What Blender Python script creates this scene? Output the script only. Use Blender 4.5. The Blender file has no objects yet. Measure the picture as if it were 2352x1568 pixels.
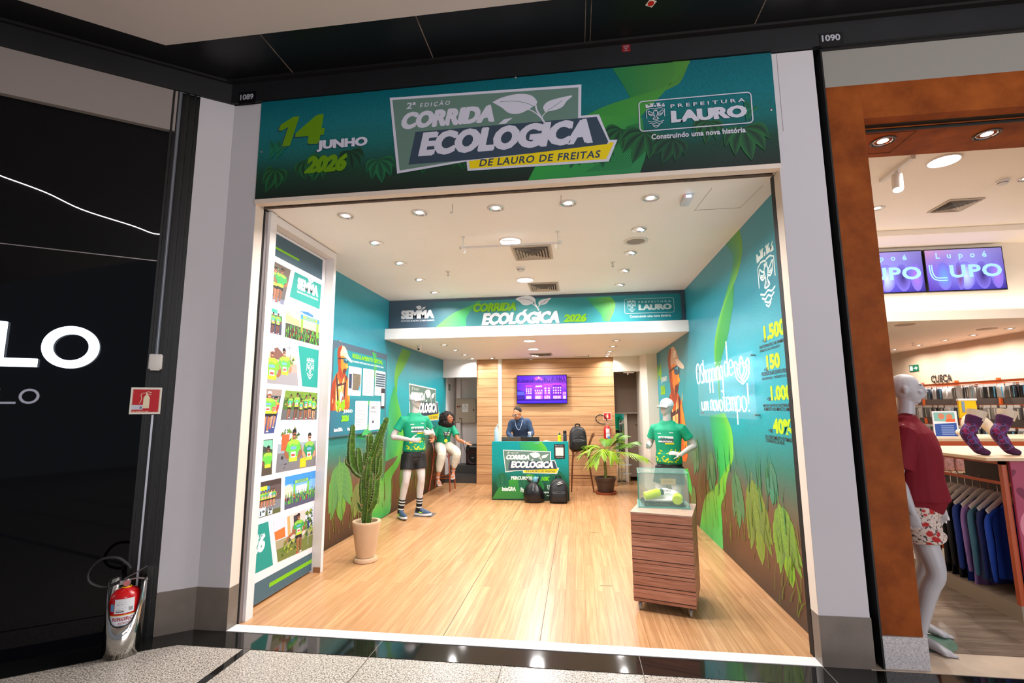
import bpy, bmesh, math, random
from mathutils import Vector, Matrix, noise
random.seed(7)
SC = bpy.context.scene
COL = SC.collection
PI = math.pi
# ---------------------------------------------------------------- camera
F, YAW, PIT, ROL, CH = 1106.6, -.13296, .13658, -.00684, 1.62
def _cam_axes():
    cy, sy, cp, sp = math.cos(YAW), math.sin(YAW), math.cos(PIT), math.sin(PIT)
    f = Vector((sy*cp, cy*cp, sp)); r = Vector((cy, -sy, 0)); u = r.cross(f)
    cr, sr = math.cos(ROL), math.sin(ROL)
    return cr*r+sr*u, -sr*r+cr*u, f
CR, CU, CF = _cam_axes()
CAMP = Vector((0, 0, CH))
cam = bpy.data.cameras.new('camera'); camo = bpy.data.objects.new('camera', cam); COL.objects.link(camo)
cam.sensor_width = 36; cam.lens = F/2352*36; cam.clip_start = .05; cam.clip_end = 100
m = Matrix(((CR.x, CU.x, -CF.x, 0), (CR.y, CU.y, -CF.y, 0), (CR.z, CU.z, -CF.z, CH), (0, 0, 0, 1)))
camo.matrix_world = m
SC.camera = camo
# ---------------------------------------------------------------- view, world
SC.view_settings.view_transform = 'Standard'; SC.view_settings.look = 'None'
SC.view_settings.exposure = 0.0; SC.view_settings.gamma = 1.0; SC.view_settings.use_curve_mapping = False
W = bpy.data.worlds.new('mall_hall_light'); SC.world = W; W.use_nodes = True
bg = W.node_tree.nodes['Background']; bg.inputs[0].default_value = (.80, .86, 1, 1); bg.inputs[1].default_value = .25
def area(name, loc, rot, sx, sy, power, col=(1, 1, 1), shape='RECTANGLE', spread=180):
    l = bpy.data.lights.new(name, 'AREA'); l.shape = shape; l.size = sx; l.size_y = sy; l.energy = power; l.color = col
    l.spread = math.radians(spread)
    o = bpy.data.objects.new(name, l); COL.objects.link(o); o.location = loc; o.rotation_euler = rot
    return o
# unseen concourse ceiling lamp behind the camera, then two fill lights added beside it
area('concourse_ceiling_light', (3.2, -3.2, 4.3), (math.radians(48), 0, math.radians(25)), 3, 1.2, 90, (1, .95, .95))
area('pillar_fill_light', (6.6, -4.6, 1.5), (math.radians(90), 0, math.radians(44)), 5, 2.2, 340, (.97, .93, .97))  # added fill with no shopfront behind it, brightens the pillar fronts
area('mall_ceiling_fill_light', (4.0, -3.0, 2.6), (math.radians(170), 0, 0), 4, 2, 300, (1, .93, .86))  # added uplight without a fixture, brightens the white mall ceiling
# ---------------------------------------------------------------- colour, material
def lin(r, g, b):
    f = lambda v: (v/255/12.92) if v/255 <= .04045 else ((v/255+.055)/1.055)**2.4
    return (f(r), f(g), f(b))
def _c(c): return lin(*c) if max(c) > 1.0 or (isinstance(c[0], int)) else tuple(c)
_M = {}
def mat(name, col, rough=.5, metal=0., emit=0., bump=0., bscale=60., trans=0., ior=1.45, alpha=1., coat=0., spec=.5, var=0., vscale=8., sss=0.):
    if name in _M: return _M[name]
    m = bpy.data.materials.new(name); m.use_nodes = True; nt = m.node_tree; b = nt.nodes['Principled BSDF']
    c = _c(col); b.inputs['Base Color'].default_value = (*c, 1); b.inputs['Roughness'].default_value = rough
    b.inputs['Metallic'].default_value = metal; b.inputs['IOR'].default_value = ior
    b.inputs['Transmission Weight'].default_value = trans; b.inputs['Alpha'].default_value = alpha
    b.inputs['Coat Weight'].default_value = coat; b.inputs['Specular IOR Level'].default_value = spec
    if emit: b.inputs['Emission Color'].default_value = (*c, 1); b.inputs['Emission Strength'].default_value = emit
    if sss: b.inputs['Subsurface Weight'].default_value = sss; b.inputs['Subsurface Radius'].default_value = (.02, .008, .004)
    tc = None
    if var or bump:
        tc = nt.nodes.new('ShaderNodeTexCoord')
    if var:
        n = nt.nodes.new('ShaderNodeTexNoise'); n.inputs['Scale'].default_value = vscale; n.inputs['Detail'].default_value = 5
        nt.links.new(tc.outputs['Object'], n.inputs['Vector'])
        r = nt.nodes.new('ShaderNodeValToRGB'); r.color_ramp.elements[0].position = .3; r.color_ramp.elements[1].position = .7
        r.color_ramp.elements[0].color = (*[max(0, v*(1-var)) for v in c], 1); r.color_ramp.elements[1].color = (*[min(1, v*(1+var)) for v in c], 1)
        nt.links.new(n.outputs['Fac'], r.inputs['Fac']); nt.links.new(r.outputs['Color'], b.inputs['Base Color'])
    if bump:
        n = nt.nodes.new('ShaderNodeTexNoise'); n.inputs['Scale'].default_value = bscale; n.inputs['Detail'].default_value = 4
        nt.links.new(tc.outputs['Object'], n.inputs['Vector'])
        bn = nt.nodes.new('ShaderNodeBump'); bn.inputs['Strength'].default_value = bump; bn.inputs['Distance'].default_value = .01
        nt.links.new(n.outputs['Fac'], bn.inputs['Height']); nt.links.new(bn.outputs['Normal'], b.inputs['Normal'])
    _M[name] = m
    return m
def ink_mat(name='printed_ink', rough=.5, grain=.0, emit=0., spec=.4):
    """print whose own colours are stored per corner"""
    if name in _M: return _M[name]
    m = bpy.data.materials.new(name); m.use_nodes = True; nt = m.node_tree; b = nt.nodes['Principled BSDF']
    a = nt.nodes.new('ShaderNodeAttribute'); a.attribute_name = 'ink'; src = a.outputs['Color']
    if grain:
        tc = nt.nodes.new('ShaderNodeTexCoord'); n = nt.nodes.new('ShaderNodeTexNoise'); n.inputs['Scale'].default_value = 60; n.inputs['Detail'].default_value = 3
        nt.links.new(tc.outputs['Object'], n.inputs['Vector'])
        mr = nt.nodes.new('ShaderNodeMapRange'); mr.inputs[1].default_value = .3; mr.inputs[2].default_value = .7; mr.inputs[3].default_value = 1-grain; mr.inputs[4].default_value = 1+grain
        nt.links.new(n.outputs['Fac'], mr.inputs[0])
        vm = nt.nodes.new('ShaderNodeVectorMath'); vm.operation = 'SCALE'; nt.links.new(src, vm.inputs[0]); nt.links.new(mr.outputs[0], vm.inputs['Scale']); src = vm.outputs[0]
    nt.links.new(src, b.inputs['Base Color']); b.inputs['Roughness'].default_value = rough; b.inputs['Specular IOR Level'].default_value = spec
    if emit: nt.links.new(src, b.inputs['Emission Color']); b.inputs['Emission Strength'].default_value = emit
    _M[name] = m
    return m
# ---------------------------------------------------------------- object helpers
def link(o): COL.objects.link(o); return o
def tag(o, label=None, cat=None, group=None, kind=None):
    if label: o['label'] = label
    if cat: o['category'] = cat
    if group: o['group'] = group
    if kind: o['kind'] = kind
    return o
def thing(name, label, cat, loc=(0, 0, 0), rz=0, group=None, kind=None):
    o = bpy.data.objects.new(name, None); link(o); o.location = loc; o.rotation_euler = (0, 0, rz); o.empty_display_size = .05
    return tag(o, label, cat, group, kind)
def root(o):
    while o.parent: o = o.parent
    return o
def dup(r, loc, rz=None, label=None, group=None, swap=None):
    def cp(o, par):
        c = o.copy(); COL.objects.link(c); c.parent = par
        if swap and c.data and o.name.split('.')[0] in swap:
            c.data = o.data.copy(); c.data.materials[0] = swap[o.name.split('.')[0]]
        for ch in [k for k in o.children]: cp(ch, c)
        return c
    c = cp(r, None); c.location = loc
    if rz is not None: c.rotation_euler = (0, 0, rz)
    if label: c['label'] = label
    if group: c['group'] = group
    return c
def catmull(pts, n=6, closed=False):
    P = [Vector(p) for p in pts]; out = []; N = len(P)
    if N < 3: return P
    rng = N if closed else N-1
    for i in range(rng):
        p0 = P[(i-1) % N] if closed or i > 0 else P[0]*2-P[1]; p1 = P[i]; p2 = P[(i+1) % N]
        p3 = P[(i+2) % N] if closed or i+2 < N else P[-1]*2-P[-2]
        for k in range(n):
            t = k/n; out.append(.5*((2*p1)+(p2-p0)*t+(2*p0-5*p1+4*p2-p3)*t*t+(3*p1-p0-3*p2+p3)*t**3))
    if not closed: out.append(P[-1])
    return out
class MB:
    """collects shapes into ONE mesh"""
    def __init__(s): s.v = []; s.f = []; s.mi = []; s.ci = []; s.T = Matrix.Identity(4); s.m = 0; s.c = None
    def _add(s, vs, fs, cols=None):
        b = len(s.v); s.v += [(s.T @ Vector(v))[:] for v in vs]
        for k, f in enumerate(fs):
            s.f.append([i+b for i in f]); s.mi.append(s.m)
            if cols is not None: s.ci.append([cols[i] for i in f])
            else: s.ci.append([s.c or (1, 1, 1)]*len(f))
        return s
    def box(s, x0, x1, y0, y1, z0, z1):
        v = [(x, y, z) for z in (z0, z1) for y in (y0, y1) for x in (x0, x1)]
        return s._add(v, [(0, 2, 3, 1), (4, 5, 7, 6), (0, 1, 5, 4), (2, 6, 7, 3), (0, 4, 6, 2), (1, 3, 7, 5)])
    def obox(s, c, sz, rz=0, rx=0, ry=0):
        T = s.T; s.T = T @ Matrix.Translation(c) @ Matrix.Rotation(rz, 4, 'Z') @ Matrix.Rotation(ry, 4, 'Y') @ Matrix.Rotation(rx, 4, 'X')
        a, b, d = sz[0]/2, sz[1]/2, sz[2]/2; s.box(-a, a, -b, b, -d, d); s.T = T; return s
    def rbox(s, c, sz, r=.02, rz=0, rx=0, ry=0, seg=3, ends=True):
        """box with rounded vertical edges and slightly domed ends"""
        T = s.T; s.T = T @ Matrix.Translation(c) @ Matrix.Rotation(rz, 4, 'Z') @ Matrix.Rotation(ry, 4, 'Y') @ Matrix.Rotation(rx, 4, 'X')
        a, b, d = sz[0]/2, sz[1]/2, sz[2]/2; r = min(r, a*.99, b*.99)
        def ring(z, k):
            o = []
            for cx, cy, a0 in ((a-r, b-r, 0), (-a+r, b-r, 90), (-a+r, -b+r, 180), (a-r, -b+r, 270)):
                for i in range(seg+1):
                    t = math.radians(a0+90*i/seg); o.append((cx+(r-k)*math.cos(t), cy+(r-k)*math.sin(t), z))
            return o
        e = min(r*.6, d*.5) if ends else 0
        R = [ring(-d, e), ring(-d+e*.35, e*.35), ring(-d+e, 0), ring(d-e, 0), ring(d-e*.35, e*.35), ring(d, e)] if e > 0 else [ring(-d, 0), ring(d, 0)]
        s.loft(R, True, True); s.T = T; return s
    def loft(s, rings, cap0=True, cap1=True, closed=True, cols=None):
        n = len(rings[0]); v = [p for r in rings for p in r]; f = []
        for i in range(len(rings)-1):
            for j in range(n if closed else n-1):
                k = (j+1) % n; f.append((i*n+j, i*n+k, (i+1)*n+k, (i+1)*n+j))
        if cap0: f.append(tuple(range(n-1, -1, -1)))
        if cap1: f.append(tuple((len(rings)-1)*n+j for j in range(n)))
        cc = None
        if cols is not None: cc = [cols[i] for i in range(len(rings)) for _ in range(n)]
        return s._add(v, f, cc)
    def tube(s, pts, rad, n=10, side=None, caps=True, round_=False, cols=None):
        P = [Vector(p) for p in pts]; N = len(P); R = rad if isinstance(rad, (list, tuple)) else [rad]*N
        R = [(r, r) if not isinstance(r, (list, tuple)) else r for r in R]
        if round_:
            d0 = (P[0]-P[1]).normalized(); d1 = (P[-1]-P[-2]).normalized(); a, b = R[0], R[-1]
            P = [P[0]+d0*min(a)*.9, P[0]+d0*min(a)*.55]+P+[P[-1]+d1*min(b)*.55, P[-1]+d1*min(b)*.9]
            R = [(a[0]*.35, a[1]*.35), (a[0]*.8, a[1]*.8)]+R+[(b[0]*.8, b[1]*.8), (b[0]*.35, b[1]*.35)]
            N = len(P)
        rings = []; prev = None
        for i in range(N):
            t = (P[min(i+1, N-1)]-P[max(i-1, 0)]).normalized()
            if side is not None: a = Vector(side)
            elif prev is not None: a = prev
            else: a = Vector((0, 0, 1)) if abs(t.z) < .9 else Vector((1, 0, 0))
            a = (a-t*a.dot(t))
            if a.length < 1e-5: a = Vector((.3, 1, .2)); a = a-t*a.dot(t)
            a.normalize(); b = t.cross(a); prev = a
            rings.append([P[i]+a*R[i][0]*math.cos(2*PI*k/n)+b*R[i][1]*math.sin(2*PI*k/n) for k in range(n)])
        return s.loft(rings, caps, caps, True, cols)
    def lathe(s, prof, c=(0, 0, 0), n=24, ax=(0, 0, 1), cap0=True, cap1=True, cols=None):
        ax = Vector(ax).normalized(); a = Vector((1, 0, 0)) if abs(ax.x) < .9 else Vector((0, 1, 0)); a = (a-ax*a.dot(ax)).normalized(); b = ax.cross(a); c = Vector(c)
        rings = [[c+ax*z+(a*math.cos(2*PI*k/n)+b*math.sin(2*PI*k/n))*r for k in range(n)] for r, z in prof]
        return s.loft(rings, cap0, cap1, True, cols)
    def ell(s, c, r, n=12, m=8, R=None):
        T = s.T; s.T = T @ Matrix.Translation(c) @ (R.to_4x4() if R else Matrix.Identity(4)) @ Matrix.Diagonal((r[0], r[1], r[2], 1))
        s.lathe([(max(.02, math.sin(PI*i/m)), -math.cos(PI*i/m)) for i in range(m+1)], n=n); s.T = T; return s
    def prism(s, poly, ext):
        n = len(poly); ext = Vector(ext); P = [Vector(p) for p in poly]
        return s._add(P+[p+ext for p in P], [tuple(range(n-1, -1, -1)), tuple(range(n, 2*n))]+[(i, (i+1) % n, n+(i+1) % n, n+i) for i in range(n)])
    def quad(s, a, b, c, d): return s._add([a, b, c, d], [(0, 1, 2, 3)])
    def build(s, name, mats, parent=None, world=True, smooth=True, ang=35, bevel=0, kind=None, label=None, fix=True):
        me = bpy.data.meshes.new(name); sh = Vector((0, 0, 0))
        if parent is not None and world: sh = root(parent).matrix_basis.translation.copy()
        solo = parent is None and world
        if solo and s.v:
            xs = [v[0] for v in s.v]; ys = [v[1] for v in s.v]; zs = [v[2] for v in s.v]
            sh = Vector(((min(xs)+max(xs))/2, (min(ys)+max(ys))/2, min(zs)))
        vs = [(v[0]-sh.x, v[1]-sh.y, v[2]-sh.z) for v in s.v]
        me.from_pydata(vs, [], s.f)
        if not isinstance(mats, (list, tuple)): mats = [mats]
        for m_ in mats: me.materials.append(m_)
        me.polygons.foreach_set('material_index', [min(i, len(mats)-1) for i in s.mi])
        if any(m_.name.startswith(('printed', 'screen', 'ink')) for m_ in mats):
            ca = me.color_attributes.new('ink', 'FLOAT_COLOR', 'CORNER'); buf = []
            for fc in s.ci:
                for c in fc: buf += [c[0], c[1], c[2], 1]
            ca.data.foreach_set('color', buf)
        me.update()
        if fix:
            bm = bmesh.new(); bm.from_mesh(me); bmesh.ops.recalc_face_normals(bm, faces=bm.faces); bm.to_mesh(me); bm.free()
        if smooth:
            me.polygons.foreach_set('use_smooth', [True]*len(me.polygons)); me.set_sharp_from_angle(angle=math.radians(ang))
        o = bpy.data.objects.new(name, me); link(o)
        if parent is not None: o.parent = parent
        elif solo: o.location = sh
        if bevel:
            b = o.modifiers.new('bevel', 'BEVEL'); b.width = bevel; b.segments = 2; b.limit_method = 'ANGLE'
        if kind: o['kind'] = kind
        if label: o['label'] = label
        return o
def struct(name, mb, m, **k):
    return mb.build(name, m, kind='structure', smooth=False, **k)
# ---------------------------------------------------------------- planes of the place, and rays through the lens onto them
class Plane:
    """a real wall or panel face: origin, u (right), v (up), n (towards the viewer)"""
    def __init__(s, o, u, v, n=None):
        s.o = Vector(o); s.u = Vector(u).normalized(); s.v = Vector(v).normalized(); s.n = Vector(n).normalized() if n else s.u.cross(s.v)
    def uv(s, px, py):
        d = CR*((px-1176)/F)-CU*((py-784)/F)+CF
        t = (s.o-CAMP).dot(s.n)/d.dot(s.n); p = CAMP+d*t-s.o
        return (p.dot(s.u), p.dot(s.v))
    def pt(s, u, v, off=0): return s.o+s.u*u+s.v*v+s.n*off
def onfloor(px, py, z=0): 
    d = CR*((px-1176)/F)-CU*((py-784)/F)+CF; t = (z-CAMP.z)/d.z; return CAMP+d*t
# ---------------------------------------------------------------- surface materials
def nodes(name):
    m = bpy.data.materials.new(name); m.use_nodes = True; return m, m.node_tree, m.node_tree.nodes['Principled BSDF']
def ramp(nt, src, stops):
    r = nt.nodes.new('ShaderNodeValToRGB'); cr = r.color_ramp
    while len(cr.elements) < len(stops): cr.elements.new(.5)
    for e, (p, c) in zip(cr.elements, stops): e.position = p; e.color = (*_c(c), 1)
    nt.links.new(src, r.inputs['Fac']); return r.outputs['Color']
def mapped(nt, scale, rot=(0, 0, 0), coord='Object'):
    tc = nt.nodes.new('ShaderNodeTexCoord'); mp = nt.nodes.new('ShaderNodeMapping'); mp.inputs['Scale'].default_value = scale; mp.inputs['Rotation'].default_value = rot
    nt.links.new(tc.outputs[coord], mp.inputs['Vector']); return mp.outputs['Vector']
def noise_fac(nt, vec, scale, detail=4, rough=.5, dist=0):
    n = nt.nodes.new('ShaderNodeTexNoise'); n.inputs['Scale'].default_value = scale; n.inputs['Detail'].default_value = detail; n.inputs['Roughness'].default_value = rough; n.inputs['Distortion'].default_value = dist
    nt.links.new(vec, n.inputs['Vector']); return n.outputs['Fac']
def mix(nt, a, b, f, mode='MIX'):
    x = nt.nodes.new('ShaderNodeMix'); x.data_type = 'RGBA'; x.blend_type = mode
    for s, v in ((6, a), (7, b)):
        if hasattr(v, 'links'): nt.links.new(v, x.inputs[s])
        else: x.inputs[s].default_value = (*_c(v), 1)
    if hasattr(f, 'links'): nt.links.new(f, x.inputs[0])
    else: x.inputs[0].default_value = f
    return x.outputs[2]
def plank_mat(name, base, dark, light, pl=1.2, pw=.09, rot=0, rough=.32, gap=(120, 70, 40), gapw=.0018, grain=(1.6, 40), bump=0.0, coat=0.):
    m, nt, b = nodes(name)
    v = mapped(nt, (1, 1, 1), (0, 0, rot) if not isinstance(rot, tuple) else rot)
    if pl > 4: v.node.inputs['Location'].default_value = (pl/2, 0, 0)
    br = nt.nodes.new('ShaderNodeTexBrick'); br.offset = .37 if pl < 4 else 0.; br.inputs['Scale'].default_value = 1; br.inputs['Brick Width'].default_value = pl; br.inputs['Row Height'].default_value = pw
    br.inputs['Mortar Size'].default_value = gapw; br.inputs['Mortar Smooth'].default_value = .2; br.inputs['Bias'].default_value = 0
    br.inputs['Color1'].default_value = (0, 0, 0, 1); br.inputs['Color2'].default_value = (1, 1, 1, 1); br.inputs['Mortar'].default_value = (.5, .5, .5, 1)
    nt.links.new(v, br.inputs['Vector'])
    # grain, stretched along the plank, shifted from plank to plank
    sp = nt.nodes.new('ShaderNodeVectorMath'); sp.operation = 'MULTIPLY'; nt.links.new(v, sp.inputs[0]); sp.inputs[1].default_value = (grain[0], grain[1], grain[1])
    ad = nt.nodes.new('ShaderNodeVectorMath'); ad.operation = 'MULTIPLY_ADD'; nt.links.new(br.outputs['Color'], ad.inputs[0]); ad.inputs[1].default_value = (17, 31, 7); nt.links.new(sp.outputs[0], ad.inputs[2])
    g = noise_fac(nt, ad.outputs[0], 1.0, 5, .6, .4)
    c1 = ramp(nt, g, [(.28, dark), (.5, base), (.72, light)])
    tone = ramp(nt, br.outputs['Color'], [(0, (232, 228, 224)), (.5, (244, 242, 240)), (1, (255, 255, 255))])
    c2 = mix(nt, c1, tone, 1.0, 'MULTIPLY')
    c3 = mix(nt, c2, gap, br.outputs['Fac'])
    nt.links.new(c3, b.inputs['Base Color']); b.inputs['Roughness'].default_value = rough; b.inputs['Coat Weight'].default_value = coat; b.inputs['Coat Roughness'].default_value = .2
    return m
M_floor = plank_mat('bamboo_strip_floor', (190, 142, 98), (170, 122, 80), (206, 162, 118), 1.9, .085, PI/2, .30, (140, 88, 52), .0016)
M_oak = plank_mat('oak_cladding', (202, 154, 108), (180, 130, 86), (218, 174, 128), 6.0, .2052, (PI/2, 0, 0), .45, (96, 64, 40), .005, (1.2, 26))
M_ped = plank_mat('slatted_walnut', (176, 118, 94), (140, 88, 66), (198, 144, 118), 5, .0985, (PI/2, 0, 0), .45, (60, 34, 24), .004, (4, 90))
def paint(name, c, rough=.55, var=.02): return mat(name, c, rough, var=var, vscale=1.5, bump=.02, bscale=200)
M_ceil = paint('ceiling_paint', (238, 234, 232)); M_wht = paint('white_wall_paint', (222, 216, 214)); M_pil = paint('pillar_paint', (196, 192, 196), .6)
M_rev = paint('cream_reveal_paint', (222, 206, 192)); M_black = mat('black_soffit_panel', (17, 17, 20), .35, bump=.02, bscale=30)
M_blackband = mat('black_fascia', (22, 22, 25), .5, var=.2, vscale=3); M_slot = mat('dark_slot', (14, 12, 12), .6)
M_mallceil = paint('mall_ceiling_paint', (205, 196, 190)); M_alu = mat('brushed_aluminium', (168, 160, 160), .35, .8)
M_glass = mat('clear_glass', (240, 255, 250), .0, trans=1., ior=1.45, spec=.5)
M_clad = mat('brown_grey_porcelain', (112, 102, 94), .25, var=.12, vscale=6)
M_wclad = mat('cream_laminate', (228, 218, 205), .4)
# speckled granite
def granite():
    m, nt, b = nodes('speckled_grey_granite'); v = mapped(nt, (1, 1, 1))
    n1 = noise_fac(nt, v, 120, 3, .6); c1 = ramp(nt, n1, [(.36, (70, 64, 60)), (.45, (150, 140, 130)), (.54, (196, 186, 174)), (.68, (214, 206, 196))])
    n2 = noise_fac(nt, v, 60, 2); c2 = ramp(nt, n2, [(.3, (150, 145, 140)), (.55, (255, 255, 255))])
    nt.links.new(mix(nt, c1, c2, .7, 'MULTIPLY'), b.inputs['Base Color']); b.inputs['Roughness'].default_value = .28; return m
M_gran = granite()
def blackgran():
    m, nt, b = nodes('polished_black_granite'); v = mapped(nt, (1, 1, 1)); n1 = noise_fac(nt, v, 400, 2)
    nt.links.new(ramp(nt, n1, [(.4, (14, 14, 13)), (.7, (26, 27, 25)), (.8, (60, 60, 55))]), b.inputs['Base Color']); b.inputs['Roughness'].default_value = .06; b.inputs['IOR'].default_value = 1.6; return m
M_bgran = blackgran()
# printed mural ground: teal fading to earth brown, printed over the whole wall
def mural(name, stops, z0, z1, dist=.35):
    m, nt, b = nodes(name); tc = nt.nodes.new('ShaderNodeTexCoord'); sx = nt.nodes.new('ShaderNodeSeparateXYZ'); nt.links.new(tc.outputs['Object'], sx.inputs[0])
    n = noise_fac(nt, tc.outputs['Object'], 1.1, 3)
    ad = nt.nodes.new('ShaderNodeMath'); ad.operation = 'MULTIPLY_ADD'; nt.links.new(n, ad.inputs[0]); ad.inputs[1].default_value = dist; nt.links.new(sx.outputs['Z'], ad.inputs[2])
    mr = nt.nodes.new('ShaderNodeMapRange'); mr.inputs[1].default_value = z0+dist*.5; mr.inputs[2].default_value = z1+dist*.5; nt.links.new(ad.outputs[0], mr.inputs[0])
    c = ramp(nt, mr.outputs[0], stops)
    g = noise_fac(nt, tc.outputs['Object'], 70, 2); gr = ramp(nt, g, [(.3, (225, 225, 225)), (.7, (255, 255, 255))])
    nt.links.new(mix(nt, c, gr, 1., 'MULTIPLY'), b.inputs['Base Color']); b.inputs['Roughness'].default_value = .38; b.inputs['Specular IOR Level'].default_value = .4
    return m
MUR = [(0, (50, 30, 18)), (.10, (98, 60, 38)), (.22, (112, 80, 58)), (.33, (60, 124, 108)), (.45, (8, 158, 168)), (.58, (18, 166, 180)), (.70, (60, 160, 178)), (.80, (8, 124, 144)), (.9, (44, 150, 168)), (1, (60, 152, 172))]
M_mur = mural('mural_print_teal_to_brown', MUR, 0, 3.32)
M_ban = mural('banner_print_teal_to_dark_leaf', [(0, (22, 34, 30)), (.25, (18, 66, 50)), (.45, (10, 104, 104)), (.7, (6, 112, 122)), (1, (4, 96, 108))], 0, .9, .12)
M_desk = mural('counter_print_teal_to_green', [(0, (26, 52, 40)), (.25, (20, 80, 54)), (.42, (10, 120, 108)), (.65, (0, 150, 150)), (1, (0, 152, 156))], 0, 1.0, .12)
XL, XR, YF, YW, YB, ZH, ZL = -2.93, 1.60, 3.5, 3.605, 10.45, 3.32, 2.68
XOL, XOR = -2.613, 1.487
# ---------------------------------------------------------------- shop shell
struct('floor', MB().box(-3.4, 1.75, YW, 13.2, -.05, 0), M_floor)
struct('trim_1', MB().box(XOL, XOR, YF-.005, YW, -.05, .004), mat('white_threshold_stone', (226, 220, 216), .15))
W_LEFT = struct('wall_left', MB().box(XL-.1, XL, 3.75, 10.62, 0, ZH), M_mur)
W_RIGHT = struct('wall_right', MB().box(XR, XR+.06, 3.66, 10.25, 0, ZH), M_mur)
struct('ceiling', MB().box(-3.1, 1.7, 3.58, 7.35, ZH, ZH+.08), M_ceil)
struct('ceiling_low', MB().box(-3.1, 1.7, 7.05, 13.2, ZL, ZL+.165), M_ceil)
struct('wall_bulkhead', MB().box(-3.1, 1.7, 7.22, 7.35, ZL+.1, ZH), M_wht)
struct('wall_back', MB().box(-2.185, .777, YB, YB+.15, 0, ZL+.02), M_oak)
struct('trim_2', MB().box(-1.705, -1.628, YB-.012, YB+.02, 0, ZL), M_wclad)
# rear lobby left of the oak wall
mb = MB(); mb.box(-3.6, -2.0, 11.35, 11.5, -.1, ZL+.2); struct('wall_lobby', mb, M_wht)
struct('wall_lobby_side', MB().box(-3.02, -2.9, 10.62, 11.35, 0, ZL), M_wht)
struct('wall_lobby_inner', MB().box(-2.09, -2.0, 10.6, 11.35, 0, ZL), M_wht)
struct('ceiling_beam_left', MB().box(XL, -2.18, 10.36, 10.5, 2.29, ZL+.01), M_wht)
struct('trim_3', MB().box(-2.84, -2.74, 11.22, 11.36, .3, 2.6), M_wht)
st = MB(); st.box(-2.93, -2.19, 10.6, 11.35, 0, .17); st.prism([(-2.93, 10.95, .17), (-2.19, 10.8, .17), (-2.19, 11.35, .17), (-2.93, 11.35, .17)], (0, 0, .17))
struct('floor_steps', st, mat('dark_slate_step', (62, 62, 60), .5, var=.1))
# right rear: door recess and pale column
struct('ceiling_beam_right', MB().box(.777, 1.31, 10.36, 10.5, 2.36, ZL+.01), M_wclad)
struct('wall_column', MB().prism([(1.31, 10.25, 0), (1.40, 9.95, 0), (1.6, 9.93, 0), (1.7, 9.95, 0), (1.7, 11.6, 0), (1.31, 11.6, 0)], (0, 0, ZL+.01)), M_wclad)
struct('wall_recess', MB().box(.7, 1.5, 12.2, 12.3, 0, ZL), mat('taupe_wall', (112, 98, 86), .6))
struct('wall_recess_side', MB().box(.60, .72, 10.6, 12.2, 0, ZL), M_wht)
# header, slot, reveals
struct('wall_header', MB().box(XOL, XOR, YF, YW-.03, 3.345, 4.24), M_wht)
struct('trim_4', MB().box(XOL, XOR, YF-.02, YF+.05, 3.31, 3.345), M_rev)
struct('trim_5', MB().box(XOL+.02, XOR-.02, YF+.05, 3.585, 3.33, 3.345), M_slot)
struct('trim_6', MB().box(XOL+.02, XOR-.02, 3.575, 3.60, 3.305, 3.4), mat('raw_slot_edge', (92, 76, 66), .8, var=.3, vscale=20))
struct('trim_7', MB().box(XOL-.02, XOL+.005, YW+.0, YW+.05, 0, 3.33), M_slot)
struct('trim_8', MB().box(XOR-.004, XOR+.02, YW-.0, YW+.06, 0, 3.33), M_slot)
struct('trim_9', MB().box(XR-.045, XR+.0, 3.66, 3.70, 0, ZH), M_slot)
# pillars
A0, A1 = Vector((-2.875, YF)), Vector((-3.076, 3.353))
DL = (A1-A0).normalized(); NL = Vector((-DL.y, DL.x)); NL = NL if NL.y < 0 else -NL     # left facade: direction and outward normal
def pil(z0, z1, e=0):
    c = [Vector((XOL+e, YW)), Vector((XOL+e, YF-e)), Vector((A0.x-e*.3, A0.y-e*1.02)), A1+NL*e, A1-NL*.3, Vector((-2.9, 3.75))]
    return MB().prism([(p.x, p.y, z0) for p in c], (0, 0, z1-z0))
struct('wall_pillar_left', pil(0, 4.24), M_pil); struct('baseboard_left', pil(0, .30, .004), M_clad)
struct('wall_pillar_right', MB().box(XOR, 1.785, YF, YW, 0, 4.24), M_pil)
struct('baseboard_right', MB().box(XOR-.004, 1.79, YF-.004, YW-.01, 0, .30), M_clad)
struct('trim_10', MB().box(XOL-.001, XOL+.002, YF+.002, YW, .30, 3.31), M_rev); struct('trim_11', MB().box(XOR-.002, XOR+.001, YF+.002, YW, .30, 3.31), M_rev)
struct('trim_12', MB().box(1.785, 1.86, 3.60, 3.75, 0, 4.24), M_slot)
struct('trim_13', MB().box(XOR+.045, XOR+.048, YF-.0015, YF, 3.6, 4.235), mat('pillar_seam', (150, 142, 142), .8))
struct('trim_14', MB().box(1.835, 1.846, 3.50, 3.64, 0, 4.24), M_slot)
# ---------------------------------------------------------------- concourse
def flatpoly(mb, pts, z): mb.prism([(p[0], p[1], z) for p in pts], (0, 0, -.02)); return mb
struct('floor_mall', MB().box(-12, 12, -9, 3.62, -.07, -.004), M_gran)
b0 = A0+NL*.0; g = .225
far = A1+DL*6
mb = MB(); flatpoly(mb, [(12, YF+.0), (12, YF-g), (A0.x-.03+.1, YF-g), tuple((A1+NL*.21+DL*-.02)), tuple(far+NL*.21), tuple(far-NL*.3), tuple(A1-NL*.3), (XOL-.2, YF+.2), (XOL, YF)], 0)
struct('floor_border', mb, M_bgran)
q = [onfloor(*p) for p in ((561, 1488), (574, 1491))]
mb = MB(); flatpoly(mb, [(-2.306, YF-g+.002), (-2.254, YF-g+.002), (-2.22, -3), (-2.27, -3)], 0); struct('floor_strip', mb, M_bgran)
mb = MB()
for x in (-1.403, -.517, .36, 1.24, 2.1): mb.box(x-.002, x+.002, -4, YF-g, -.01, .0006)
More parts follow.
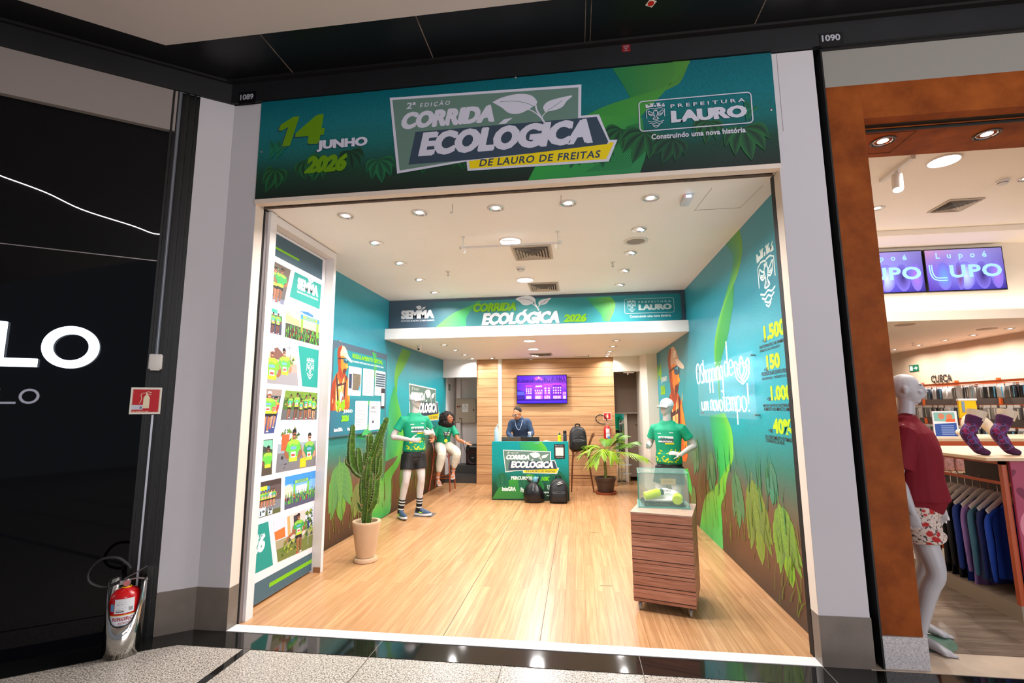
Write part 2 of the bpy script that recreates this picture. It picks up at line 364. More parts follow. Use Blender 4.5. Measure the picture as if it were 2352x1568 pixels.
for y in (2.4, 1.5): mb.box(-2.2, 4, y-.002, y+.002, -.01, -.0035)
for x in (-1.403, .36, 1.48): mb.box(x-.002, x+.002, YF-g, YF, -.01, .0006)
struct('floor_joint', mb, mat('tile_joint', (110, 104, 96), .7))
mb = MB()
for x in (-1.27, .103): mb.box(x-.0015, x+.0015, YF-.004, YW, 0, .0046)
struct('trim_15', mb, mat('threshold_joint', (150, 130, 112), .7))
# black fascia band over the shopfronts and black soffit in front of it, following the bend of the facade
def offs(e): return [(12, YF-e), (A0.x-e*.38, YF-e)]+[tuple(far+NL*e)]
def bandpoly(e0, e1): a = offs(e0); b = offs(e1); return a+b[::-1]
struct('wall_fascia', MB().prism([(p[0], p[1], 4.225) for p in bandpoly(.03, .0)], (0, 0, .2)), M_blackband)
struct('trim_16', MB().prism([(p[0], p[1], 4.40) for p in bandpoly(.075, .0)], (0, 0, .03)), M_slot)
struct('ceiling_soffit', MB().prism([(p[0], p[1], 4.42) for p in bandpoly(.56, -.2)], (0, 0, .05)), M_black)
o3 = offs(.52)
struct('ceiling_mall', MB().prism([(o3[1][0]+3.05, YF-.52, 4.40), (o3[1][0], YF-.52, 4.40), (*o3[2], 4.40), (-12, -9, 4.40), (-1.0, -9, 4.40)], (0, 0, .06)), M_mallceil)
mb = MB()
for x in (-2.30, -1.085, 1.37): mb.box(x-.004, x+.004, YF-.52, YF-.05, 4.4185, 4.43)
mb.box(.125, .129, YF-.52, YF-.05, 4.4185, 4.43); mb.box(.165, .169, YF-.52, YF-.05, 4.4185, 4.43)
struct('ceiling_joint', mb, mat('worn_panel_joint', (120, 104, 92), .7, var=.6, vscale=14))
struct('wall_upper', MB().box(-3.2, 12, YF+.0, YF+.12, 4.22, 5.2), M_black)
# ---------------------------------------------------------------- lamps of the shop
M_trim = mat('lamp_trim_white', (214, 204, 196), .4); M_refl = mat('lamp_reflector', (200, 200, 205), .12, .9)
M_lamp = mat('lamp_glow', (255, 250, 246), emit=14.); M_lampw = mat('lamp_glow_soft', (255, 240, 225), emit=6.)
def lamp_light(par, z, size, power, col, spread):
    l = bpy.data.lights.new('lamp_light', 'AREA'); l.shape = 'DISK'; l.size = size; l.energy = power; l.color = col; l.spread = math.radians(spread)
    o = bpy.data.objects.new('lamp_light', l); COL.objects.link(o); o.parent = par; o.location = (0, 0, z); return o
def downlight_parts(t, r, on=True, tilt=0):
    mb = MB(); mb.lathe([(r, 0), (r*1.0, -.004), (r*.93, -.008), (r*.86, -.006), (r*.82, 0)], n=28, cap0=False, cap1=False); mb.build('trim_ring', M_trim, t, world=False)
    mb = MB(); mb.T = Matrix.Rotation(tilt, 4, 'Y'); mb.lathe([(r*.78, -.002), (r*.74, -.005), (r*.68, .001), (r*.5, .02), (.012, .03)], n=24, cap0=False, cap1=True); mb.build('reflector', M_refl, t, world=False)
    mb = MB(); mb.T = Matrix.Rotation(tilt, 4, 'Y'); mb.lathe([(r*(.62 if on else .2), .006), (r*.25, -.004)], n=20, cap0=True, cap1=True); mb.build('bulb', M_lamp if on else M_lampw, t, world=False)
P_dl = 16.5
def downlight(x, y, z, lab, grp, r=.075, tilt=0, p=P_dl, col=(1, .97, .955), on=True):
    t = thing('ceiling_downlight', lab, 'ceiling light', (x, y, z-.001), 0, grp); downlight_parts(t, r, on, tilt)
    lamp_light(t, -.02, .09, p, col, 150); return t
ordn = ['leftmost', 'second from the left', 'middle', 'second from the right', 'rightmost']
for i, (x, y) in enumerate(((-2.0, 3.86), (-1.33, 3.89), (-.652, 3.89), (-.035, 3.885), (.638, 3.885))):
    downlight(x, y, ZH, 'bright white round downlight in the front ceiling row, '+ordn[i]+' of five', 'front row of ceiling downlights', p=P_dl*.9, col=(1, .97, .96))
ordr = ['nearest the entrance', 'second from the entrance', 'third from the entrance', 'farthest from the entrance']
for i, (x, y) in enumerate(((-2.02, 4.57), (-2.025, 5.285), (-2.035, 6.03), (-2.05, 6.765))):
    downlight(x, y, ZH, 'round downlight in the left line of the high ceiling, '+ordr[i], 'left line of ceiling downlights', tilt=-.25)
for i, (x, y) in enumerate(((.633, 4.59), (.627, 5.307), (.622, 6.015), (.628, 6.735))):
    downlight(x, y, ZH, 'round tilted downlight in the right line of the high ceiling, '+ordr[i], 'right line of ceiling downlights', tilt=.35)
def panel_light(x, y, z, lab, grp, r=.105, p=42):
    t = thing('round_led_light', lab, 'ceiling light', (x, y, z-.001), 0, grp)
    MB().lathe([(r*1.12, 0), (r*1.12, -.008), (r, -.012), (r, 0)], n=32, cap0=False, cap1=False).build('trim_ring', M_trim, t, world=False)
    MB().lathe([(r, -.010), (r*.98, -.012), (.01, -.013)], n=32, cap0=True, cap1=True).build('diffuser', M_lamp, t, world=False)
    lamp_light(t, -.03, r*2, p, (1, .98, .97), 170)
panel_light(-.641, 4.715, ZH, 'large round white led light in front of the ceiling grille', 'central led lights')
panel_light(-.654, 6.25, ZH, 'large round white led light between the two ceiling grilles', 'central led lights')
for i, y in enumerate((7.79, 8.93, 10.05)):
    panel_light(-.73-.04*i, y*.97, ZL, 'round led light in the middle of the low ceiling, '+['nearest', 'second', 'farthest'][i]+' one', 'central led lights of the low ceiling', .09, 29)
for i, y in enumerate((7.83, 8.62, 9.42, 10.17)):
    downlight(-2.20-.01*i, y, ZL, 'round downlight along the left of the low ceiling, '+['nearest', 'second', 'third', 'farthest'][i]+' one', 'left downlights of the low ceiling', p=P_dl*.6)
for i, y in enumerate((7.83, 8.59, 9.38, 9.8, 10.22)):
    downlight(.645, y, ZL, 'round downlight along the right of the low ceiling, number %s counted from the front' % ['one', 'two', 'three', 'four', 'five'][i], 'right downlights of the low ceiling', p=P_dl*.6)
downlight(-1.80, 10.2, ZL, 'round downlight in the low ceiling close to the oak wall, left of the wall screen', 'single downlights', p=5)
# ---------------------------------------------------------------- printing: flat graphics on real panels and walls
_T = {}
def glyphs(s, bold=0., space=1., res=4):
    k = (s, bold, space)
    if k in _T: return _T[k]
    cu = bpy.data.curves.new('lettering', 'FONT'); cu.body = s; cu.offset = bold; cu.space_character = space; cu.resolution_u = res; cu.dimensions = '2D'
    ob = bpy.data.objects.new('lettering', cu); me = bpy.data.meshes.new_from_object(ob)
    v = [(a.co.x, a.co.y) for a in me.vertices]; f = [tuple(p.vertices) for p in me.polygons]
    bpy.data.objects.remove(ob); bpy.data.curves.remove(cu); bpy.data.meshes.remove(me)
    x0 = min(a[0] for a in v); x1 = max(a[0] for a in v); y0 = min(a[1] for a in v); y1 = max(a[1] for a in v)
    _T[k] = (v, f, x0, x1, y0, y1); return _T[k]
def lerp(a, b, t): return tuple(x+(y-x)*t for x, y in zip(a, b))
class Print:
    """prints shapes on a Plane, one thin ink layer above the next"""
    def __init__(s, plane, parent, off=.001, eps=.00002):
        s.p = plane; s.par = parent; s.off = off; s.eps = eps; s.mb = MB(); s.h = 0.; s.F = None; s.hold = False; s.local = False
    def part(s, name, m=None, label=None):
        """close what was printed since the last call as one part"""
        o = None
        if s.mb.v: o = s.mb.build(name, m or ink_mat(), s.par, world=not s.local, smooth=False, fix=False, label=label)
        s.mb = MB(); return o
    def frame(s, bl, br=None, top=None, px=True, h=None, w=None):
        """unit frame: bl, br pixels of the base line; top = pixel row above bl (or h in metres)"""
        u0, v0 = s.p.uv(*bl) if px else bl
        if w is None: w = (s.p.uv(*br)[0] if px else br[0])-u0
        if h is None: h = s.p.uv(bl[0], top)[1]-v0
        s.F = (u0, v0, w, h); return s.F
    def m(s, x, y):
        if isinstance(s.F[0], tuple):
            a, b, c, d = s.F; p = lerp(a, b, x); q = lerp(d, c, x); return lerp(p, q, y)
        u0, v0, w, h = s.F; return (u0+x*w, v0+y*h)
    def unit(s): s.F = (0, 0, 1, 1)
    def _lay(s):
        if not s.hold: s.h += s.eps
        return s.off+s.h
    def tri(s, uvs, faces, cols):
        z = s._lay(); s.mb._add([s.p.pt(u, v, z) for u, v in uvs], faces, cols)
    def fpoly(s, pts, col, px=False):
        uv = [s.p.uv(*p) for p in pts] if px else [s.m(*p) for p in pts]
        c = _c(col); s.tri(uv, _tess(uv), [c]*len(uv))
    def ppoly(s, pts, col): s.fpoly(pts, col, True)
    def grad(s, A, B, ca, cb, px=False):
        """strip between two outlines with the same number of points; colours may be lists along it"""
        n = len(A); a = [s.p.uv(*p) if px else s.m(*p) for p in A]; b = [s.p.uv(*p) if px else s.m(*p) for p in B]
        ca = [_c(c) for c in ca] if isinstance(ca, list) else [_c(ca)]*n; cb = [_c(c) for c in cb] if isinstance(cb, list) else [_c(cb)]*n
        s.tri(a+b, [(i, i+1, n+i+1, n+i) for i in range(n-1)], ca+cb)
    def ribbon(s, L, R, cl, cr, n=6, px=True, mid=None):
        """curved ribbon: outlines sampled as curves, colours given at the keys"""
        def samp(P, C):
            Q = [tuple(v[:2]) for v in catmull([(*(s.p.uv(*p) if px else s.m(*p)), 0) for p in P], n)]
            C = [_c(c) for c in C] if isinstance(C, list) else [_c(C)]*len(P); k = len(Q)-1; o = []
            for i in range(k+1):
                t = i/k*(len(C)-1); j = min(int(t), len(C)-2); o.append(lerp(C[j], C[j+1], t-j))
            return Q, o
        a, x = samp(L, cl); b, y = samp(R, cr); soft = _c((56, 140, 96)); x = [lerp(q, soft, .28) for q in x]; y = [lerp(q, soft, .28) for q in y]
        N = max(len(a), len(b)); re = lambda q: [q[int(round(i*(len(q)-1)/(N-1)))] for i in range(N)]
        a, x, b, y = re(a), re(x), re(b), re(y)
        if mid is not None:
            t, c = mid; c = _c(c); m_ = [lerp(p, q, t) for p, q in zip(a, b)]
            s.tri(a+m_+b, [(i, i+1, N+i+1, N+i) for i in range(N-1)]+[(N+i, N+i+1, 2*N+i+1, 2*N+i) for i in range(N-1)], x+[lerp(c, lerp(p, q, t), .3) for p, q in zip(x, y)]+y)
        else: s.tri(a+b, [(i, i+1, N+i+1, N+i) for i in range(N-1)], x+y)
    def stroke(s, pts, w, col, px=False, curve=0, closed=False, wend=None):
        """w in metres"""
        uv = [s.p.uv(*p) if px else s.m(*p) for p in pts]
        if curve: uv = [tuple(v[:2]) for v in catmull([(*p, 0) for p in uv], curve, closed)]
        if closed: uv = uv+[uv[0]]
        n = len(uv); A = []; B = []
        for i in range(n):
            if closed: a = uv[(i-1) % (n-1)]; b = uv[(i+1) % (n-1)]
            else: a = uv[max(i-1, 0)]; b = uv[min(i+1, n-1)]
            dx, dy = b[0]-a[0], b[1]-a[1]; l = math.hypot(dx, dy) or 1; ww = w if wend is None else w+(wend-w)*i/(n-1)
            A.append((uv[i][0]-dy/l*ww/2, uv[i][1]+dx/l*ww/2)); B.append((uv[i][0]+dy/l*ww/2, uv[i][1]-dx/l*ww/2))
        c = _c(col); s.tri(A+B, [(i, i+1, n+i+1, n+i) for i in range(n-1)], [c]*(2*n))
    def text(s, t, bl, br=None, top=None, col=(255, 255, 255), bold=.02, shear=0., px=True, space=1., h=None, w=None, grad=None, res=3, rot=0.):
        """fits the inked box of the lettering; shear = slant; br/top pixels or w/h metres (one of w, h may be left out)"""
        v, f, x0, x1, y0, y1 = glyphs(t, bold, space, res); u0, v0 = s.p.uv(*bl) if px else (bl if s.F is None else s.m(*bl))
        if br is not None: w = (s.p.uv(*br)[0] if px else s.m(*br)[0])-u0
        if top is not None: h = (s.p.uv(bl[0], top)[1] if px else s.m(0, top)[1])-v0
        if w is None: w = h*(x1-x0)/(y1-y0)
        if h is None: h = w*(y1-y0)/(x1-x0)
        c = _c(col); uv = []
        cw = w-shear*h if br is not None else w
        if bold > .055:
            k = (bold-.045)*1.1*cw/(x1-x0)*1.0
            for d in (-k, k):
                uu = [(u0+(a-x0)/(x1-x0)*cw+shear*(b-y0)/(y1-y0)*h+d, v0+(b-y0)/(y1-y0)*h) for a, b in glyphs(t, .045, space, res)[0]]
                s.tri(uu, glyphs(t, .045, space, res)[1], [c]*len(uu))
            v, f, x0, x1, y0, y1 = glyphs(t, .045, space, res)
        for a, b in v:
            yy = (b-y0)/(y1-y0)*h; xx = (a-x0)/(x1-x0)*cw+shear*yy
            if rot: xx, yy = xx*math.cos(rot)-yy*math.sin(rot), xx*math.sin(rot)+yy*math.cos(rot)
            uv.append((u0+xx, v0+yy))
        s.tri(uv, f, [c]*len(uv) if grad is None else [lerp(c, _c(grad), (b-y0)/(y1-y0)) for a, b in v])
        return u0, v0, w, h
    def rrect(s, x0, y0, x1, y1, r, col, line=0):
        """rounded rectangle in frame units, radius in metres; line>0 draws an outline"""
        (a, b), (c, d) = s.m(x0, y0), s.m(x1, y1); P = []
        for cx, cy, a0 in ((c-r, d-r, 0), (a+r, d-r, 90), (a+r, b+r, 180), (c-r, b+r, 270)):
            for i in range(7): t = math.radians(a0+15*i); P.append((cx+r*math.cos(t), cy+r*math.sin(t)))
        F_ = s.F; s.F = (0, 0, 1, 1)
        if line: s.stroke(P, line, col, closed=True)
        else: s.fpoly(P, col)
        s.F = F_
    def disc(s, x, y, rx, ry, col, n=14, rot=0, cedge=None):
        c = _c(col); pts = [s.m(x, y)]; cc = [c]; ce = _c(cedge) if cedge else c
        for i in range(n):
            t = 2*PI*i/n; a, b = rx*math.cos(t), ry*math.sin(t); pts.append(s.m(x+a*math.cos(rot)-b*math.sin(rot), y+a*math.sin(rot)+b*math.cos(rot))); cc.append(ce)
        s.tri(pts, [(0, 1+i, 1+(i+1) % n) for i in range(n)], cc)
def _tess(uv):
    from mathutils.geometry import tessellate_polygon
    return [tuple(t) for t in tessellate_polygon([[Vector((u, v, 0)) for u, v in uv]])]
# ---- the marks that come back on several prints
def emblem(P, col, lw):
    """town crest: crown of towers, shield, bird, waves; in the current unit frame"""
    # crown
    def tower(cx, w, y0, y1, k=1):
        P.fpoly([(cx-w/2, y0), (cx+w/2, y0), (cx+w/2, y1-.04), (cx+w*.72, y1-.03), (cx+w*.72, y1), (cx+w*.36, y1), (cx+w*.36, y1-.02), (cx+w*.16, y1-.02), (cx+w*.16, y1), (cx-w*.16, y1), (cx-w*.16, y1-.02), (cx-w*.36, y1-.02), (cx-w*.36, y1), (cx-w*.72, y1), (cx-w*.72, y1-.03), (cx-w/2, y1-.04)], col)
    for cx, w, yo in ((.34, .15, .01), (.66, .15, .01)): tower(cx, w, .82+yo, .99)
    for cx, x0, x1 in ((.12, .03, .21), (.88, .79, .97)):
        P.fpoly([(x0, .80+.02*(1-abs(cx-.5))), (x1, .815), (x1-.01, .90), (cx+(.05 if cx < .5 else -.05), .90), (cx+(-.02 if cx < .5 else .02), .96), (x0 if cx < .5 else x1, .97)], col)
    for cx in (.24, .5, .76): P.fpoly([(cx-.045, .83), (cx+.045, .83), (cx+.045, .90), (cx-.045, .90)], col)
    # shield sides and book-like top
    P.stroke([(.06, .36), (.06, .72), (.25, .775), (.44, .765), (.5, .735), (.56, .765), (.75, .775), (.94, .72), (.94, .40)], lw, col)
    # bird: body, head, tail, wings
    P.stroke([(.44, .66), (.40, .60), (.43, .50), (.45, .42), (.36, .32), (.50, .30), (.64, .33), (.55, .42), (.58, .50), (.60, .60), (.56, .66)], lw, col, curve=3)
    P.stroke([(.44, .66), (.42, .70), (.47, .70), (.50, .64)], lw, col); P.stroke([(.50, .64), (.53, .70), (.58, .70), (.56, .66)], lw, col)
    P.stroke([(.42, .57), (.30, .60), (.16, .67), (.15, .58), (.20, .50), (.30, .46), (.43, .49)], lw, col, curve=3)
    P.stroke([(.58, .57), (.70, .60), (.86, .68), (.87, .59), (.80, .50), (.70, .46), (.57, .49)], lw, col, curve=3)
    for a in (.53, .50): P.stroke([(.20, a+.03), (.30, a), (.38, a+.02)], lw*.7, col); P.stroke([(.80, a+.03), (.70, a), (.62, a+.02)], lw*.7, col)
    for dx in (-.06, 0, .06): P.stroke([(.5+dx, .40), (.5+dx*1.6, .33)], lw*.7, col)
    # waves
    for y, w in ((.22, .40), (.14, .33), (.06, .2)):
        n = 12; P.stroke([(.5-w+2*w*i/n, y+.022*math.sin(i/n*2*PI*(2 if w > .25 else 1)+1.2)) for i in range(n+1)], lw, col)
    P.stroke([(.36, .025), (.5, -.03), (.64, .03)], lw, col)
def leafshape(P, base, tip, wid, bend, c0, c1, n=10):
    """pointed leaf with a lighter rib, two halves"""
    bx, by = base; tx, ty = tip; dx, dy = tx-bx, ty-by; L = []; R = []; M_ = []
    for i in range(n+1):
        t = i/n; k = math.sin(PI*t**.85)*wid; ox = bend*math.sin(PI*t)
        cx, cy = bx+dx*t-dy*ox, by+dy*t+dx*ox; M_.append((cx, cy)); L.append((cx-dy*k, cy+dx*k)); R.append((cx+dy*k, cy-dx*k))
    P.grad(L, M_, c1, c0); P.grad(M_, R, c0, c1)
def sprout(P, col, dark, lw=.003):
    """two leaves on a stem, unit frame; stem base at (.5,0)"""
    big = catmull([(.0, .80, 0), (.12, .92, 0), (.32, .99, 0), (.48, .92, 0), (.555, .74, 0), (.55, .60, 0), (.40, .40, 0), (.30, .36, 0), (.20, .42, 0), (.12, .60, 0), (.0, .80, 0)], 4)
    P.fpoly([tuple(v[:2]) for v in big], col)
    P.stroke([(.10, .79), (.25, .78), (.40, .70), (.50, .58), (.57, .42)], lw, dark, curve=4)
    P.stroke([(.545, .60), (.56, .42), (.60, .24), (.655, .0)], lw*3.2, col, curve=4)
    P.stroke([(.42, .52), (.52, .38), (.60, .20), (.64, .05)], lw*2.2, col, curve=4)
    sm = catmull([(.66, .34, 0), (.64, .50, 0), (.70, .66, 0), (.84, .74, 0), (1.0, .78, 0), (.93, .62, 0), (.88, .46, 0), (.80, .38, 0), (.66, .34, 0)], 4)
    P.fpoly([tuple(v[:2]) for v in sm], col)
    P.stroke([(.69, .38), (.78, .50), (.88, .66)], lw, dark, curve=4)
    P.stroke([(.63, .06), (.63, .22), (.70, .38)], lw*1.6, col, curve=3)
WHT = (232, 230, 236); NAVY = (48, 66, 84); SAGE = (96, 126, 116); YEL = (226, 200, 0); LIME = (140, 200, 10)
def T(P, t, x0, y0, x1, y1, col, bold=.02, shear=.0, **k):
    P.text(t, (x0, y0), (x1, y0), y1, col, bold, shear, px=False, **k)
def race_logo(P, F_, white=WHT, fine=True):
    """slanted race badge with its lines of lettering; F_ = (u, v, w, h)"""
    P.F = F_
    P.fpoly([(0, 1), (.858, .94), (.853, .564), (.928, .561), (.968, .25), (1, .245), (.961, 0), (.362, .01), (.357, .124), (.045, .039)], white)
    P.fpoly([(.013, .968), (.845, .908), (.840, .54), (.80, .2), (.37, .15), (.056, .075)], SAGE)
    P.part('badge')
    P.fpoly([(.125, .537), (.918, .535), (.962, .235), (.955, .19), (.37, .14), (.096, .14)], NAVY)
    P.fpoly([(.367, .128), (.962, .205), (.968, .225), (.985, .215), (.951, .03), (.372, .035)], YEL)
    P.part('colour_panel')
    T(P, '2ª', .079, .835, .125, .915, white, .02, .15); T(P, 'EDIÇÃO', .142, .83, .283, .905, white, .015, .15, space=1.45)
    T(P, 'CORRIDA', .05, .579, .498, .795, white, .075, .22)
    T(P, 'ECOLOGICA', .139, .228, .921, .525, white, .075, .20); P.fpoly([(.497, .545), (.523, .60), (.560, .61), (.528, .545)], white)
    T(P, 'DE LAURO DE FREITAS', .413, .052, .931, .139, NAVY, .025, .2, space=1.12)
    P.part('lettering')
    u, v, w, h = F_; P.F = (u+.471*w, v+.515*h, .347*w, .385*h); sprout(P, white, SAGE, w*.0022); P.part('leaf_mark')
def city_logo(P, F_, col=WHT, lw=.006, slogan=True):
    """outlined plate with crest and the two words; F_ is the plate's box, slogan below it"""
    P.F = F_; u, v, w, h = F_
    P.rrect(0, 0, 1, 1, h*.12, col, lw)
    P.F = (u+w*.055, v+h*.12, w*.185, h*.80); emblem(P, col, w*.0062); P.part('crest', label='white line drawing of a town crest'); P.F = F_
    T(P, 'PREFEITURA', .285, .70, .945, .82, col, .025, 0, space=1.6); T(P, 'LAURO', .285, .20, .955, .60, col, .07, 0)
    if slogan: T(P, 'Construindo uma nova história', .10, -.30, .93, -.12, col, .035, 0, space=1.06)
    P.part('lettering')
def date_mark(P, F_, g=(120, 182, 10), w_=WHT, d=NAVY, shadow=True):
    P.F = F_
    one = [(.055, .50), (.145, .50), (.235, 1.0), (.165, 1.0), (.03, .885), (.005, .79), (.045, .775), (.115, .83)]
    if shadow: P.fpoly([(a-.012, b-.012) for a, b in one], d); T(P, '4', .175, .49, .53, .985, d, .045, .12)
    P.fpoly(one, g); T(P, '4', .19, .50, .545, 1.0, g, .075, .12)
    if shadow: T(P, 'JUNHO', .438, .345, .99, .54, d, .06, .0)
    T(P, 'JUNHO', .448, .355, 1.0, .55, w_, .06, .0); T(P, '2026', .32, .0, .815, .30, g, .08, .25)
    P.part('date_lettering')
def semma_logo(P, F_, col=WHT, dark=NAVY, sub=True):
    P.F = F_; u, v, w, h = F_
    T(P, 'SEMMA', 0, .16, 1, .72, col, .085, 0); 
    if sub: T(P, 'SECRETARIA MUNICIPAL DE MEIO AMBIENTE', 0, 0, 1, .09, col, .02, 0)
    P.F = (u+.44*w, v+.60*h, .30*w, .40*h); sprout(P, col, dark, w*.004); P.part('lettering')
def monstera(P, base, tip, k, c0, c1, n=6, seed=0):
    """split leaf of a climbing plant hanging from base to tip: lobes on both sides of a rib (metres on the wall)"""
    bx, by = base; dx, dy = tip[0]-bx, tip[1]-by; r = random.Random(seed); c0, c1 = _c(c0), _c(c1)
    def g(x, y): return (bx+dx*y-dy*x*k*-1, by+dy*y+dx*x*k*-1)
    pass
    def half(sd):
        # lobes: fingers from the rib, curving towards the tip
        for i in range(n):
            t = i/n; y0 = .10+t*.56; w = (.40*math.sin(PI*(.22+.55*t))+.04)*r.uniform(.92, 1.05); dr = .10+.16*t; th = .60/n
            up = [(0, y0-th*.62), (sd*w*.5, y0-th*.75+dr*.12), (sd*w*.92, y0-th*.35+dr*.62), (sd*w, y0+dr*1.25)]
            lo = [(0, y0+th*.62), (sd*w*.42, y0+th*.62+dr*.30), (sd*w*.80, y0+th*.30+dr*.95), (sd*w, y0+dr*1.25)]
            A = [tuple(v[:2]) for v in catmull([(*g(*p), 0) for p in up], 4)]; B = [tuple(v[:2]) for v in catmull([(*g(*p), 0) for p in lo], 4)]
            m_ = len(A)-1; P.grad(A, B, [lerp(c0, c1, .25+.55*(q/m_)) for q in range(m_+1)], [lerp(c0, c1, .0+.8*(q/m_)**1.5) for q in range(m_+1)])
        A = [(0, .60), (0, .78), (0, .9), (0, 1.)]; B = [(sd*.05, .60), (sd*.17, .74), (sd*.12, .88), (0, 1.0)]
        A = [tuple(v[:2]) for v in catmull([(*g(*p), 0) for p in A], 4)]; B = [tuple(v[:2]) for v in catmull([(*g(*p), 0) for p in B], 4)]
        P.grad(A, B, lerp(c0, c1, .5), lerp(c0, c1, .9))
        P.grad([g(0, .0), g(0, .1), g(0, .66)], [g(sd*.03, -.02), g(sd*.13, .12), g(sd*.05, .66)], lerp(c0, c1, .3), lerp(c0, c1, .6))
    F_ = P.F; P.F = (0, 0, 1, 1); half(1); half(-1); P.hold = False; pass
    L = math.hypot(dx, dy); hi = lerp(c1, (.8, .9, .5), .12)
    P.stroke([g(0, -.12), g(.01, .3), g(0, .7), g(0, .99)], .012*L, hi, wend=.003*L)
    for sd in (1, -1):
        for i in range(n):
            y0 = .08+i/n*.56; P.stroke([g(0, y0), g(sd*.14, y0+.05), g(sd*.30, y0+.16+.1*i/n)], .007*L, lerp(c0, hi, .7), curve=3, wend=.002*L)
    P.hold = False; P.F = F_
def grasses(P, x0, x1, y0, y1, n, c0, c1, seed=1, sl=.12, w=.012):
    r = random.Random(seed); pass
    for i in range(n):
        x = r.uniform(x0, x1); y = r.uniform(y0, y1); h = r.uniform(.10, .34); b = r.uniform(-sl, sl)
        k = r.random(); P.stroke([(x, y), (x+b*.4, y+h*.55), (x+b, y+h)], w*r.uniform(.5, 1.4), lerp(_c(c0), _c(c1), k), curve=3, wend=.001)
    P.hold = False
# ---------------------------------------------------------------- header banner
t = thing('header_banner', 'long teal banner above the shop opening with date, slanted race badge and city crest', 'banner', (-.56, 3.49, 3.345))
MB().box(XOL, 1.492, 3.487, 3.499, 3.347, 4.222).build('panel', M_ban, t, smooth=False)
PB = Plane((0, 3.487, 0), (1, 0, 0), (0, 0, 1)); P = Print(PB, t)
P.ribbon([(1407, 157), (1437, 205), (1447, 226), (1440, 232)], [(1585, 139), (1565, 185), (1545, 200), (1500, 220)], [(10, 100, 40), (14, 110, 30)], [(70, 120, 0), (84, 130, 0)])
P.ribbon([(1345, 265), (1400, 240), (1480, 215), (1535, 195), (1580, 150), (1584, 139)], [(1420, 330), (1465, 275), (1500, 238), (1530, 205), (1552, 165), (1545, 142)], [(36, 130, 20), (66, 130, 0), (84, 126, 0)], [(40, 140, 20), (66, 140, 0), (70, 120, 0)])
P.ribbon([(1345, 265), (1300, 330), (1240, 370), (1213, 414)], [(1475, 270), (1480, 310), (1484, 350), (1470, 397)], [(70, 150, 10), (46, 150, 30), (30, 150, 40)], [(40, 130, 30), (20, 120, 50), (16, 110, 60)])
for i in range(15):
    k = i/14; P.stroke([(1345+100*k, 395-7*k), (1400+62*k, 360-6*k), (1425+45*k, 320-8*k), (1440+30*k, 290-8*k)], .004, (8, 84, 50), px=True, curve=3)
P.part('ribbon_artwork')
P.unit()
r = random.Random(4)
for i in range(19):
    px, py, sc = -2.38+i*.20+r.uniform(-.05, .05), 3.50+r.uniform(-.03, .10), r.uniform(.20, .30)
    if -.95 < px < .35: py -= .05; sc *= .7
    a = r.uniform(-.5, .5); d = r.choice([((12, 44, 34), (26, 100, 50)), ((10, 36, 30), (18, 80, 48)), ((14, 56, 44), (22, 110, 66))])
    for k in range(5): 
        b = a+(k-2)*.42; L = sc*(1-.14*abs(k-2)); bx, by = px+.1*math.sin(a), py+.12; tip = (bx+L*math.sin(b), by-L*math.cos(b)*.9)
        tip = (max(XOL+.06, min(1.43, tip[0])), max(3.352, tip[1])); leafshape(P, (bx, by), tip, .20, .12*(k-2), *d)
    P.hold = False
for x, w in ((-2.50, .05), (1.28, .05), (-2.44, .06)):
    leafshape(P, (x, 3.86), (x+.02, 3.70), .18, .1, (10, 80, 60), (14, 110, 80)); leafshape(P, (x+.1, 3.80), (x, 3.68), .15, -.2, (10, 80, 60), (14, 120, 86))
P.part('leaf_artwork', label='dark green jungle leaves printed along the bottom')
f = P.frame((636, 400), (844, 392), px=True, h=1); u0, u1 = PB.uv(636, 355)[0], PB.uv(844, 352)[0]; v0, v1 = PB.uv(699, 400)[1], PB.uv(752, 262)[1]
date_mark(P, (u0, v0, u1-u0, v1-v0), (94, 140, 0), (200, 200, 216))
race_logo(P, (-1.465, 3.453, 1.815, .693), (200, 200, 216))
u0, v0 = PB.uv(1470, 303); u1, v1 = PB.uv(1724, 218)
v0 = PB.uv(1470, 303)[1]; v1 = PB.uv(1466, 235)[1]
city_logo(P, (u0, v0, u1-u0, v1-v0), (196, 196, 210), .0085)
mb = MB()
for px, py in ((1184, 178), (1771, 252), (601, 349)):
    mb = MB(); u, v = PB.uv(px, py); mb.lathe([(.009, 0), (.009, .004), (.004, .006)], PB.pt(u, v, 0), 10, (0, -1, 0)); mb.build('mounting_screw', M_alu, t)
# ---------------------------------------------------------------- door numbers and small stickers on the black fascia
def numplate(name, lab, px, txt, e=.031):
    pl = Plane((0, YF-e, 0), (1, 0, 0), (0, 0, 1)); u, v = pl.uv(*px[0]); u1, v1 = pl.uv(*px[1])
    t = thing(name, lab, 'number sign', (u, YF-e, v))
    MB().box(u-.015, u1+.02, YF-e-.003, YF-e, v-.035, v1+.03).build('plate', mat('number_plate_black', (8, 8, 8), .4), t, smooth=False)
    P = Print(pl, t, .0035); P.unit(); P.text(txt, (u, v), col=(170, 170, 180), bold=.03, px=False, w=u1-u); P.part('lettering')
numplate('unit_number', 'black plate with the number 1089 above the left pillar', ((552, 231), (583, 217)), '1089')
numplate('unit_number', 'black plate with the number 1090 above the brown shopfront', ((1888, 97), (1929, 82)), '1090')
pl = Plane((0, YF-.031, 0), (1, 0, 0), (0, 0, 1)); u, v = pl.uv(1438, 111)
t = thing('warning_sticker', 'small red square sticker on the black fascia above the banner', 'sticker', (u, YF-.031, v-.03))
MB().box(u-.032, u+.032, YF-.033, YF-.03, v-.03, v+.03).build('sticker_panel', mat('dark_red_sticker', (120, 12, 22), .5), t, smooth=False)
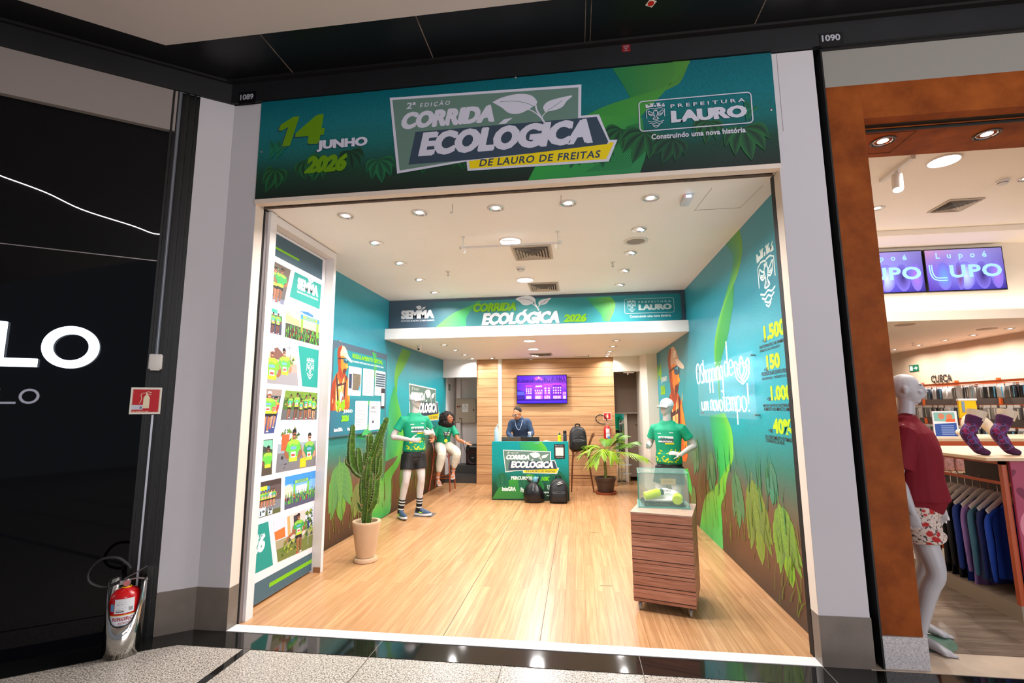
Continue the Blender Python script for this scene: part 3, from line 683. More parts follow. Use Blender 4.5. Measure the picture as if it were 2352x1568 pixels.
P = Print(pl, t, .0025); P.F = (u-.032, v-.03, .064, .06); P.fpoly([(.2, .85), (.8, .85), (.74, .5), (.55, .38), (.55, .25), (.45, .25), (.45, .38), (.26, .5)], (150, 130, 140)); P.fpoly([(.3, .78), (.46, .78), (.46, .45), (.34, .52)], (110, 10, 20)); P.fpoly([(.54, .78), (.7, .78), (.66, .52), (.54, .45)], (110, 10, 20)); P.fpoly([(.2, .1), (.8, .1), (.8, .16), (.2, .16)], (150, 120, 130)); P.part('pictogram')
c = onfloor(1495, 7, 4.42)
t = thing('ceiling_sticker', 'small white tag with a red dot on the black soffit', 'sticker', (c.x, c.y, 4.419))
MB().obox((c.x, c.y, 4.418), (.055, .055, .003), rz=.5).build('tag_panel', mat('sticker_cream', (230, 220, 205), .5), t, smooth=False)
MB().lathe([(.022, 0), (.022, -.0008)], (c.x, c.y, 4.4162), 16).build('red_dot', mat('sticker_red', (200, 20, 20), .5), t)
# ---------------------------------------------------------------- beam panel inside
t = thing('beam_panel', 'horizontal teal and grey panel above the low ceiling with ministry logo, race title and crest', 'panel sign', (-.68, 7.2, 2.845))
MB().box(-2.925, 1.595, 7.19, 7.22, 2.846, 3.312).build('panel', mat('panel_slate_blue', (66, 84, 100), .4), t, smooth=False)
PB = Plane((0, 7.19, 0), (1, 0, 0), (0, 0, 1)); P = Print(PB, t)
def tealgrad(P, x0, x1, y0, y1, c0, c1): P.F = (0, 0, 1, 1); P.grad([(x0, y0), (x0, y1)], [(x1, y0), (x1, y1)], c0, c1)
P.unit(); P.grad([(-2.3, 2.87), (-2.3, 3.27)], [(-1.0, 2.87), (-1.0, 3.27)], (58, 92, 106), (60, 146, 146)); P.grad([(-1.0, 2.87), (-1.0, 3.27)], [(1.48, 2.87), (1.48, 3.27)], (60, 146, 146), (22, 128, 140)); P.rrect(1.2, 2.87, 1.54, 3.27, .05, (22, 128, 140)); P.part('colour_panel')
P.ribbon([(1000, 752), (1040, 720), (1085, 700), (1100, 690)], [(1070, 752), (1072, 728), (1085, 710), (1106, 690)], [(110, 190, 70), (80, 180, 90), (90, 170, 30)], [(60, 170, 120), (60, 170, 100), (60, 160, 90)])
P.ribbon([(1345, 683), (1365, 705), (1380, 722), (1385, 737)], [(1402, 681), (1413, 695), (1410, 715), (1400, 738)], [(30, 150, 110), (60, 160, 90), (60, 160, 90)], [(120, 190, 60), (120, 190, 60), (110, 190, 80)]); P.part('ribbon_artwork')
u0, v0 = PB.uv(921, 739); u1, v1 = PB.uv(998, 702); semma_logo(P, (u0, v0, u1-u0, PB.uv(921, 703)[1]-v0), (222, 222, 226))
def word(P, t, bl, br, top, col, bold=.07, shear=.2, sh=None, d=.006):
    u0, v0 = P.p.uv(*bl); u1 = P.p.uv(*br)[0]; v1 = P.p.uv(bl[0], top)[1]; P.unit()
    if sh: P.text(t, (u0+d, v0-d), (u1+d, v0), v1-d, sh, bold, shear, px=False)
    P.text(t, (u0, v0), (u1, v0), v1, col, bold, shear, px=False)
word(P, 'CORRIDA', (1085, 717), (1190, 713), 697, (120, 180, 14), sh=NAVY)
word(P, 'ECOLOGICA', (1106, 747), (1291, 742), 719, (226, 224, 228), .075, sh=NAVY); P.ppoly([(1199, 717), (1204, 711), (1212, 710), (1206, 717)], (226, 224, 228))
word(P, '2026', (1294, 740), (1350, 738), 721, (120, 180, 14), sh=NAVY, d=.005); P.part('lettering')
u0, v0 = PB.uv(1184, 713); u1, v1 = PB.uv(1266, 683); P.F = (u0, v0-.01, u1-u0, PB.uv(1184, 684)[1]-v0+.04); sprout(P, (222, 220, 226), NAVY, .006); P.part('leaf_mark')
u0, v0 = PB.uv(1435, 720); u1, v1 = PB.uv(1547, 684); city_logo(P, (u0, v0, u1-u0, PB.uv(1435, 687)[1]-v0), (200, 214, 214), .006)
# ---------------------------------------------------------------- runner artwork (orange illustration)
OR = [(196, 84, 24), (228, 130, 40), (150, 54, 22), (96, 40, 30), (60, 36, 40), (240, 190, 120), (236, 160, 60)]
def runner_art(P, F_, flip=False):
    u, v, w, h = F_; P.F = (u+w, v, -w, h) if flip else F_
    S = lambda pts, c: P.fpoly([tuple(q[:2]) for q in catmull([(*p, 0) for p in pts]+[(*pts[0], 0)], 3)][:-1], c)
    S([(.02, .0), (.0, .20), (.05, .40), (.22, .56), (.48, .62), (.72, .54), (.86, .40), (.92, .20), (.84, .0)], OR[0])           # torso
    S([(.02, .0), (.0, .22), (.06, .40), (.16, .46), (.18, .25), (.14, .0)], OR[2]); S([(.70, .52), (.86, .40), (.92, .2), (.88, .06), (.76, .2), (.74, .4)], OR[1])
    S([(.24, .52), (.44, .38), (.60, .52), (.55, .20), (.50, .0), (.26, .0), (.22, .3)], OR[5]); S([(.30, .30), (.42, .33), (.50, .2), (.46, .0), (.32, .0)], OR[6])
    S([(.26, .56), (.34, .30), (.40, .0), (.34, .0), (.26, .28), (.20, .52)], OR[4]); S([(.66, .55), (.60, .30), (.56, .0), (.61, .0), (.67, .28), (.72, .52)], OR[4])
    P.fpoly([(.30, .36), (.62, .40), (.62, .44), (.30, .40)], OR[4]); P.fpoly([(.42, .12), (.60, .14), (.59, .30), (.42, .27)], (226, 224, 214))
    S([(.30, .60), (.30, .68), (.56, .70), (.62, .56), (.50, .48), (.36, .52)], OR[2])                                       # neck
    S([(.26, .70), (.24, .84), (.32, .93), (.56, .93), (.72, .86), (.75, .76), (.72, .66), (.62, .58), (.48, .58), (.34, .64)], OR[1])   # face
    S([(.26, .70), (.24, .84), (.34, .90), (.40, .80), (.42, .66), (.50, .58), (.36, .62)], OR[2]); S([(.50, .60), (.54, .645), (.66, .655), (.70, .63), (.62, .575), (.54, .57)], OR[3]); S([(.70, .74), (.78, .69), (.74, .67), (.66, .69)], OR[6]); P.fpoly([(.60, .655), (.73, .66), (.73, .648), (.60, .645)], OR[2]); S([(.36, .70), (.40, .76), (.44, .70), (.40, .66)], OR[0])
    P.fpoly([(.50, .815), (.78, .83), (.77, .745), (.66, .735), (.54, .75)], (30, 84, 104)); P.fpoly([(.56, .80), (.72, .81), (.71, .775)], (90, 170, 190)); P.fpoly([(.26, .80), (.52, .82), (.52, .80), (.26, .78)], OR[4])
    S([(.22, .84), (.24, .94), (.36, 1.0), (.56, 1.0), (.70, .93), (.78, .86), (.96, .80), (.94, .77), (.72, .81), (.50, .85), (.34, .83)], (214, 176, 150))   # cap
    S([(.22, .84), (.24, .94), (.36, 1.0), (.44, .99), (.36, .9), (.36, .83)], OR[2]); S([(.60, .88), (.74, .87), (.96, .80), (.94, .77), (.72, .81)], (240, 220, 200)); P.fpoly([(.50, .90), (.64, .90), (.66, .95), (.54, .97)], (236, 226, 214))
    for k in range(26):
        r = random.Random(k*7+3); x = r.uniform(.06, .84); y = r.uniform(.04, .50); P.fpoly([(x, y), (x+.05, y+.02+.03*r.random()), (x+.03, y+.10)], OR[r.randrange(7)])
# ---------------------------------------------------------------- right wall mural
t = W_RIGHT
PR = Plane((XR, 0, 0), (0, -1, 0), (0, 0, 1)); P = Print(PR, t, .0008)
G1, G2, G3, G4 = (86, 150, 20), (10, 132, 50), (120, 190, 0), (90, 176, 60)
P.ribbon([(1662, 556), (1681, 583), (1682, 616), (1674, 651), (1660, 700)], [(1697, 519), (1705, 566), (1699, 612), (1687, 648), (1664, 694)], [(60, 140, 120), (60, 150, 130), (50, 150, 90), (50, 150, 50)], [(110, 170, 20), (124, 180, 30), (130, 190, 30), (90, 170, 20)])
P.ribbon([(1685, 651), (1665, 690), (1652, 730), (1643, 775), (1641, 805), (1643, 841), (1650, 890), (1654, 950)], [(1686, 655), (1685, 690), (1680, 725), (1672, 770), (1662, 805), (1655, 837), (1653, 890), (1658, 945)], [(110, 180, 10), (120, 190, 10), (120, 186, 10), (110, 180, 20), (100, 170, 40)], [(0, 120, 50), (0, 130, 50), (10, 140, 60), (20, 140, 70), (50, 150, 80)], mid=(.25, (20, 140, 60)))
P.ribbon([(1630, 954), (1636, 1004), (1644, 1047), (1651, 1083), (1648, 1114)], [(1665, 948), (1680, 985), (1684, 1020), (1682, 1060), (1655, 1112)], [(10, 150, 120), (10, 160, 90), (20, 165, 70), (40, 150, 50)], [(120, 200, 20), (130, 205, 10), (120, 200, 10)], mid=(.72, (20, 170, 70)))
P.ribbon([(1684, 1045), (1652, 1105), (1630, 1128), (1619, 1145), (1613, 1173), (1609, 1201), (1607, 1216)], [(1684, 1050), (1670, 1098), (1666, 1133), (1657, 1158), (1658, 1187), (1660, 1220), (1661, 1262)], [(120, 190, 10), (130, 180, 20), (140, 170, 50), (120, 180, 40), (90, 180, 20), (20, 150, 60)], [(120, 190, 0), (110, 190, 10), (90, 190, 30), (60, 190, 60), (90, 190, 90)])
P.ribbon([(1562, 1080), (1575, 1095), (1580, 1120)], [(1580, 1075), (1588, 1110), (1592, 1150)], (90, 190, 40), (60, 180, 50))
P.part('ribbon_artwork')
P.unit()
def at(px, py): return PR.uv(px, py)
for k, (b, tp, w, c0, c1) in enumerate((((1728, 1105), (1752, 1298), 1.0, (60, 120, 70), (130, 160, 30)), ((1790, 1160), (1822, 1352), .95, (50, 120, 80), (140, 200, 20)), ((1690, 1085), (1700, 1215), .8, (36, 120, 100), (60, 140, 70)), ((1770, 1060), (1776, 1160), .8, (10, 120, 110), (30, 150, 110)), ((1636, 1040), (1632, 1130), .8, (60, 110, 80), (60, 150, 90)), ((1602, 1010), (1596, 1090), .7, (60, 100, 80), (60, 140, 90)), ((1596, 1120), (1592, 1180), .8, (60, 100, 60), (100, 140, 60)))):
    monstera(P, at(*b), at(*tp), w, lerp(_c(c0), _c((112, 74, 46)), .4), lerp(_c(c1), _c((112, 74, 46)), .2), seed=k)
u0 = at(1600, 1100)[0]; grasses(P, -7.0, -3.75, .15, .62, 90, (96, 80, 40), (110, 150, 20), 5, .10, .012)
grasses(P, -7.2, -4.2, .6, 1.05, 60, (40, 110, 80), (60, 130, 70), 8, .08, .016)
grasses(P, -4.6, -3.75, .02, .3, 14, (90, 130, 10), (110, 180, 0), 9, .16, .01)
P.part('leaf_artwork', label='green and brown jungle leaves on the lower wall'); P.h = .0002
# crest
u0, v0 = at(1746, 716); u1 = at(1789, 694)[0]; v1 = at(1737, 586)[1]
P.F = (u0, v0+.02, u1-u0, v1-v0); emblem(P, (210, 222, 218), .017); P.part('crest', label='white line crest with crown, bird and waves')
LM, DK = (176, 204, 12), (58, 44, 40)
def wt(t, x0, y0, x1, top, col, bold, yR=None):
    u0, v0 = at(x0, y0); u1 = at(x1, y0)[0]; v1 = at(x0, top)[1]; P.unit(); P.text(t, (u0, v0), (min(u1, -3.715), v0), v1, col, bold, 0, px=False)
for num, x0, y0, x1, top, de, lines in (
    ('1.500', 1762, 784, 1806, 748, (1752, 787), (('PARTICIPANTES NA PRIMEIRA', 1745, 802, 1809, 795), ('PÚBLICO ALCANÇADO', 1746, 811, 1793, 803))),
    ('150', 1768, 850, 1794, 815, (1756, 853), (('PROFISSIONAIS ENVOLVIDOS', 1750, 864, 1813, 855), ('SEGURANÇA, TRÂNSITO E LIMP', 1751, 874, 1817, 866))),
    ('1.000', 1778, 920, 1820, 886, (1762, 920), (('MUDAS NATIVAS DESTRIBUÍDAS', 1754, 934, 1822, 926), ('AUMENTO NO IMPACTO AMBIEN', 1755, 943, 1823, 935))),
    ('40%', 1783, 995, 1820, 960, (1766, 992), (('DE CRESCIMENTO ESTIMADO E', 1759, 1006, 1828, 998), ('CORRIDAS DE RUA', 1760, 1014, 1802, 1007)))):
    wt(num, x0-6, y0, x1, top, LM, .06)
    wt('+ DE', de[0], de[1], de[0]+9, de[1]-8, DK, .03)
    for s, a, b, c, d in lines: wt(s, a, b, c, d, DK, .012)
P.part('wall_lettering', label='lime figures with dark brown captions')
u0, v0 = at(1511, 908); u1 = at(1534, 905)[0]; v1 = at(1511, 838)[1]
date_mark(P, (u0, v0, u1-u0, v1-v0), (140, 190, 20), (216, 220, 210), shadow=False)
u0, v0 = at(1536, 1040); u1 = at(1585, 1060)[0]; v1 = at(1540, 801)[1]; runner_art(P, (u0, v0, u1-u0, v1-v0)); P.part('runner_artwork', label='orange illustrated runner in a cap')
# ---------------------------------------------------------------- left wall mural
t = W_LEFT
PL_ = Plane((XL, 0, 0), (0, 1, 0), (0, 0, 1)); P = Print(PL_, t, .0008); at = PL_.uv
P.ribbon([(925, 800), (912, 830), (907, 855), (906, 880), (909, 905)], [(945, 807), (935, 830), (925, 850), (914, 870), (912, 900)], [(100, 160, 20), (110, 180, 10), (110, 180, 10), (80, 160, 40)], [(60, 150, 60), (100, 170, 40), (80, 160, 60), (110, 180, 10)])
P.ribbon([(906, 885), (898, 910), (893, 940), (891, 975), (888, 1010), (884, 1060)], [(909, 890), (914, 920), (921, 950), (926, 985), (925, 1020), (915, 1045)], [(30, 150, 80), (20, 150, 90), (30, 160, 110), (70, 170, 120), (60, 170, 110)], [(60, 170, 30), (100, 190, 10), (110, 200, 0), (110, 200, 0)], mid=(.6, (40, 160, 70)))
P.ribbon([(928, 985), (912, 1050), (885, 1085), (866, 1110), (858, 1135), (860, 1160), (850, 1180), (840, 1200)], [(929, 1000), (918, 1060), (905, 1085), (899, 1100), (899, 1130), (898, 1160), (893, 1178), (875, 1190)], [(110, 190, 0), (90, 180, 0), (100, 176, 10), (140, 170, 60), (90, 180, 30), (20, 150, 60)], [(90, 180, 0), (80, 170, 20), (110, 180, 60), (120, 180, 90), (40, 160, 60), (20, 150, 60)])
P.ribbon([(835, 1010), (820, 1002), (840, 970)], [(845, 1005), (832, 1003), (845, 975)], (20, 150, 90), (60, 180, 80)); P.part('ribbon_artwork')
P.unit()
for k, (b, tp, w, c0, c1) in enumerate((((780, 1062), (784, 1196), 1.0, (30, 140, 100), (110, 180, 40)), ((880, 1040), (868, 1110), .9, (30, 120, 90), (60, 150, 80)), ((822, 1110), (814, 1190), .8, (90, 100, 60), (130, 150, 60)), ((922, 1075), (926, 1130), .8, (50, 110, 60), (90, 150, 40)), ((958, 1010), (962, 1075), .9, (10, 90, 50), (30, 140, 40)), ((975, 1060), (968, 1110), .8, (40, 80, 40), (60, 150, 40)))):
    monstera(P, at(*b), at(*tp), w, lerp(_c(c0), _c((90, 80, 50)), .45), lerp(_c(c1), _c((100, 84, 46)), .35), seed=k)
grasses(P, 5.3, 9.9, .10, .45, 120, (96, 80, 40), (100, 150, 20), 3, .09, .012); grasses(P, 8.0, 10.4, .3, .95, 90, (20, 60, 40), (40, 140, 30), 4, .06, .02)
P.part('leaf_artwork', label='green and brown jungle leaves on the lower wall'); P.h = .0002
u0, v0 = at(937, 968); u1 = at(1009, 962)[0]; v1 = at(937, 861)[1]
race_logo(P, (u0, 1.37, u1-u0, 2.06-1.37), (226, 226, 222))
P.unit(); T(P, 'SEDES', 9.45, .98, 9.85, 1.09, (220, 226, 220), .04); P.part('wall_lettering')
# ---------------------------------------------------------------- regulation poster on the left wall
t = thing('regulation_poster', 'large teal poster board on the left wall with rule sheets and an orange runner', 'poster', (XL+.04, 6.2, 1.28))
xp = XL+.045; MB().box(XL+.005, xp, 5.37, 7.06, 1.285, 2.443).build('board', mat('poster_slate', (70, 92, 108), .45), t, smooth=False)
PP = Plane((xp, 0, 0), (0, 1, 0), (0, 0, 1)); P = Print(PP, t); at = PP.uv
P.unit(); P.rrect(5.42, 1.30, 7.03, 2.36, .07, (24, 130, 140)); P.grad([(5.40, 1.30), (5.40, 1.75)], [(6.9, 1.30), (6.9, 1.75)], (40, 100, 120), (20, 140, 150)); P.part('colour_panel')
P.ribbon([(855, 808), (860, 840), (850, 870)], [(864, 812), (866, 840), (862, 870)], (80, 170, 40), (30, 150, 100)); P.ribbon([(830, 1000), (850, 960), (845, 920)], [(850, 998), (858, 960), (860, 920)], (80, 180, 60), (40, 160, 110)); P.part('ribbon_artwork')
u0, v0 = at(758, 942); u1 = at(806, 930)[0]; v1 = at(780, 793)[1]; runner_art(P, (u0-.0, v0, u1-u0, v1-v0)); P.part('runner_artwork', label='orange illustrated runner in cap and sunglasses')
def wtp(t, x0, y0, x1, top, col, bold, shear=0):
    u0, v0 = at(x0, y0); u1 = at(x1, y0)[0]; v1 = at(x0, top)[1]; P.unit(); P.text(t, (u0, v0), (u1, v0), v1, col, bold, shear, px=False)
wtp('REGULAMENTO OFICIAL:', 809, 822, 880, 811, (126, 190, 10), .05); wtp('II CORRIDA ECOLÓGICA DE LAURO DE FREITAS (2026)', 808, 832, 881, 826, (226, 230, 230), .02)
P.part('title_lettering')
for k, (xa, ya, xb, yb, lab) in enumerate(((801, 840, 830.5, 913, 'sheet of rules with a small photo'), (834, 845, 859.5, 913.5, 'sheet of rules'), (861.5, 850, 885, 914.5, 'sheet of rules with a dark table'), (816, 920, 845, 991, 'sheet of rules'), (848, 921, 873.5, 988, 'sheet of rules with a small logo'))):
    a = at(xa, ya); b = at(xb, yb); lo = at(xa, (908 if yb < 950 else 988))[1]; P.unit(); x0, x1, y0, y1 = a[0], at(xb, ya)[0], lo, a[1]
    P.rrect(x0, y0, x1, y1, .015, (228, 230, 234)); W_ = x1-x0; r = random.Random(k+5)
    yy = y1-.03
    while yy > y0+.04:
        if r.random() < .82 and not (k == 0 and yy < y0+.29 and yy > y0+.06) and not (k == 2 and y0+.12 < yy < y0+.34) and not (k == 4 and yy < y0+.22): 
            P.fpoly([(x0+.02, yy), (x0+.02+(W_-.04)*r.uniform(.6, 1), yy), (x0+.02+(W_-.04)*r.uniform(.6, 1), yy+.006), (x0+.02, yy+.006)], (140, 146, 152))
        yy -= .0135
    if k == 0:
        P.fpoly([(x0+.015, y0+.09), (x0+.10, y0+.09), (x0+.10, y0+.28), (x0+.015, y0+.28)], (44, 60, 84)); P.fpoly([(x0+.12, y0+.07), (x1-.02, y0+.07), (x1-.02, y0+.29), (x0+.12, y0+.29)], (110, 100, 84)); P.fpoly([(x1-.09, y0+.07), (x1-.02, y0+.07), (x1-.02, y0+.16)], (90, 170, 220))
        for _ in range(50): xx, y_ = r.uniform(x0+.125, x1-.04), r.uniform(y0+.08, y0+.27); P.fpoly([(xx, y_), (xx+.012, y_), (xx+.006, y_+.015)], r.choice([(60, 60, 50), (170, 150, 120), (80, 110, 60), (140, 120, 110)]))
    if k == 2:
        for i in range(6): P.fpoly([(x0+.03, y0+.13+i*.034), (x1-.01, y0+.13+i*.034), (x1-.01, y0+.155+i*.034), (x0+.03, y0+.155+i*.034)], (50, 80, 96)); P.fpoly([(x0+.01, y0+.13+i*.034), (x0+.04, y0+.13+i*.034), (x0+.04, y0+.155+i*.034), (x0+.01, y0+.155+i*.034)], (120, 180, 130))
    if k == 4: P.unit(); P.text('LAURO', (x0+.07, y0+.30), col=(60, 66, 80), bold=.05, px=False, w=.12); P.stroke([(x0+.06, y0+.26), (x0+.22, y0+.26)], .004, (120, 120, 130)); P.fpoly([(x0+.10, y0+.10), (x0+.12, y0+.15), (x0+.14, y0+.12), (x0+.16, y0+.15), (x0+.18, y0+.10)], (60, 66, 80))
    P.part('rules_sheet', label=lab)
P.rrect(6.86, 1.62, 7.00, 1.92, .01, (44, 34, 38)); P.unit(); P.fpoly([(6.875, 1.66), (6.985, 1.66), (6.985, 1.85), (6.875, 1.85)], (216, 216, 214)); P.part('code_plate', label='dark plate with a pale blank square')
u0, v0 = at(769, 969); u1 = at(808, 966)[0]; v1 = at(769, 917)[1]; date_mark(P, (u0, v0, u1-u0, v1-v0), (126, 200, 20), WHT, shadow=False)
wtp('inteGRA', 766, 992, 786, 983, (230, 232, 236), .06); wtp('Parvi', 797, 989, 807, 982, (230, 232, 236), .05); P.part('sponsor_lettering')
mb = MB(); 
for y in (5.55, 6.55): MB().box(XL+.002, xp+.004, y-.03, y+.03, 2.44, 2.452).build('mounting_clip', M_alu, t, smooth=False)
# ---------------------------------------------------------------- wall of race photographs (left, in a white frame)
t = thing('photo_display_frame', 'white floor to ceiling box frame with a collage of eleven race photographs and teal tiles', 'photo display', (-2.76, 4.25, 0))
mb = MB(); mb.box(-2.92, -2.595, 3.665, 3.70, 0, 3.31); mb.build('near_jamb', M_wht, t, smooth=False)
MB().box(-2.60, -2.575, 3.655, 3.74, 0, 3.31).build('aluminium_edge', M_wht, t, smooth=False)
MB().box(-2.64, -2.60, 3.62, 3.655, 0, 3.30).build('steel_profile', M_alu, t, smooth=False)
MB().box(-2.92, -2.59, 4.785, 4.83, .0, 3.31).build('far_jamb', M_wht, t, smooth=False)
MB().box(-2.92, -2.59, 3.70, 4.785, 3.24, 3.31).build('head_board', M_wht, t, smooth=False)
MB().box(-2.665, -2.592, 4.778, 4.785, .0, .05).build('kick_plate', mat('kick_wood', (150, 104, 70), .5), t, smooth=False)
XC = -2.685
MB().box(XC-.02, XC, 3.705, 4.78, .02, 3.235).build('panel', mat('collage_white', (224, 220, 224), .35), t, smooth=False)
PC = Plane((XC, 0, 0), (0, 1, 0), (0, 0, 1)); P = Print(PC, t, .0006); at = PC.uv
def quad(*p): return tuple(at(*q) for q in (p[3], p[2], p[1], p[0]))       # bl, br, tr, tl from tl, tr, br, bl pixels
def clampq(q): return tuple((min(max(a, 3.708), 4.777), min(max(b, .021), 3.23)) for a, b in q)
SK = [(190, 120, 84), (150, 92, 62), (120, 72, 50), (206, 146, 112)]
def runner2d(P, x, y, h, r, asp, shirt=None, legs=True, bib=True, cap=False, sk=None):
    """printed runner; x centre, y feet (or waist when legs is off), h full height, in unit coordinates of a picture with aspect asp"""
    k = h/asp; sk = sk or r.choice(SK); shirt = shirt or r.choice([(70, 176, 60), (50, 160, 84), (96, 190, 70), (40, 140, 90)]); sh2 = lerp(_c(shirt), _c((190, 214, 60)), .5)
    X = lambda a: min(.985, max(.015, x+a*k)); Y = lambda b: min(.985, max(.012, y+b*h)); f = lambda pts, c: P.fpoly([(X(a), Y(b)) for a, b in pts], c)
    if legs:
        f([(-.10, .0), (-.04, .0), (-.01, .3), (-.02, .48), (-.12, .48), (-.11, .25)], sk); f([(.03, .02), (.09, .02), (.12, .28), (.12, .48), (.02, .48)], lerp(_c(sk), (0, 0, 0), .25)); f([(-.13, .36), (.0, .40), (.13, .36), (.13, .52), (-.13, .52)], (26, 26, 34)); f([(-.13, -.02), (-.03, -.02), (-.03, .02), (-.12, .02)], (220, 60, 60)); f([(.02, .0), (.12, .0), (.11, .035), (.02, .03)], (230, 230, 230))
    f([(-.25, .56), (-.16, .50), (-.13, .56), (-.19, .62), (-.17, .76), (-.24, .74), (-.28, .62)], sk); f([(.25, .54), (.17, .50), (.13, .54), (.19, .60), (.17, .76), (.24, .74), (.28, .6)], sk)
    f([(-.13, .46), (.13, .46), (.14, .62), (.24, .66), (.19, .80), (.07, .845), (-.07, .845), (-.19, .80), (-.24, .66), (-.14, .62)], shirt); f([(-.12, .46), (.12, .46), (.125, .54), (.02, .56), (-.125, .53)], lerp(_c(shirt), _c((226, 220, 40)), .6)); f([(-.19, .80), (-.07, .845), (.07, .845), (.19, .80), (.12, .74), (-.05, .77), (-.13, .73)], sh2)
    f([(-.045, .84), (.045, .84), (.04, .90), (-.04, .90)], lerp(_c(sk), (0, 0, 0), .2))
    if bib: f([(-.08, .53), (.07, .53), (.07, .63), (-.08, .63)], (226, 224, 226)); f([(-.06, .55), (.05, .55), (.05, .59), (-.06, .59)], (220, 70, 50)); f([(-.09, .67), (.08, .67), (.08, .72), (-.09, .72)], (110, 160, 210))
    P.disc(X(0), Y(.935), .062*k, .072*h, sk, 10); f([(-.065, .945), (-.062, 1.0), (-.02, 1.03), (.035, 1.025), (.065, .99), (.065, .945), (.02, .965)], (180, 190, 205) if cap else r.choice([(30, 22, 22), (46, 30, 24), (24, 22, 28)])); f([(-.045, .915), (.05, .915), (.05, .935), (-.045, .935)], (36, 36, 44)); f([(-.02, .885), (.025, .885), (.025, .892), (-.02, .892)], (230, 226, 220))
def photo(px, bg, fn, seed, lab):
    P.h = .0003; q = clampq(quad(*px)); P.F = q; r = random.Random(seed); asp = abs(q[1][0]-q[0][0])/abs(q[3][1]-q[0][1])
    for pts, c in bg: P.fpoly(pts, c)
    fn(r, asp); P.part('race_photograph', label=lab)
def bands(*st):
    o = []; ys = [s[0] for s in st]+[1.0]
    for i, (y, c) in enumerate(st): o.append(([(0, y), (1, y), (1, ys[i+1]), (0, ys[i+1])], c))
    return o
def speck(P, r, n, x0, x1, y0, y1, cols, s=.02):
    for _ in range(n): x, y = r.uniform(x0, x1-s), r.uniform(y0, y1-s); a = s*r.uniform(.5, 1.4); P.fpoly([(x, y), (min(x+a, x1), y+a*.2), (x+a*.5, min(y+a, y1))], r.choice(cols))
def crowd(P, r, asp, rows, y0, dy, h, n):
    for i in range(rows):
        y = y0+dy*(rows-1-i)
        for j in range(n): 
            x = (j+.5+r.uniform(-.3, .3))/n; c = r.choice([(60, 150, 70), (80, 176, 60), (110, 190, 60), (40, 130, 80), (60, 40, 50), (170, 60, 50)]); k = h/asp
            if x-k*.16 < .01 or x+k*.16 > .99: continue
            P.fpoly([(x-k*.16, y), (x+k*.16, y), (x+k*.13, y+h*.62), (x-k*.13, y+h*.62)], c); P.disc(x, y+h*.78, .10*k, .14*h, r.choice(SK+[(50, 34, 30)]), 6)
GRN = [(50, 90, 30), (90, 130, 40), (150, 170, 60), (40, 70, 40), (110, 120, 50)]
def f1(r, a):
    speck(P, r, 24, .02, .5, .55, .92, [(70, 130, 200), (230, 210, 60), (90, 170, 90)], .08)
    for x, h in ((.10, .78), (.34, .86), (.64, .90)): runner2d(P, x, .01, h, r, a, bib=False)
photo(((617, 593), (668, 620), (651, 700), (611, 685)), bands((0, (110, 116, 140)), (.12, (90, 84, 80)), (.4, (96, 84, 74))), f1, 1, 'photograph of three people in green holding a prize')
def f2(r, a): 
    P.fpoly([(0.02, .86), (.7, .80), (.7, .96), (.02, .98)], (60, 160, 140))
    for x in (.2, .48, .76): runner2d(P, x, .02, .80, r, a)
photo(((609, 701), (649, 713), (646, 770), (606, 760)), bands((0, (60, 60, 80)), (.5, (60, 120, 70)), (.75, (170, 186, 196))), f2, 2, 'photograph of runners cheering')
def arch(P, x0, x1, y0, y1):
    P.fpoly([(x0, y0), (x0+.06, y0), (x0+.06, y1), (x0, y1)], (120, 190, 50)); P.fpoly([(x1-.06, y0), (x1, y0), (x1, y1), (x1-.06, y1)], (120, 190, 50)); P.fpoly([(x0-.02, y1-.11), (x1+.02, y1-.11), (x1+.02, y1+.02), (x0-.02, y1+.02)], (50, 130, 190)); P.fpoly([(x0+.05, y1-.09), (x1-.04, y1-.09), (x1-.04, y1), (x0+.05, y1)], (150, 200, 70))
    T(P, 'LARGADA', x0+.12, y1-.075, x1-.10, y1-.015, (40, 100, 150), .03)
def f3(r, a):
    P.fpoly([(.1, .5), (.36, .44), (.36, .97), (.12, .97)], (232, 200, 160)); P.fpoly([(.0, .45), (.38, .40), (.38, .56), (.0, .66)], (226, 190, 120)); P.fpoly([(.36, .86), (.6, .92), (.8, .86), (.76, .80), (.5, .82)], (40, 110, 190))
    arch(P, .42, .96, .22, .76); crowd(P, r, a, 5, .0, .075, .13, 19)
photo(((659, 692), (735, 720), (732, 794), (654, 773)), bands((0, (60, 70, 50)), (.4, (220, 190, 150)), (.75, (226, 214, 200))), f3, 3, 'photograph of a crowd under the start arch')
def f4(r, a):
    P.fpoly([(.22, .56), (.22, .76), (.42, .84), (.60, .70), (.60, .56)], (120, 80, 70)); speck(P, r, 20, .6, .97, .45, .68, GRN+[(200, 150, 90)], .08); P.stroke([at_ for at_ in ((.80, .6), (.80, .95))], .006, (90, 110, 110)); P.stroke([(.72, .88), (.88, .88)], .005, (90, 110, 110))
    runner2d(P, .62, -.28, 1.10, r, a, legs=False); runner2d(P, .27, -.50, 1.28, r, a, legs=False, shirt=(120, 186, 50), cap=True, sk=SK[1])
photo(((605, 774), (678, 790), (685, 886), (598, 878)), bands((0, (150, 146, 150)), (.3, (170, 150, 140)), (.5, (190, 170, 160)), (.7, (206, 208, 216))), f4, 4, 'photograph of a woman and a man running in green shirts')
def f5(r, a): crowd(P, r, a, 3, .48, .10, .16, 7); runner2d(P, .78, .12, .70, r, a, shirt=(216, 50, 40)); runner2d(P, .44, .03, .90, r, a, cap=True, sk=SK[0])
photo(((597, 891), (648, 895), (629, 994), (591, 997)), bands((0, (60, 76, 130)), (.45, (70, 80, 90)), (.85, (150, 130, 120))), f5, 5, 'photograph of a bearded runner in a pale cap')
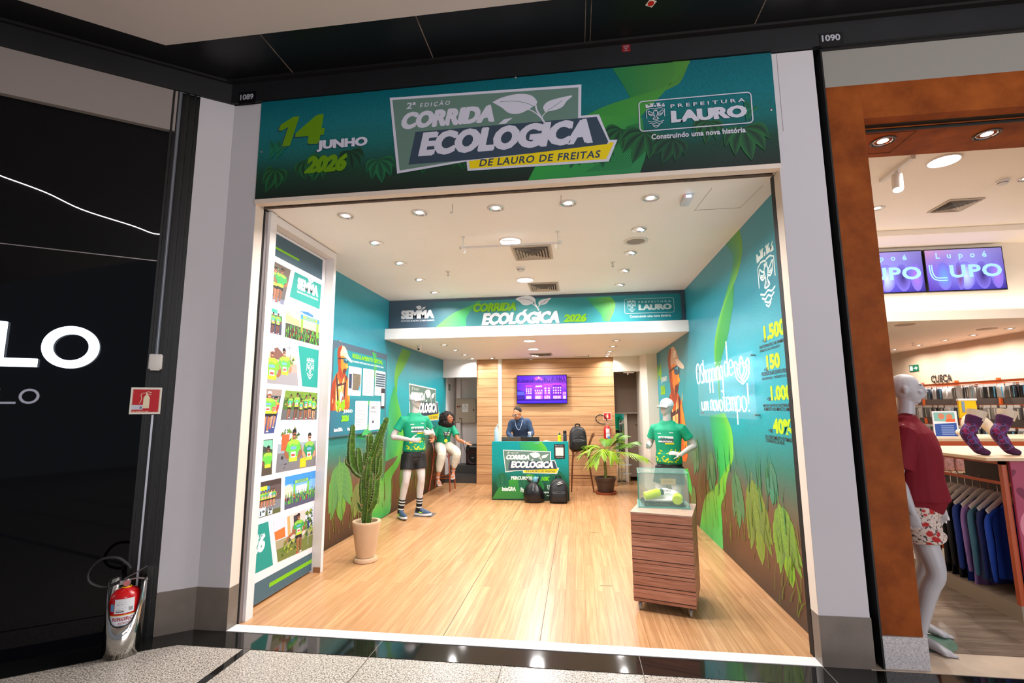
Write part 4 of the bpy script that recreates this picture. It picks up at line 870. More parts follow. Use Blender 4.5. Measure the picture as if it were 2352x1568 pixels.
def f6(r, a):
    speck(P, r, 60, .0, .98, .42, .98, GRN, .07)
    for i, x in enumerate((.18, .36, .50, .64, .76, .88)): runner2d(P, x, .03+(.0 if i % 2 else .03), (.80, .90, .66, .84, .84, .78)[i], r, a)
photo(((656, 896), (729, 902), (727, 963), (644, 964)), bands((0, (96, 96, 96)), (.35, (70, 100, 40)), (.75, (110, 140, 50))), f6, 6, 'photograph of six runners standing together under trees')
def f7(r, a): P.fpoly([(.4, .82), (.98, .70), (.98, .98), (.3, .98)], (120, 190, 160)); P.stroke([(.30, .35), (.34, .9)], .008, (170, 180, 190)); runner2d(P, .72, -.30, 1.10, r, a, legs=False, bib=False, sk=SK[2])
photo(((591, 1011), (627, 1008), (624, 1089), (586, 1096)), bands((0, (80, 70, 60)), (.4, (80, 110, 50)), (.65, (60, 66, 60))), f7, 7, 'photograph of a man in green reaching out sideways')
def f8(r, a):
    speck(P, r, 36, .02, .55, .55, .97, GRN, .08); P.fpoly([(.08, .45), (.26, .45), (.26, .8), (.08, .8)], (214, 90, 50)); speck(P, r, 16, .02, .4, .05, .4, [(50, 50, 56), (120, 120, 130)], .08); P.fpoly([(.56, .02), (.72, .02), (.72, .26), (.56, .22)], (220, 190, 30))
    runner2d(P, .38, -.40, 1.28, r, a, legs=False, sk=SK[1]); runner2d(P, .80, -.36, 1.14, r, a, legs=False, sk=SK[3])
photo(((642, 977), (727, 974), (725, 1069), (633, 1086)), bands((0, (120, 116, 120)), (.4, (150, 160, 170)), (.6, (196, 204, 214))), f8, 8, 'photograph of a man in red glasses and a smiling woman')
def f9(r, a):
    P.fpoly([(.06, .70), (.55, .70), (.55, .84), (.06, .84)], (60, 140, 190)); P.fpoly([(.2, .74), (.46, .74), (.46, .86), (.2, .86)], (200, 210, 60))
    for i in range(7): runner2d(P, .09+i*.105, .26, .48, r, a, shirt=None if i != 5 else (190, 200, 220))
    for x, t_, w in ((.02, '3º', .14), (.20, '1º', .22), (.50, '2º', .18)): P.fpoly([(x, .02), (x+w, .02), (x+w, .26 if t_ == '1º' else .19), (x, .26 if t_ == '1º' else .19)], (196, 214, 226)); T(P, t_, x+.03, .05, x+w-.03, .17, (40, 36, 44), .05)
photo(((585, 1110), (646, 1097), (644, 1175), (580, 1194)), bands((0, (90, 96, 60)), (.14, (120, 124, 130)), (.4, (96, 80, 80)), (.84, (70, 56, 54))), f9, 9, 'photograph of the winners on a numbered podium')
def f10(r, a): P.fpoly([(.0, .34), (.24, .34), (.24, .62), (.14, .74), (.0, .70)], (226, 206, 190)); arch(P, .26, .78, .3, .82); P.fpoly([(.34, .4), (.7, .4), (.7, .64), (.34, .64)], (210, 220, 230)); crowd(P, r, a, 3, .14, .10, .18, 15)
photo(((655, 1095), (725, 1080), (724, 1148), (653, 1171)), bands((0, (84, 84, 110)), (.3, (90, 110, 120)), (.4, (120, 176, 226)), (.75, (60, 140, 210))), f10, 10, 'photograph of runners leaving a start arch under blue sky')
def f11(r, a):
    P.fpoly([(.0, .52), (.24, .52), (.24, .76), (.0, .72)], (220, 110, 50)); P.fpoly([(.3, .4), (.76, .4), (.76, .99), (.34, .99)], (206, 196, 190)); P.fpoly([(.30, .5), (.37, .5), (.37, .97), (.31, .97)], (226, 160, 100)); P.fpoly([(.46, .7), (.6, .7), (.6, .94), (.46, .94)], (60, 60, 66)); speck(P, r, 60, .72, .99, .25, .98, GRN, .08); speck(P, r, 40, .08, .6, .05, .46, GRN+[(180, 180, 60)], .07)
    P.fpoly([(.82, .50), (.87, .50), (.87, .70), (.82, .70)], (40, 50, 110)); P.stroke([(.845, .1), (.845, .5)], .006, (190, 190, 196)); runner2d(P, .58, .02, .92, r, a, cap=False, sk=SK[1])
    P.fpoly([(.50, .62), (.30, .50), (.22, .38), (.25, .37), (.34, .46), (.50, .55)], SK[1])
photo(((627, 1195), (724, 1161), (723, 1252), (638, 1291)), bands((0, (110, 120, 60)), (.3, (160, 150, 120)), (.5, (200, 206, 220))), f11, 11, 'photograph of a runner with sunglasses stretching out an arm')
def tile(px, lab):
    P.h = .0003; P.F = clampq(quad(*px)); P.fpoly([(0, 0), (1, 0), (1, 1), (0, 1)], (20, 142, 132)); P.part('teal_tile', label=lab)
tile(((677, 624), (738, 654), (734, 710), (665, 681)), 'teal tile with the ministry logo')
u0, v0 = at(682, 671); u1 = at(730, 671)[0]; v1 = at(690, 646)[1]; semma_logo(P, (u0, v0+.0, at(730, 692)[0]-u0, .215), (226, 230, 228), (20, 142, 132))
tile(((685, 793), (732, 804), (729, 890), (694, 887)), 'teal tile with the white crest')
u0, v0 = at(702, 868); u1 = at(720, 868)[0]; P.F = (u0, v0, u1-u0, at(702, 820)[1]-v0); emblem(P, (226, 230, 228), .006); P.part('crest')
tile(((580, 1209), (616, 1197), (627, 1297), (574, 1323)), 'teal tile with the year lettering')
P.unit(); uE = at(578, 1246); P.text('EDIÇÃO', (3.725, uE[1]), (at(606, 1236)[0], uE[1]), uE[1]+.045, (226, 230, 228), .03, .1, px=False, space=1.2)
uE = at(577, 1278); P.text('026', (3.72, uE[1]), (at(610, 1265)[0], uE[1]), uE[1]+.15, (230, 232, 230), .06, .15, px=False); P.part('lettering')
P.F = clampq(quad((620, 528), (741, 597), (739, 643), (618, 580))); P.fpoly([(0, 0), (1, 0), (1, 1), (0, 1)], (66, 92, 106)); P.fpoly([(0, .32), (.52, .32), (.52, .42), (0, .42)], (120, 186, 10)); P.part('top_band', label='slate band with a lime bar')
v = at(722, 1265)[1]; P.unit(); P.fpoly([(3.706, .022), (4.779, .022), (4.779, v), (3.706, v)], (66, 96, 108)); v0 = at(722, 1288)[1]; P.fpoly([(4.10, v0), (4.779, v0), (4.779, v0+.035), (4.10, v0+.035)], (120, 186, 10)); P.part('bottom_band', label='slate band with a lime bar')
# ---------------------------------------------------------------- neon lettering on the right wall
t = thing('neon_sign', 'white glowing neon lettering on a clear backing on the right wall', 'neon sign', (XR-.08, 5.2, 1.6))
PN = Plane((XR-.065, 0, 0), (0, -1, 0), (0, 0, 1)); at = PN.uv
M_neon = mat('neon_tube_white', (226, 232, 255), emit=3.5)
cu_pts = []
def neon(strs, h, w):
    """single line handwriting: list of stroke point lists in unit space"""
    pass
L_ = {'O': [[(.5, 1), (.15, .85), (.05, .5), (.15, .12), (.45, 0), (.8, .15), (.92, .5), (.8, .86), (.5, 1), (.3, .92)]],
 'S': [[(.85, .9), (.5, 1), (.2, .85), (.25, .62), (.6, .45), (.8, .25), (.6, .04), (.3, .0), (.05, .12)]],
 'h': [[(.1, 1.15), (.1, 0)], [(.1, .35), (.35, .62), (.6, .6), (.65, .3), (.68, 0)]], 'o': [[(.5, .6), (.2, .55), (.12, .3), (.25, .03), (.5, 0), (.75, .15), (.78, .42), (.5, .6)]],
 'p': [[(.12, .6), (.12, -.55)], [(.12, .45), (.4, .62), (.7, .5), (.72, .2), (.45, 0), (.12, .1)]], 'i': [[(.3, .6), (.3, 0)], [(.3, .80), (.3, .86)]],
 'n': [[(.1, .6), (.1, 0)], [(.1, .4), (.35, .62), (.6, .55), (.65, 0)]], 'g': [[(.72, .5), (.4, .62), (.15, .4), (.2, .08), (.5, 0), (.72, .2)], [(.72, .6), (.72, -.35), (.5, -.55), (.2, -.5)]],
 'd': [[(.70, .5), (.4, .62), (.15, .4), (.2, .08), (.5, 0), (.72, .2)], [(.72, 1.4), (.72, 0)]], 'e': [[(.15, .3), (.7, .34), (.65, .55), (.4, .62), (.15, .45), (.15, .15), (.4, 0), (.75, .1)]],
 'u': [[(.1, .6), (.12, .1), (.4, 0), (.65, .2)], [(.68, .6), (.68, 0)]], 'm': [[(.08, .6), (.08, 0)], [(.08, .4), (.25, .6), (.42, .5), (.44, 0)], [(.44, .4), (.6, .6), (.78, .5), (.8, 0)]],
 'v': [[(.1, .6), (.4, 0), (.75, .6)]], 't': [[(.35, 1.05), (.35, .1), (.55, 0), (.7, .05)], [(.1, .6), (.7, .6)]], '!': [[(.3, 1.1), (.3, .3)], [(.3, .06), (.3, 0)]]}
def neontext(s, x0, x1, yb, h):
    W = {' ': .5, 'i': .45, '!': .4, 'S': .9, 'O': 1.0, 'm': .95, 't': .6}; tot = sum(W.get(c, .8) for c in s); k = (x1-x0)/tot; x = x0
    for c in s:
        for st in L_.get(c, []):
            P3 = catmull([PN.pt(x+a*k, yb+b*h, 0) for a, b in st], 4); nm.tube(P3, .0048, 6)
        x += W.get(c, .8)*k
nm = MB(); a = at(1601, 882); b = at(1686, 868); h = at(1601, 838)[1]-a[1]; neontext('O', a[0], a[0]+(b[0]-a[0])*.13, a[1], h*1.05); nm.build('neon_letter', M_neon, t)
nm = MB(); neontext('Shopping', a[0]+(b[0]-a[0])*.14, a[0]+(b[0]-a[0])*.76, a[1], h*.98); nm.build('neon_word', M_neon, t)
nm = MB(); neontext('de', a[0]+(b[0]-a[0])*.78, b[0], a[1]+.02, h*1.05); nm.build('neon_word', M_neon, t)
a2 = at(1612, 942); b2 = at(1722, 935)
nm = MB(); neontext('um', a2[0], a2[0]+(b2[0]-a2[0])*.2, a2[1], h*.72); nm.build('neon_word', M_neon, t)
nm = MB(); neontext('novo', a2[0]+(b2[0]-a2[0])*.24, a2[0]+(b2[0]-a2[0])*.52, a2[1], h*.80); nm.build('neon_word', M_neon, t)
nm = MB(); neontext('tempo!', a2[0]+(b2[0]-a2[0])*.52, b2[0], a2[1], h*.95); nm.build('neon_word', M_neon, t)
c0 = at(1690, 884); c1 = at(1722, 812); cw = at(1722, 860)[0]-c0[0]; chh = c1[1]-c0[1]; nm = MB()
def np_(x, y): return PN.pt(c0[0]+x*cw, c0[1]+y*chh, 0)
for st in ([(.5, 0), (.1, .25), (.0, .65), (.05, .88), (.3, .70), (.5, 1), (.7, .70), (.95, .88), (1., .65), (.9, .25), (.5, 0)], [(.5, .1), (.22, .35), (.16, .66), (.32, .55), (.5, .78), (.68, .55), (.84, .66), (.78, .35), (.5, .1)], [(.3, .6), (.4, .35), (.5, .15)], [(.7, .6), (.62, .4), (.5, .25)]): nm.tube(catmull([np_(*p) for p in st], 5), .0055, 6)
nm.build('neon_tulip', M_neon, t, label='tulip shaped neon mark')
back = MB(); hull = []
a_, b_ = (a[0]-.05, a2[1]-.07), (c0[0]+cw+.03, c1[1]+.03)
back.box(XR-.045, XR-.039, -b_[0], -a_[0], a_[1], b_[1]); M_acr = mat('clear_acrylic', (250, 253, 255), .08, alpha=.035, spec=.2); back.build('acrylic_backing', M_acr, t, smooth=False)
for u, v in ((a_[0]+.04, a_[1]+.04), (b_[0]-.04, a_[1]+.04), (b_[0]-.04, b_[1]-.04), (a_[0]+.04, b_[1]-.04)): MB().lathe([(.009, 0), (.009, .045)], (XR, -u, v), 10, (-1, 0, 0)).build('standoff', M_alu, t)
# ---------------------------------------------------------------- counter
def R2(a): return Matrix.Rotation(a, 4, 'Z')
M_beech = mat('beech_veneer', (214, 172, 122), .4, var=.12, vscale=10)
t = thing('reception_counter', 'teal printed reception counter with race badge standing before the oak wall', 'counter', (-.865, 8.95, 0))
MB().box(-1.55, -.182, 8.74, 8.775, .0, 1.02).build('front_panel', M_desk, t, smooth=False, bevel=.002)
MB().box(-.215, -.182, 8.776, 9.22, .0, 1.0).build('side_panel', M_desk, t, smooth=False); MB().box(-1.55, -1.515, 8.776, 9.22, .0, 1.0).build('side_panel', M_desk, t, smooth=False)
MB().box(-1.51, -.22, 8.776, 9.22, .965, .985).build('worktop', M_beech, t, smooth=False)
PB = Plane((0, 8.74, 0), (1, 0, 0), (0, 0, 1)); P = Print(PB, t)
P.ribbon([(1193, 1014), (1195, 1030), (1205, 1045)], [(1244, 1014), (1256, 1030), (1262, 1050)], (10, 150, 110), [(120, 200, 0), (100, 200, 0), (60, 180, 40)], mid=(.7, (30, 160, 70)))
P.ribbon([(1130, 1145), (1150, 1115), (1180, 1098), (1215, 1088)], [(1235, 1145), (1250, 1120), (1240, 1100), (1225, 1090)], [(60, 120, 20), (40, 140, 20), (60, 160, 0), (110, 180, 0)], [(30, 110, 50), (30, 120, 40), (40, 130, 30), (60, 140, 20)]); P.part('ribbon_artwork')
for k, (b, tp, w) in enumerate((((1153, 1085), (1156, 1128), .8), ((1275, 1080), (1282, 1135), 1.), ((1200, 1090), (1210, 1130), .9))): monstera(P, PB.uv(*b), PB.uv(*tp), w, (10, 80, 60), (20, 120, 80), seed=k)
P.part('leaf_artwork')
u0 = PB.uv(1155, 1032)[0]; u1 = PB.uv(1284.5, 1075)[0]; race_logo(P, (u0, PB.uv(1230, 1087)[1], u1-u0, PB.uv(1155, 1032.5)[1]-PB.uv(1230, 1087)[1]), (232, 232, 230))
def wt(t_, x0, y0, x1, top, col, bold, shear=0):
    u0, v0 = PB.uv(x0, y0); P.unit(); P.text(t_, (u0, v0), (PB.uv(x1, y0)[0], v0), PB.uv(x0, top)[1], col, bold, shear, px=False)
wt('PERCURSOS', 1174, 1101, 1223, 1093, (230, 232, 230), .05); wt('10K', 1243, 1104, 1264, 1094, (110, 200, 10), .06, .2); wt('E', 1232, 1102, 1237, 1095, (230, 232, 230), .05)
wt('inteGRA', 1153, 1127, 1185, 1117, (220, 230, 226), .05); wt('Parvi', 1196, 1130, 1212, 1119, (220, 230, 226), .05); wt('Parque Shopping', 1240, 1133, 1290, 1127, (220, 230, 226), .04); wt('BAHIA', 1256, 1139, 1276, 1136, (220, 230, 226), .02)
P.part('lettering')
c = PB.uv(1264, 1119); P.F = (c[0]-.05, c[1]-.05, .1, .1)
for st in ([(.5, 0), (.1, .25), (.0, .65), (.05, .88), (.3, .70), (.5, 1), (.7, .70), (.95, .88), (1., .65), (.9, .25), (.5, 0)], [(.5, .1), (.25, .4), (.5, .75), (.75, .4), (.5, .1)]): P.stroke(st, .008, (220, 230, 226), curve=3)
P.part('tulip_mark')
a = PB.uv(1273, 1053); b = PB.uv(1297, 1020); P.unit(); P.rrect(a[0], a[1], b[0], b[1], .012, (40, 26, 26)); P.fpoly([(a[0]+.025, a[1]+.05), (b[0]-.025, a[1]+.05), (b[0]-.025, b[1]-.055), (a[0]+.025, b[1]-.055)], (222, 216, 212)); P.text('INSCRIÇÕES', (a[0]+.03, a[1]+.02), (b[0]-.03, a[1]+.02), a[1]+.035, (226, 220, 216), .03, px=False); P.text('parceiros', (a[0]+.06, b[1]-.035), (b[0]-.03, b[1]-.035), b[1]-.02, (226, 220, 216), .03, px=False)
P.disc(a[0]+.035, b[1]-.027, .010, .010, (226, 220, 216), 8); P.part('code_sticker', label='dark sticker with a blank pale square')
# things on the counter
ZC = .985
def bottle(name, lab, x, y, prof, m1, capprof, m2, extra=None):
    t = thing(name, lab, 'bottle', (x, y, ZC), 0)
    MB().lathe(prof, n=20).build('bottle_body', m1, t, world=False); MB().lathe(capprof, n=16).build('cap', m2, t, world=False)
    if extra: extra(t)
    return t
M_pb = mat('pale_blue_enamel', (164, 196, 216), .4)
def straw(t): mb = MB(); mb.tube([(.0, 0, .27), (.012, 0, .30), (.03, 0, .335)], .009, 8, round_=True); mb.build('mouthpiece', M_pb, t, world=False)
bottle('water_bottle', 'pale blue tall water bottle with a raised spout at the counter left end', -1.48, 8.83, [(.035, 0), (.04, .01), (.04, .21), (.034, .235), (.03, .24)], M_pb, [(.03, .24), (.03, .27), (.022, .28), (.0, .28)], M_pb, straw)
M_lime = mat('lime_plastic', (196, 216, 10), .35); M_dg = mat('dark_green_plastic', (10, 70, 50), .4)
bottle('squeeze_bottle', 'lime squeeze bottle with a green cap near the counter right end', -.335, 8.86, [(.028, 0), (.031, .01), (.031, .07), (.026, .085), (.026, .095), (.032, .11), (.032, .125), (.02, .145), (.018, .15)], M_lime, [(.02, .148), (.02, .165), (.008, .17), (.008, .185), (0, .187)], M_dg)
M_gun = mat('gunmetal_bottle', (44, 52, 62), .4)
bottle('flask', 'dark grey steel flask at the right end of the counter', -.238, 8.86, [(.03, 0), (.032, .01), (.032, .155), (.028, .17)], M_gun, [(.031, .172), (.031, .215), (.02, .222), (0, .222)], mat('black_plastic', (20, 20, 22), .4))
t = thing('spray_bottle', 'small clear spray bottle with a white trigger behind the laptops', 'bottle', (-.88, 9.02, ZC))
MB().lathe([(.028, 0), (.03, .01), (.03, .10), (.014, .13), (.012, .14)], n=16).build('bottle_body', mat('grey_clear_plastic', (120, 140, 146), .2, alpha=.8), t, world=False)
mb = MB(); mb.lathe([(.014, .14), (.014, .165), (.01, .17)], n=12); mb.obox((-.012, 0, .182), (.06, .02, .022)); mb.tube([(-.03, 0, .175), (-.034, 0, .15), (-.026, 0, .135)], .005, 6); mb.build('trigger_head', mat('white_plastic', (232, 232, 232), .4), t, world=False)
def laptop(lab, x, y, w, ang, m, lid=.06):
    t = thing('laptop', lab, 'laptop', (x, y, ZC+.0), ang, 'laptops on the counter')
    MB().rbox((0, .10, .009), (w, .22, .016), .01).build('base', m, t, world=False)
    mb = MB(); mb.T = Matrix.Translation((0, -.01, .012)) @ Matrix.Rotation(math.radians(28), 4, 'X') ; mb.rbox((0, 0, lid/2+.02), (w, .008, lid+.06), .004); mb.build('screen_lid', m, t, world=False); return t
laptop('silver grey open laptop nearer the pale blue bottle, seen from behind', -1.21, 8.90, .36, .05, mat('laptop_grey', (92, 84, 80), .4, .3))
laptop('dark open laptop right of the man, seen from behind', -.865, 8.90, .34, -.02, mat('laptop_dark', (40, 34, 34), .45))
mb = MB(); mb.rbox((-1.39, 8.80, ZC+.012), (.20, .10, .024), .008, rz=.05); tag(mb.build('card_stack', mat('teal_card', (150, 180, 186), .5)), 'stack of pale teal cards beside the silver laptop', 'cards')
mb = MB(); mb.rbox((-.80, 8.79, ZC+.006), (.22, .10, .012), .008, rz=-.05); tag(mb.build('flyer_stack', mat('green_flyer', (110, 170, 170), .5)), 'thin stack of teal flyers in front of the dark laptop', 'flyers')
mb = MB(); mb.tube(catmull([(-.62, 8.85, ZC+.02), (-.58, 8.90, ZC+.035), (-.54, 8.84, ZC+.03), (-.50, 8.86, ZC+.015), (-.44, 8.84, ZC+.012)], 5), [(.018, .01)]*21, 8); mb.tube(catmull([(-.60, 8.80, ZC+.01), (-.55, 8.83, ZC+.03), (-.50, 8.80, ZC+.012)], 5), [(.014, .008)]*11, 8); tag(mb.build('crumpled_paper', mat('cream_paper', (226, 196, 160), .7)), 'loosely crumpled cream paper on the counter top', 'paper')
# ---------------------------------------------------------------- wall screen
def tv(name, lab, x0, x1, z0, z1, y, art, mats):
    t = thing(name, lab, 'television', ((x0+x1)/2, y, z0)); MB().rbox(((x0+x1)/2, y, (z0+z1)/2), (x1-x0, .04, z1-z0), .004, ends=False).build('bezel', mat('tv_bezel_black', (12, 12, 14), .3), t, smooth=False)
    MB().box((x0+x1)/2-.25, (x0+x1)/2+.25, y+.02, y+.06, (z0+z1)/2-.15, (z0+z1)/2+.15).build('wall_mount', mat('tv_mount', (30, 30, 32), .5), t, smooth=False)
    P = Print(Plane((x0, y-.02, z0), (1, 0, 0), (0, 0, 1)), t, .0004); P.F = (.012, .014, x1-x0-.024, z1-z0-.028); art(P); P.part('screen_picture', ink_mat('screen_glow', .25, emit=mats)); return t
def city(P):
    P.grad([(0, 0), (0, .12), (0, .42), (0, .75), (0, 1)], [(1, 0), (1, .12), (1, .42), (1, .75), (1, 1)], [(30, 20, 150), (70, 30, 230), (70, 30, 180), (60, 20, 150), (50, 20, 130)], [(30, 20, 150), (70, 30, 230), (70, 30, 180), (130, 50, 230), (60, 20, 140)])
    r = random.Random(2); P.disc(.43, .85, .10, .12, (170, 70, 255), 16, cedge=(90, 30, 190))
    for i in range(46): x = i/46+.004; h = r.uniform(.02, .12)*(1.5 if 24 < i < 44 else 1); P.fpoly([(x, .72), (x+.015, .72), (x+.015, .76+h), (x+.007, .78+h), (x, .76+h)], (30, 10, 70))
    P.fpoly([(.425, .90), (.455, .90), (.45, .95), (.43, .95)], (255, 150, 90)); P.fpoly([(.36, .70), (.52, .70), (.49, .82), (.44, .88), (.39, .82)], (50, 20, 110)); P.fpoly([(0, .70), (1, .70), (1, .74), (0, .74)], (90, 30, 160)); P.fpoly([(0, .10), (.16, .10), (.16, .42), (0, .50)], (40, 20, 110)); P.fpoly([(0, .30), (.16, .30), (.14, .42), (.0, .42)], (60, 60, 200))
    def bld(x0, x1, y1, c, rows, cols, roof=True):
        P.fpoly([(x0, .14), (x1, .14), (x1, y1), (x0, y1)], c); 
        if roof: P.fpoly([(x0-.008, y1), (x1+.008, y1), (x1-.01, y1+.05), (x0+.01, y1+.05)], (150, 40, 170))
        w = (x1-x0)/cols
        for i in range(cols):
            for j in range(rows): a = x0+w*(i+.25); b = .34+(y1-.38)*j/rows; P.fpoly([(a, b), (a+w*.5, b), (a+w*.5, b+.05), (a, b+.05)], (236, 170, 255) if (i+j) % 3 else (255, 120, 200))
        P.fpoly([(x0+.01, .16), (x1-.01, .16), (x1-.01, .27), (x0+.01, .27)], (150, 80, 240)); 
        for i in range(5): a = x0+.015+(x1-x0-.03)*i/5; P.fpoly([(a, .17), (a+.012, .17), (a+.012, .25), (a, .25)], (220, 190, 255))
    bld(.17, .30, .60, (84, 40, 170), 3, 3); bld(.35, .52, .56, (96, 40, 160), 2, 4); bld(.37, .49, .42, (110, 60, 200), 1, 3, False); bld(.54, .68, .64, (104, 40, 190), 3, 2); bld(.72, .90, .66, (74, 20, 130), 3, 4); bld(.92, .99, .36, (120, 80, 220), 1, 2)
    P.fpoly([(.38, .59), (.50, .60), (.50, .64), (.38, .63)], (226, 200, 255)); P.disc(.61, .22, .035, .07, (240, 150, 255), 12, cedge=(130, 60, 230)); P.fpoly([(0, .10), (1, .10), (1, .14), (0, .14)], (20, 10, 70))
tv('television', 'flat wall screen on the oak wall showing a purple pixel style city at night', -1.287, -.21, 1.697, 2.314, 10.37, city, 1.5)
# ---------------------------------------------------------------- bar stools
M_stool = mat('bentwood_reddish', (150, 66, 26), .3, var=.15, vscale=14, coat=.3); M_cane = mat('cane_seat', (206, 170, 120), .6, bump=.3, bscale=150)
def barstool(name, lab, x, y, rz, mw=M_stool, h=.76):
    t = thing(name, lab, 'bar stool', (x, y, 0), rz, 'bentwood bar stools'); s = .20
    for sx in (-1, 1):   # front legs at -y
        MB().tube(catmull([(sx*s, -s, 0), (sx*(s-.02), -s+.02, .4), (sx*(s-.04), -s+.05, h-.02)], 4), [.013, .014, .015, .015, .016, .016, .017, .017, .018], 8).build('leg', mw, t, world=False)
    for sx in (-1, 1):   # rear legs run up into the back
        MB().tube(catmull([(sx*s, s+.03, 0), (sx*(s-.03), s-.03, .42), (sx*(s-.045), s-.05, h), (sx*(s-.04), s-.02, h+.16), (sx*(s-.02), s+.03, h+.30)], 4), .0145, 8).build('leg', mw, t, world=False)
    mb = MB(); mb.lathe([(.0, h-.01), (.16, h-.015), (.195, h-.005), (.20, h+.008), (.19, h+.02), (.175, h+.02)], n=26, cap0=False, cap1=True); mb.build('seat_ring', mw, t, world=False)
    MB().lathe([(.176, h+.018), (.12, h+.024), (.01, h+.026)], n=24, cap0=True).build('seat', M_cane, t, world=False)
    for z, a in ((.30, .172), (.26, .178)):
        mb = MB(); c = [(-a, -a, z), (a, -a, z), (a, a, z), (-a, a, z)]
        for i in range(4):
            if (z == .30) == (i % 2 == 0): mb.tube([c[i], c[(i+1) % 4]], .009, 6); mb.build('rung', mw, t, world=False); mb = MB()
    for (ax, ay), (bx, by) in (((-1, -1), (1, -1)), ((1, -1), (1, 1)), ((1, 1), (-1, 1)), ((-1, 1), (-1, -1))):
        for u, v in (((ax, ay), (bx, by)), ((bx, by), (ax, ay))):
            k = .165; MB().tube(catmull([(u[0]*k*1.04, u[1]*k*1.04, h-.20), (u[0]*k*.93+v[0]*k*.07, u[1]*k*.93+v[1]*k*.07, h-.10), (u[0]*k*.62+v[0]*k*.38, u[1]*k*.62+v[1]*k*.38, h-.025)], 4), .008, 6).build('curved_brace', mw, t, world=False)
    MB().tube(catmull([(-s+.02, s+.03, h+.30), (-.12, s+.06, h+.32), (0, s+.07, h+.325), (.12, s+.06, h+.32), (s-.02, s+.03, h+.30)], 4), [(.032, .009)]*17, 8, side=(0, 0, 1)).build('back_rail', mw, t, world=False)
    return t
barstool('bar_stool', 'reddish bentwood bar stool by the left wall with the woman sitting on it', -2.70, 9.64, PI*.5+0)
barstool('bar_stool', 'brown bentwood bar stool beside the counter carrying a backpack', .045, 9.87, -PI*.5, mat('bentwood_brown', (110, 64, 38), .3, var=.15, vscale=14))
# ---------------------------------------------------------------- bags
M_bk = mat('black_nylon', (20, 20, 22), .55, bump=.15, bscale=120); M_bk2 = mat('black_nylon_sheen', (30, 30, 33), .4, bump=.2, bscale=60); M_zip = mat('zip_grey', (96, 96, 98), .4, .4)
def backpack(name, lab, x, y, z, rz, w, d, h, tilt=0, swoosh=False, piping=False):
    t = thing(name, lab, 'backpack', (x, y, z), rz, None)
    T = Matrix.Rotation(tilt, 4, 'X')
    def ring(zz, sx, sy, oy=0, n=24): return [((w/2*sx)*abs(math.cos(a))**.6*(1 if math.cos(a) > 0 else -1), oy+(d/2*sy)*abs(math.sin(a))**.6*(1 if math.sin(a) > 0 else -1), zz) for a in [2*PI*i/n for i in range(n)]]
    mb = MB(); mb.T = T; mb.loft([ring(0, .80, .8), ring(.015, .95, .96), ring(.10*h, 1.02, 1.06, -.01), ring(.35*h, 1., 1.02, -.01), ring(.6*h, .97, .9), ring(.8*h, .88, .74, .01), ring(.92*h, .68, .55, .02), ring(.98*h, .42, .36, .03), ring(h, .15, .15, .03)]); mb.build('main_compartment', M_bk, t, world=False)
    mb = MB(); mb.T = T @ Matrix.Translation((0, -d*.50, h*.26)); mb.rbox((0, 0, 0), (w*.76, d*.24, h*.40), .035, rx=.05); mb.build('front_pocket', M_bk2, t, world=False)
    mb = MB(); mb.T = T; mb.tube(catmull([(-w*.32, -d*.5, h*.47), (-w*.1, -d*.58, h*.49), (w*.1, -d*.58, h*.49), (w*.32, -d*.5, h*.47)], 5), .004, 6); mb.build('zip', M_zip, t, world=False)
    mb = MB(); mb.T = T; mb.tube(catmull([(-w*.44, -d*.18, h*.50), (-w*.36, -d*.30, h*.80), (0, -d*.22, h*.93), (w*.36, -d*.30, h*.80), (w*.44, -d*.18, h*.50)], 6), .004, 6); mb.build('zip', M_zip, t, world=False)
    mb = MB(); mb.T = T; mb.tube(catmull([(-.045, .05, h*.95), (-.035, .05, h+.035), (.035, .05, h+.035), (.045, .05, h*.95)], 5), [(.012, .005)]*16, 8); mb.build('carry_handle', M_bk2, t, world=False)
    for sx in (-1, 1): mb = MB(); mb.T = T; mb.tube(catmull([(sx*w*.22, d*.46, h*.88), (sx*w*.34, d*.80, h*.62), (sx*w*.36, d*.74, h*.25), (sx*w*.40, d*.44, h*.06)], 5), [(.026, .007)]*16, 8, side=(1, 0, 0)); mb.build('shoulder_strap', M_bk2, t, world=False)
    if piping: 
        for sx in (-1, 1): mb = MB(); mb.T = T; mb.tube(catmull([(sx*w*.40, -d*.40, h*.06), (sx*w*.44, -d*.44, h*.3), (sx*w*.30, -d*.48, h*.55), (sx*w*.10, -d*.44, h*.62)], 5), .0045, 6); mb.build('reflective_piping', M_zip, t, world=False)
    if swoosh:
        pl = Plane((x, y, z), (math.cos(rz), math.sin(rz), 0), (0, 0, 1)); mb = MB(); mb.T = T
        zz = h*.80; yy = -d*.47; S = .045
        pts = [(-1.0, .05), (-.55, -.32), (-.1, -.22), (1.1, .35), (-.15, .02), (-.5, -.05), (-.72, .12)]
        mb.prism([(a*S*1.1+.02, yy-.012+abs(b)*.0, zz+b*S*.9) for a, b in pts], (0, .03, 0)); mb.build('tick_logo', mat('logo_white', (225, 225, 225), .5), t, world=False, smooth=False)
        v, f, x0, x1, y0, y1 = glyphs('NIKE', .04); k = .06/(x1-x0); mb = MB(); mb.T = T; mb._add([((a-x0)*k-.01+.15*(b-y0)*k, yy-.012, zz+.018+(b-y0)*k*1.1) for a, b in v], f); mb.build('lettering', _M['logo_white'], t, world=False, smooth=False)
    return t
backpack('backpack', 'large black backpack with grey piping sitting on the brown bar stool', -.01, 9.82, .785, .15, .34, .26, .46, .10, piping=True)
backpack('backpack', 'black school backpack with a white tick logo on the floor before the counter', -.36, 8.60, 0, .06, .32, .20, .40, -.04, swoosh=True)
t = thing('garbage_bag', 'knotted black plastic bag on the floor left of the black backpack', 'plastic bag', (-.79, 8.62, 0))
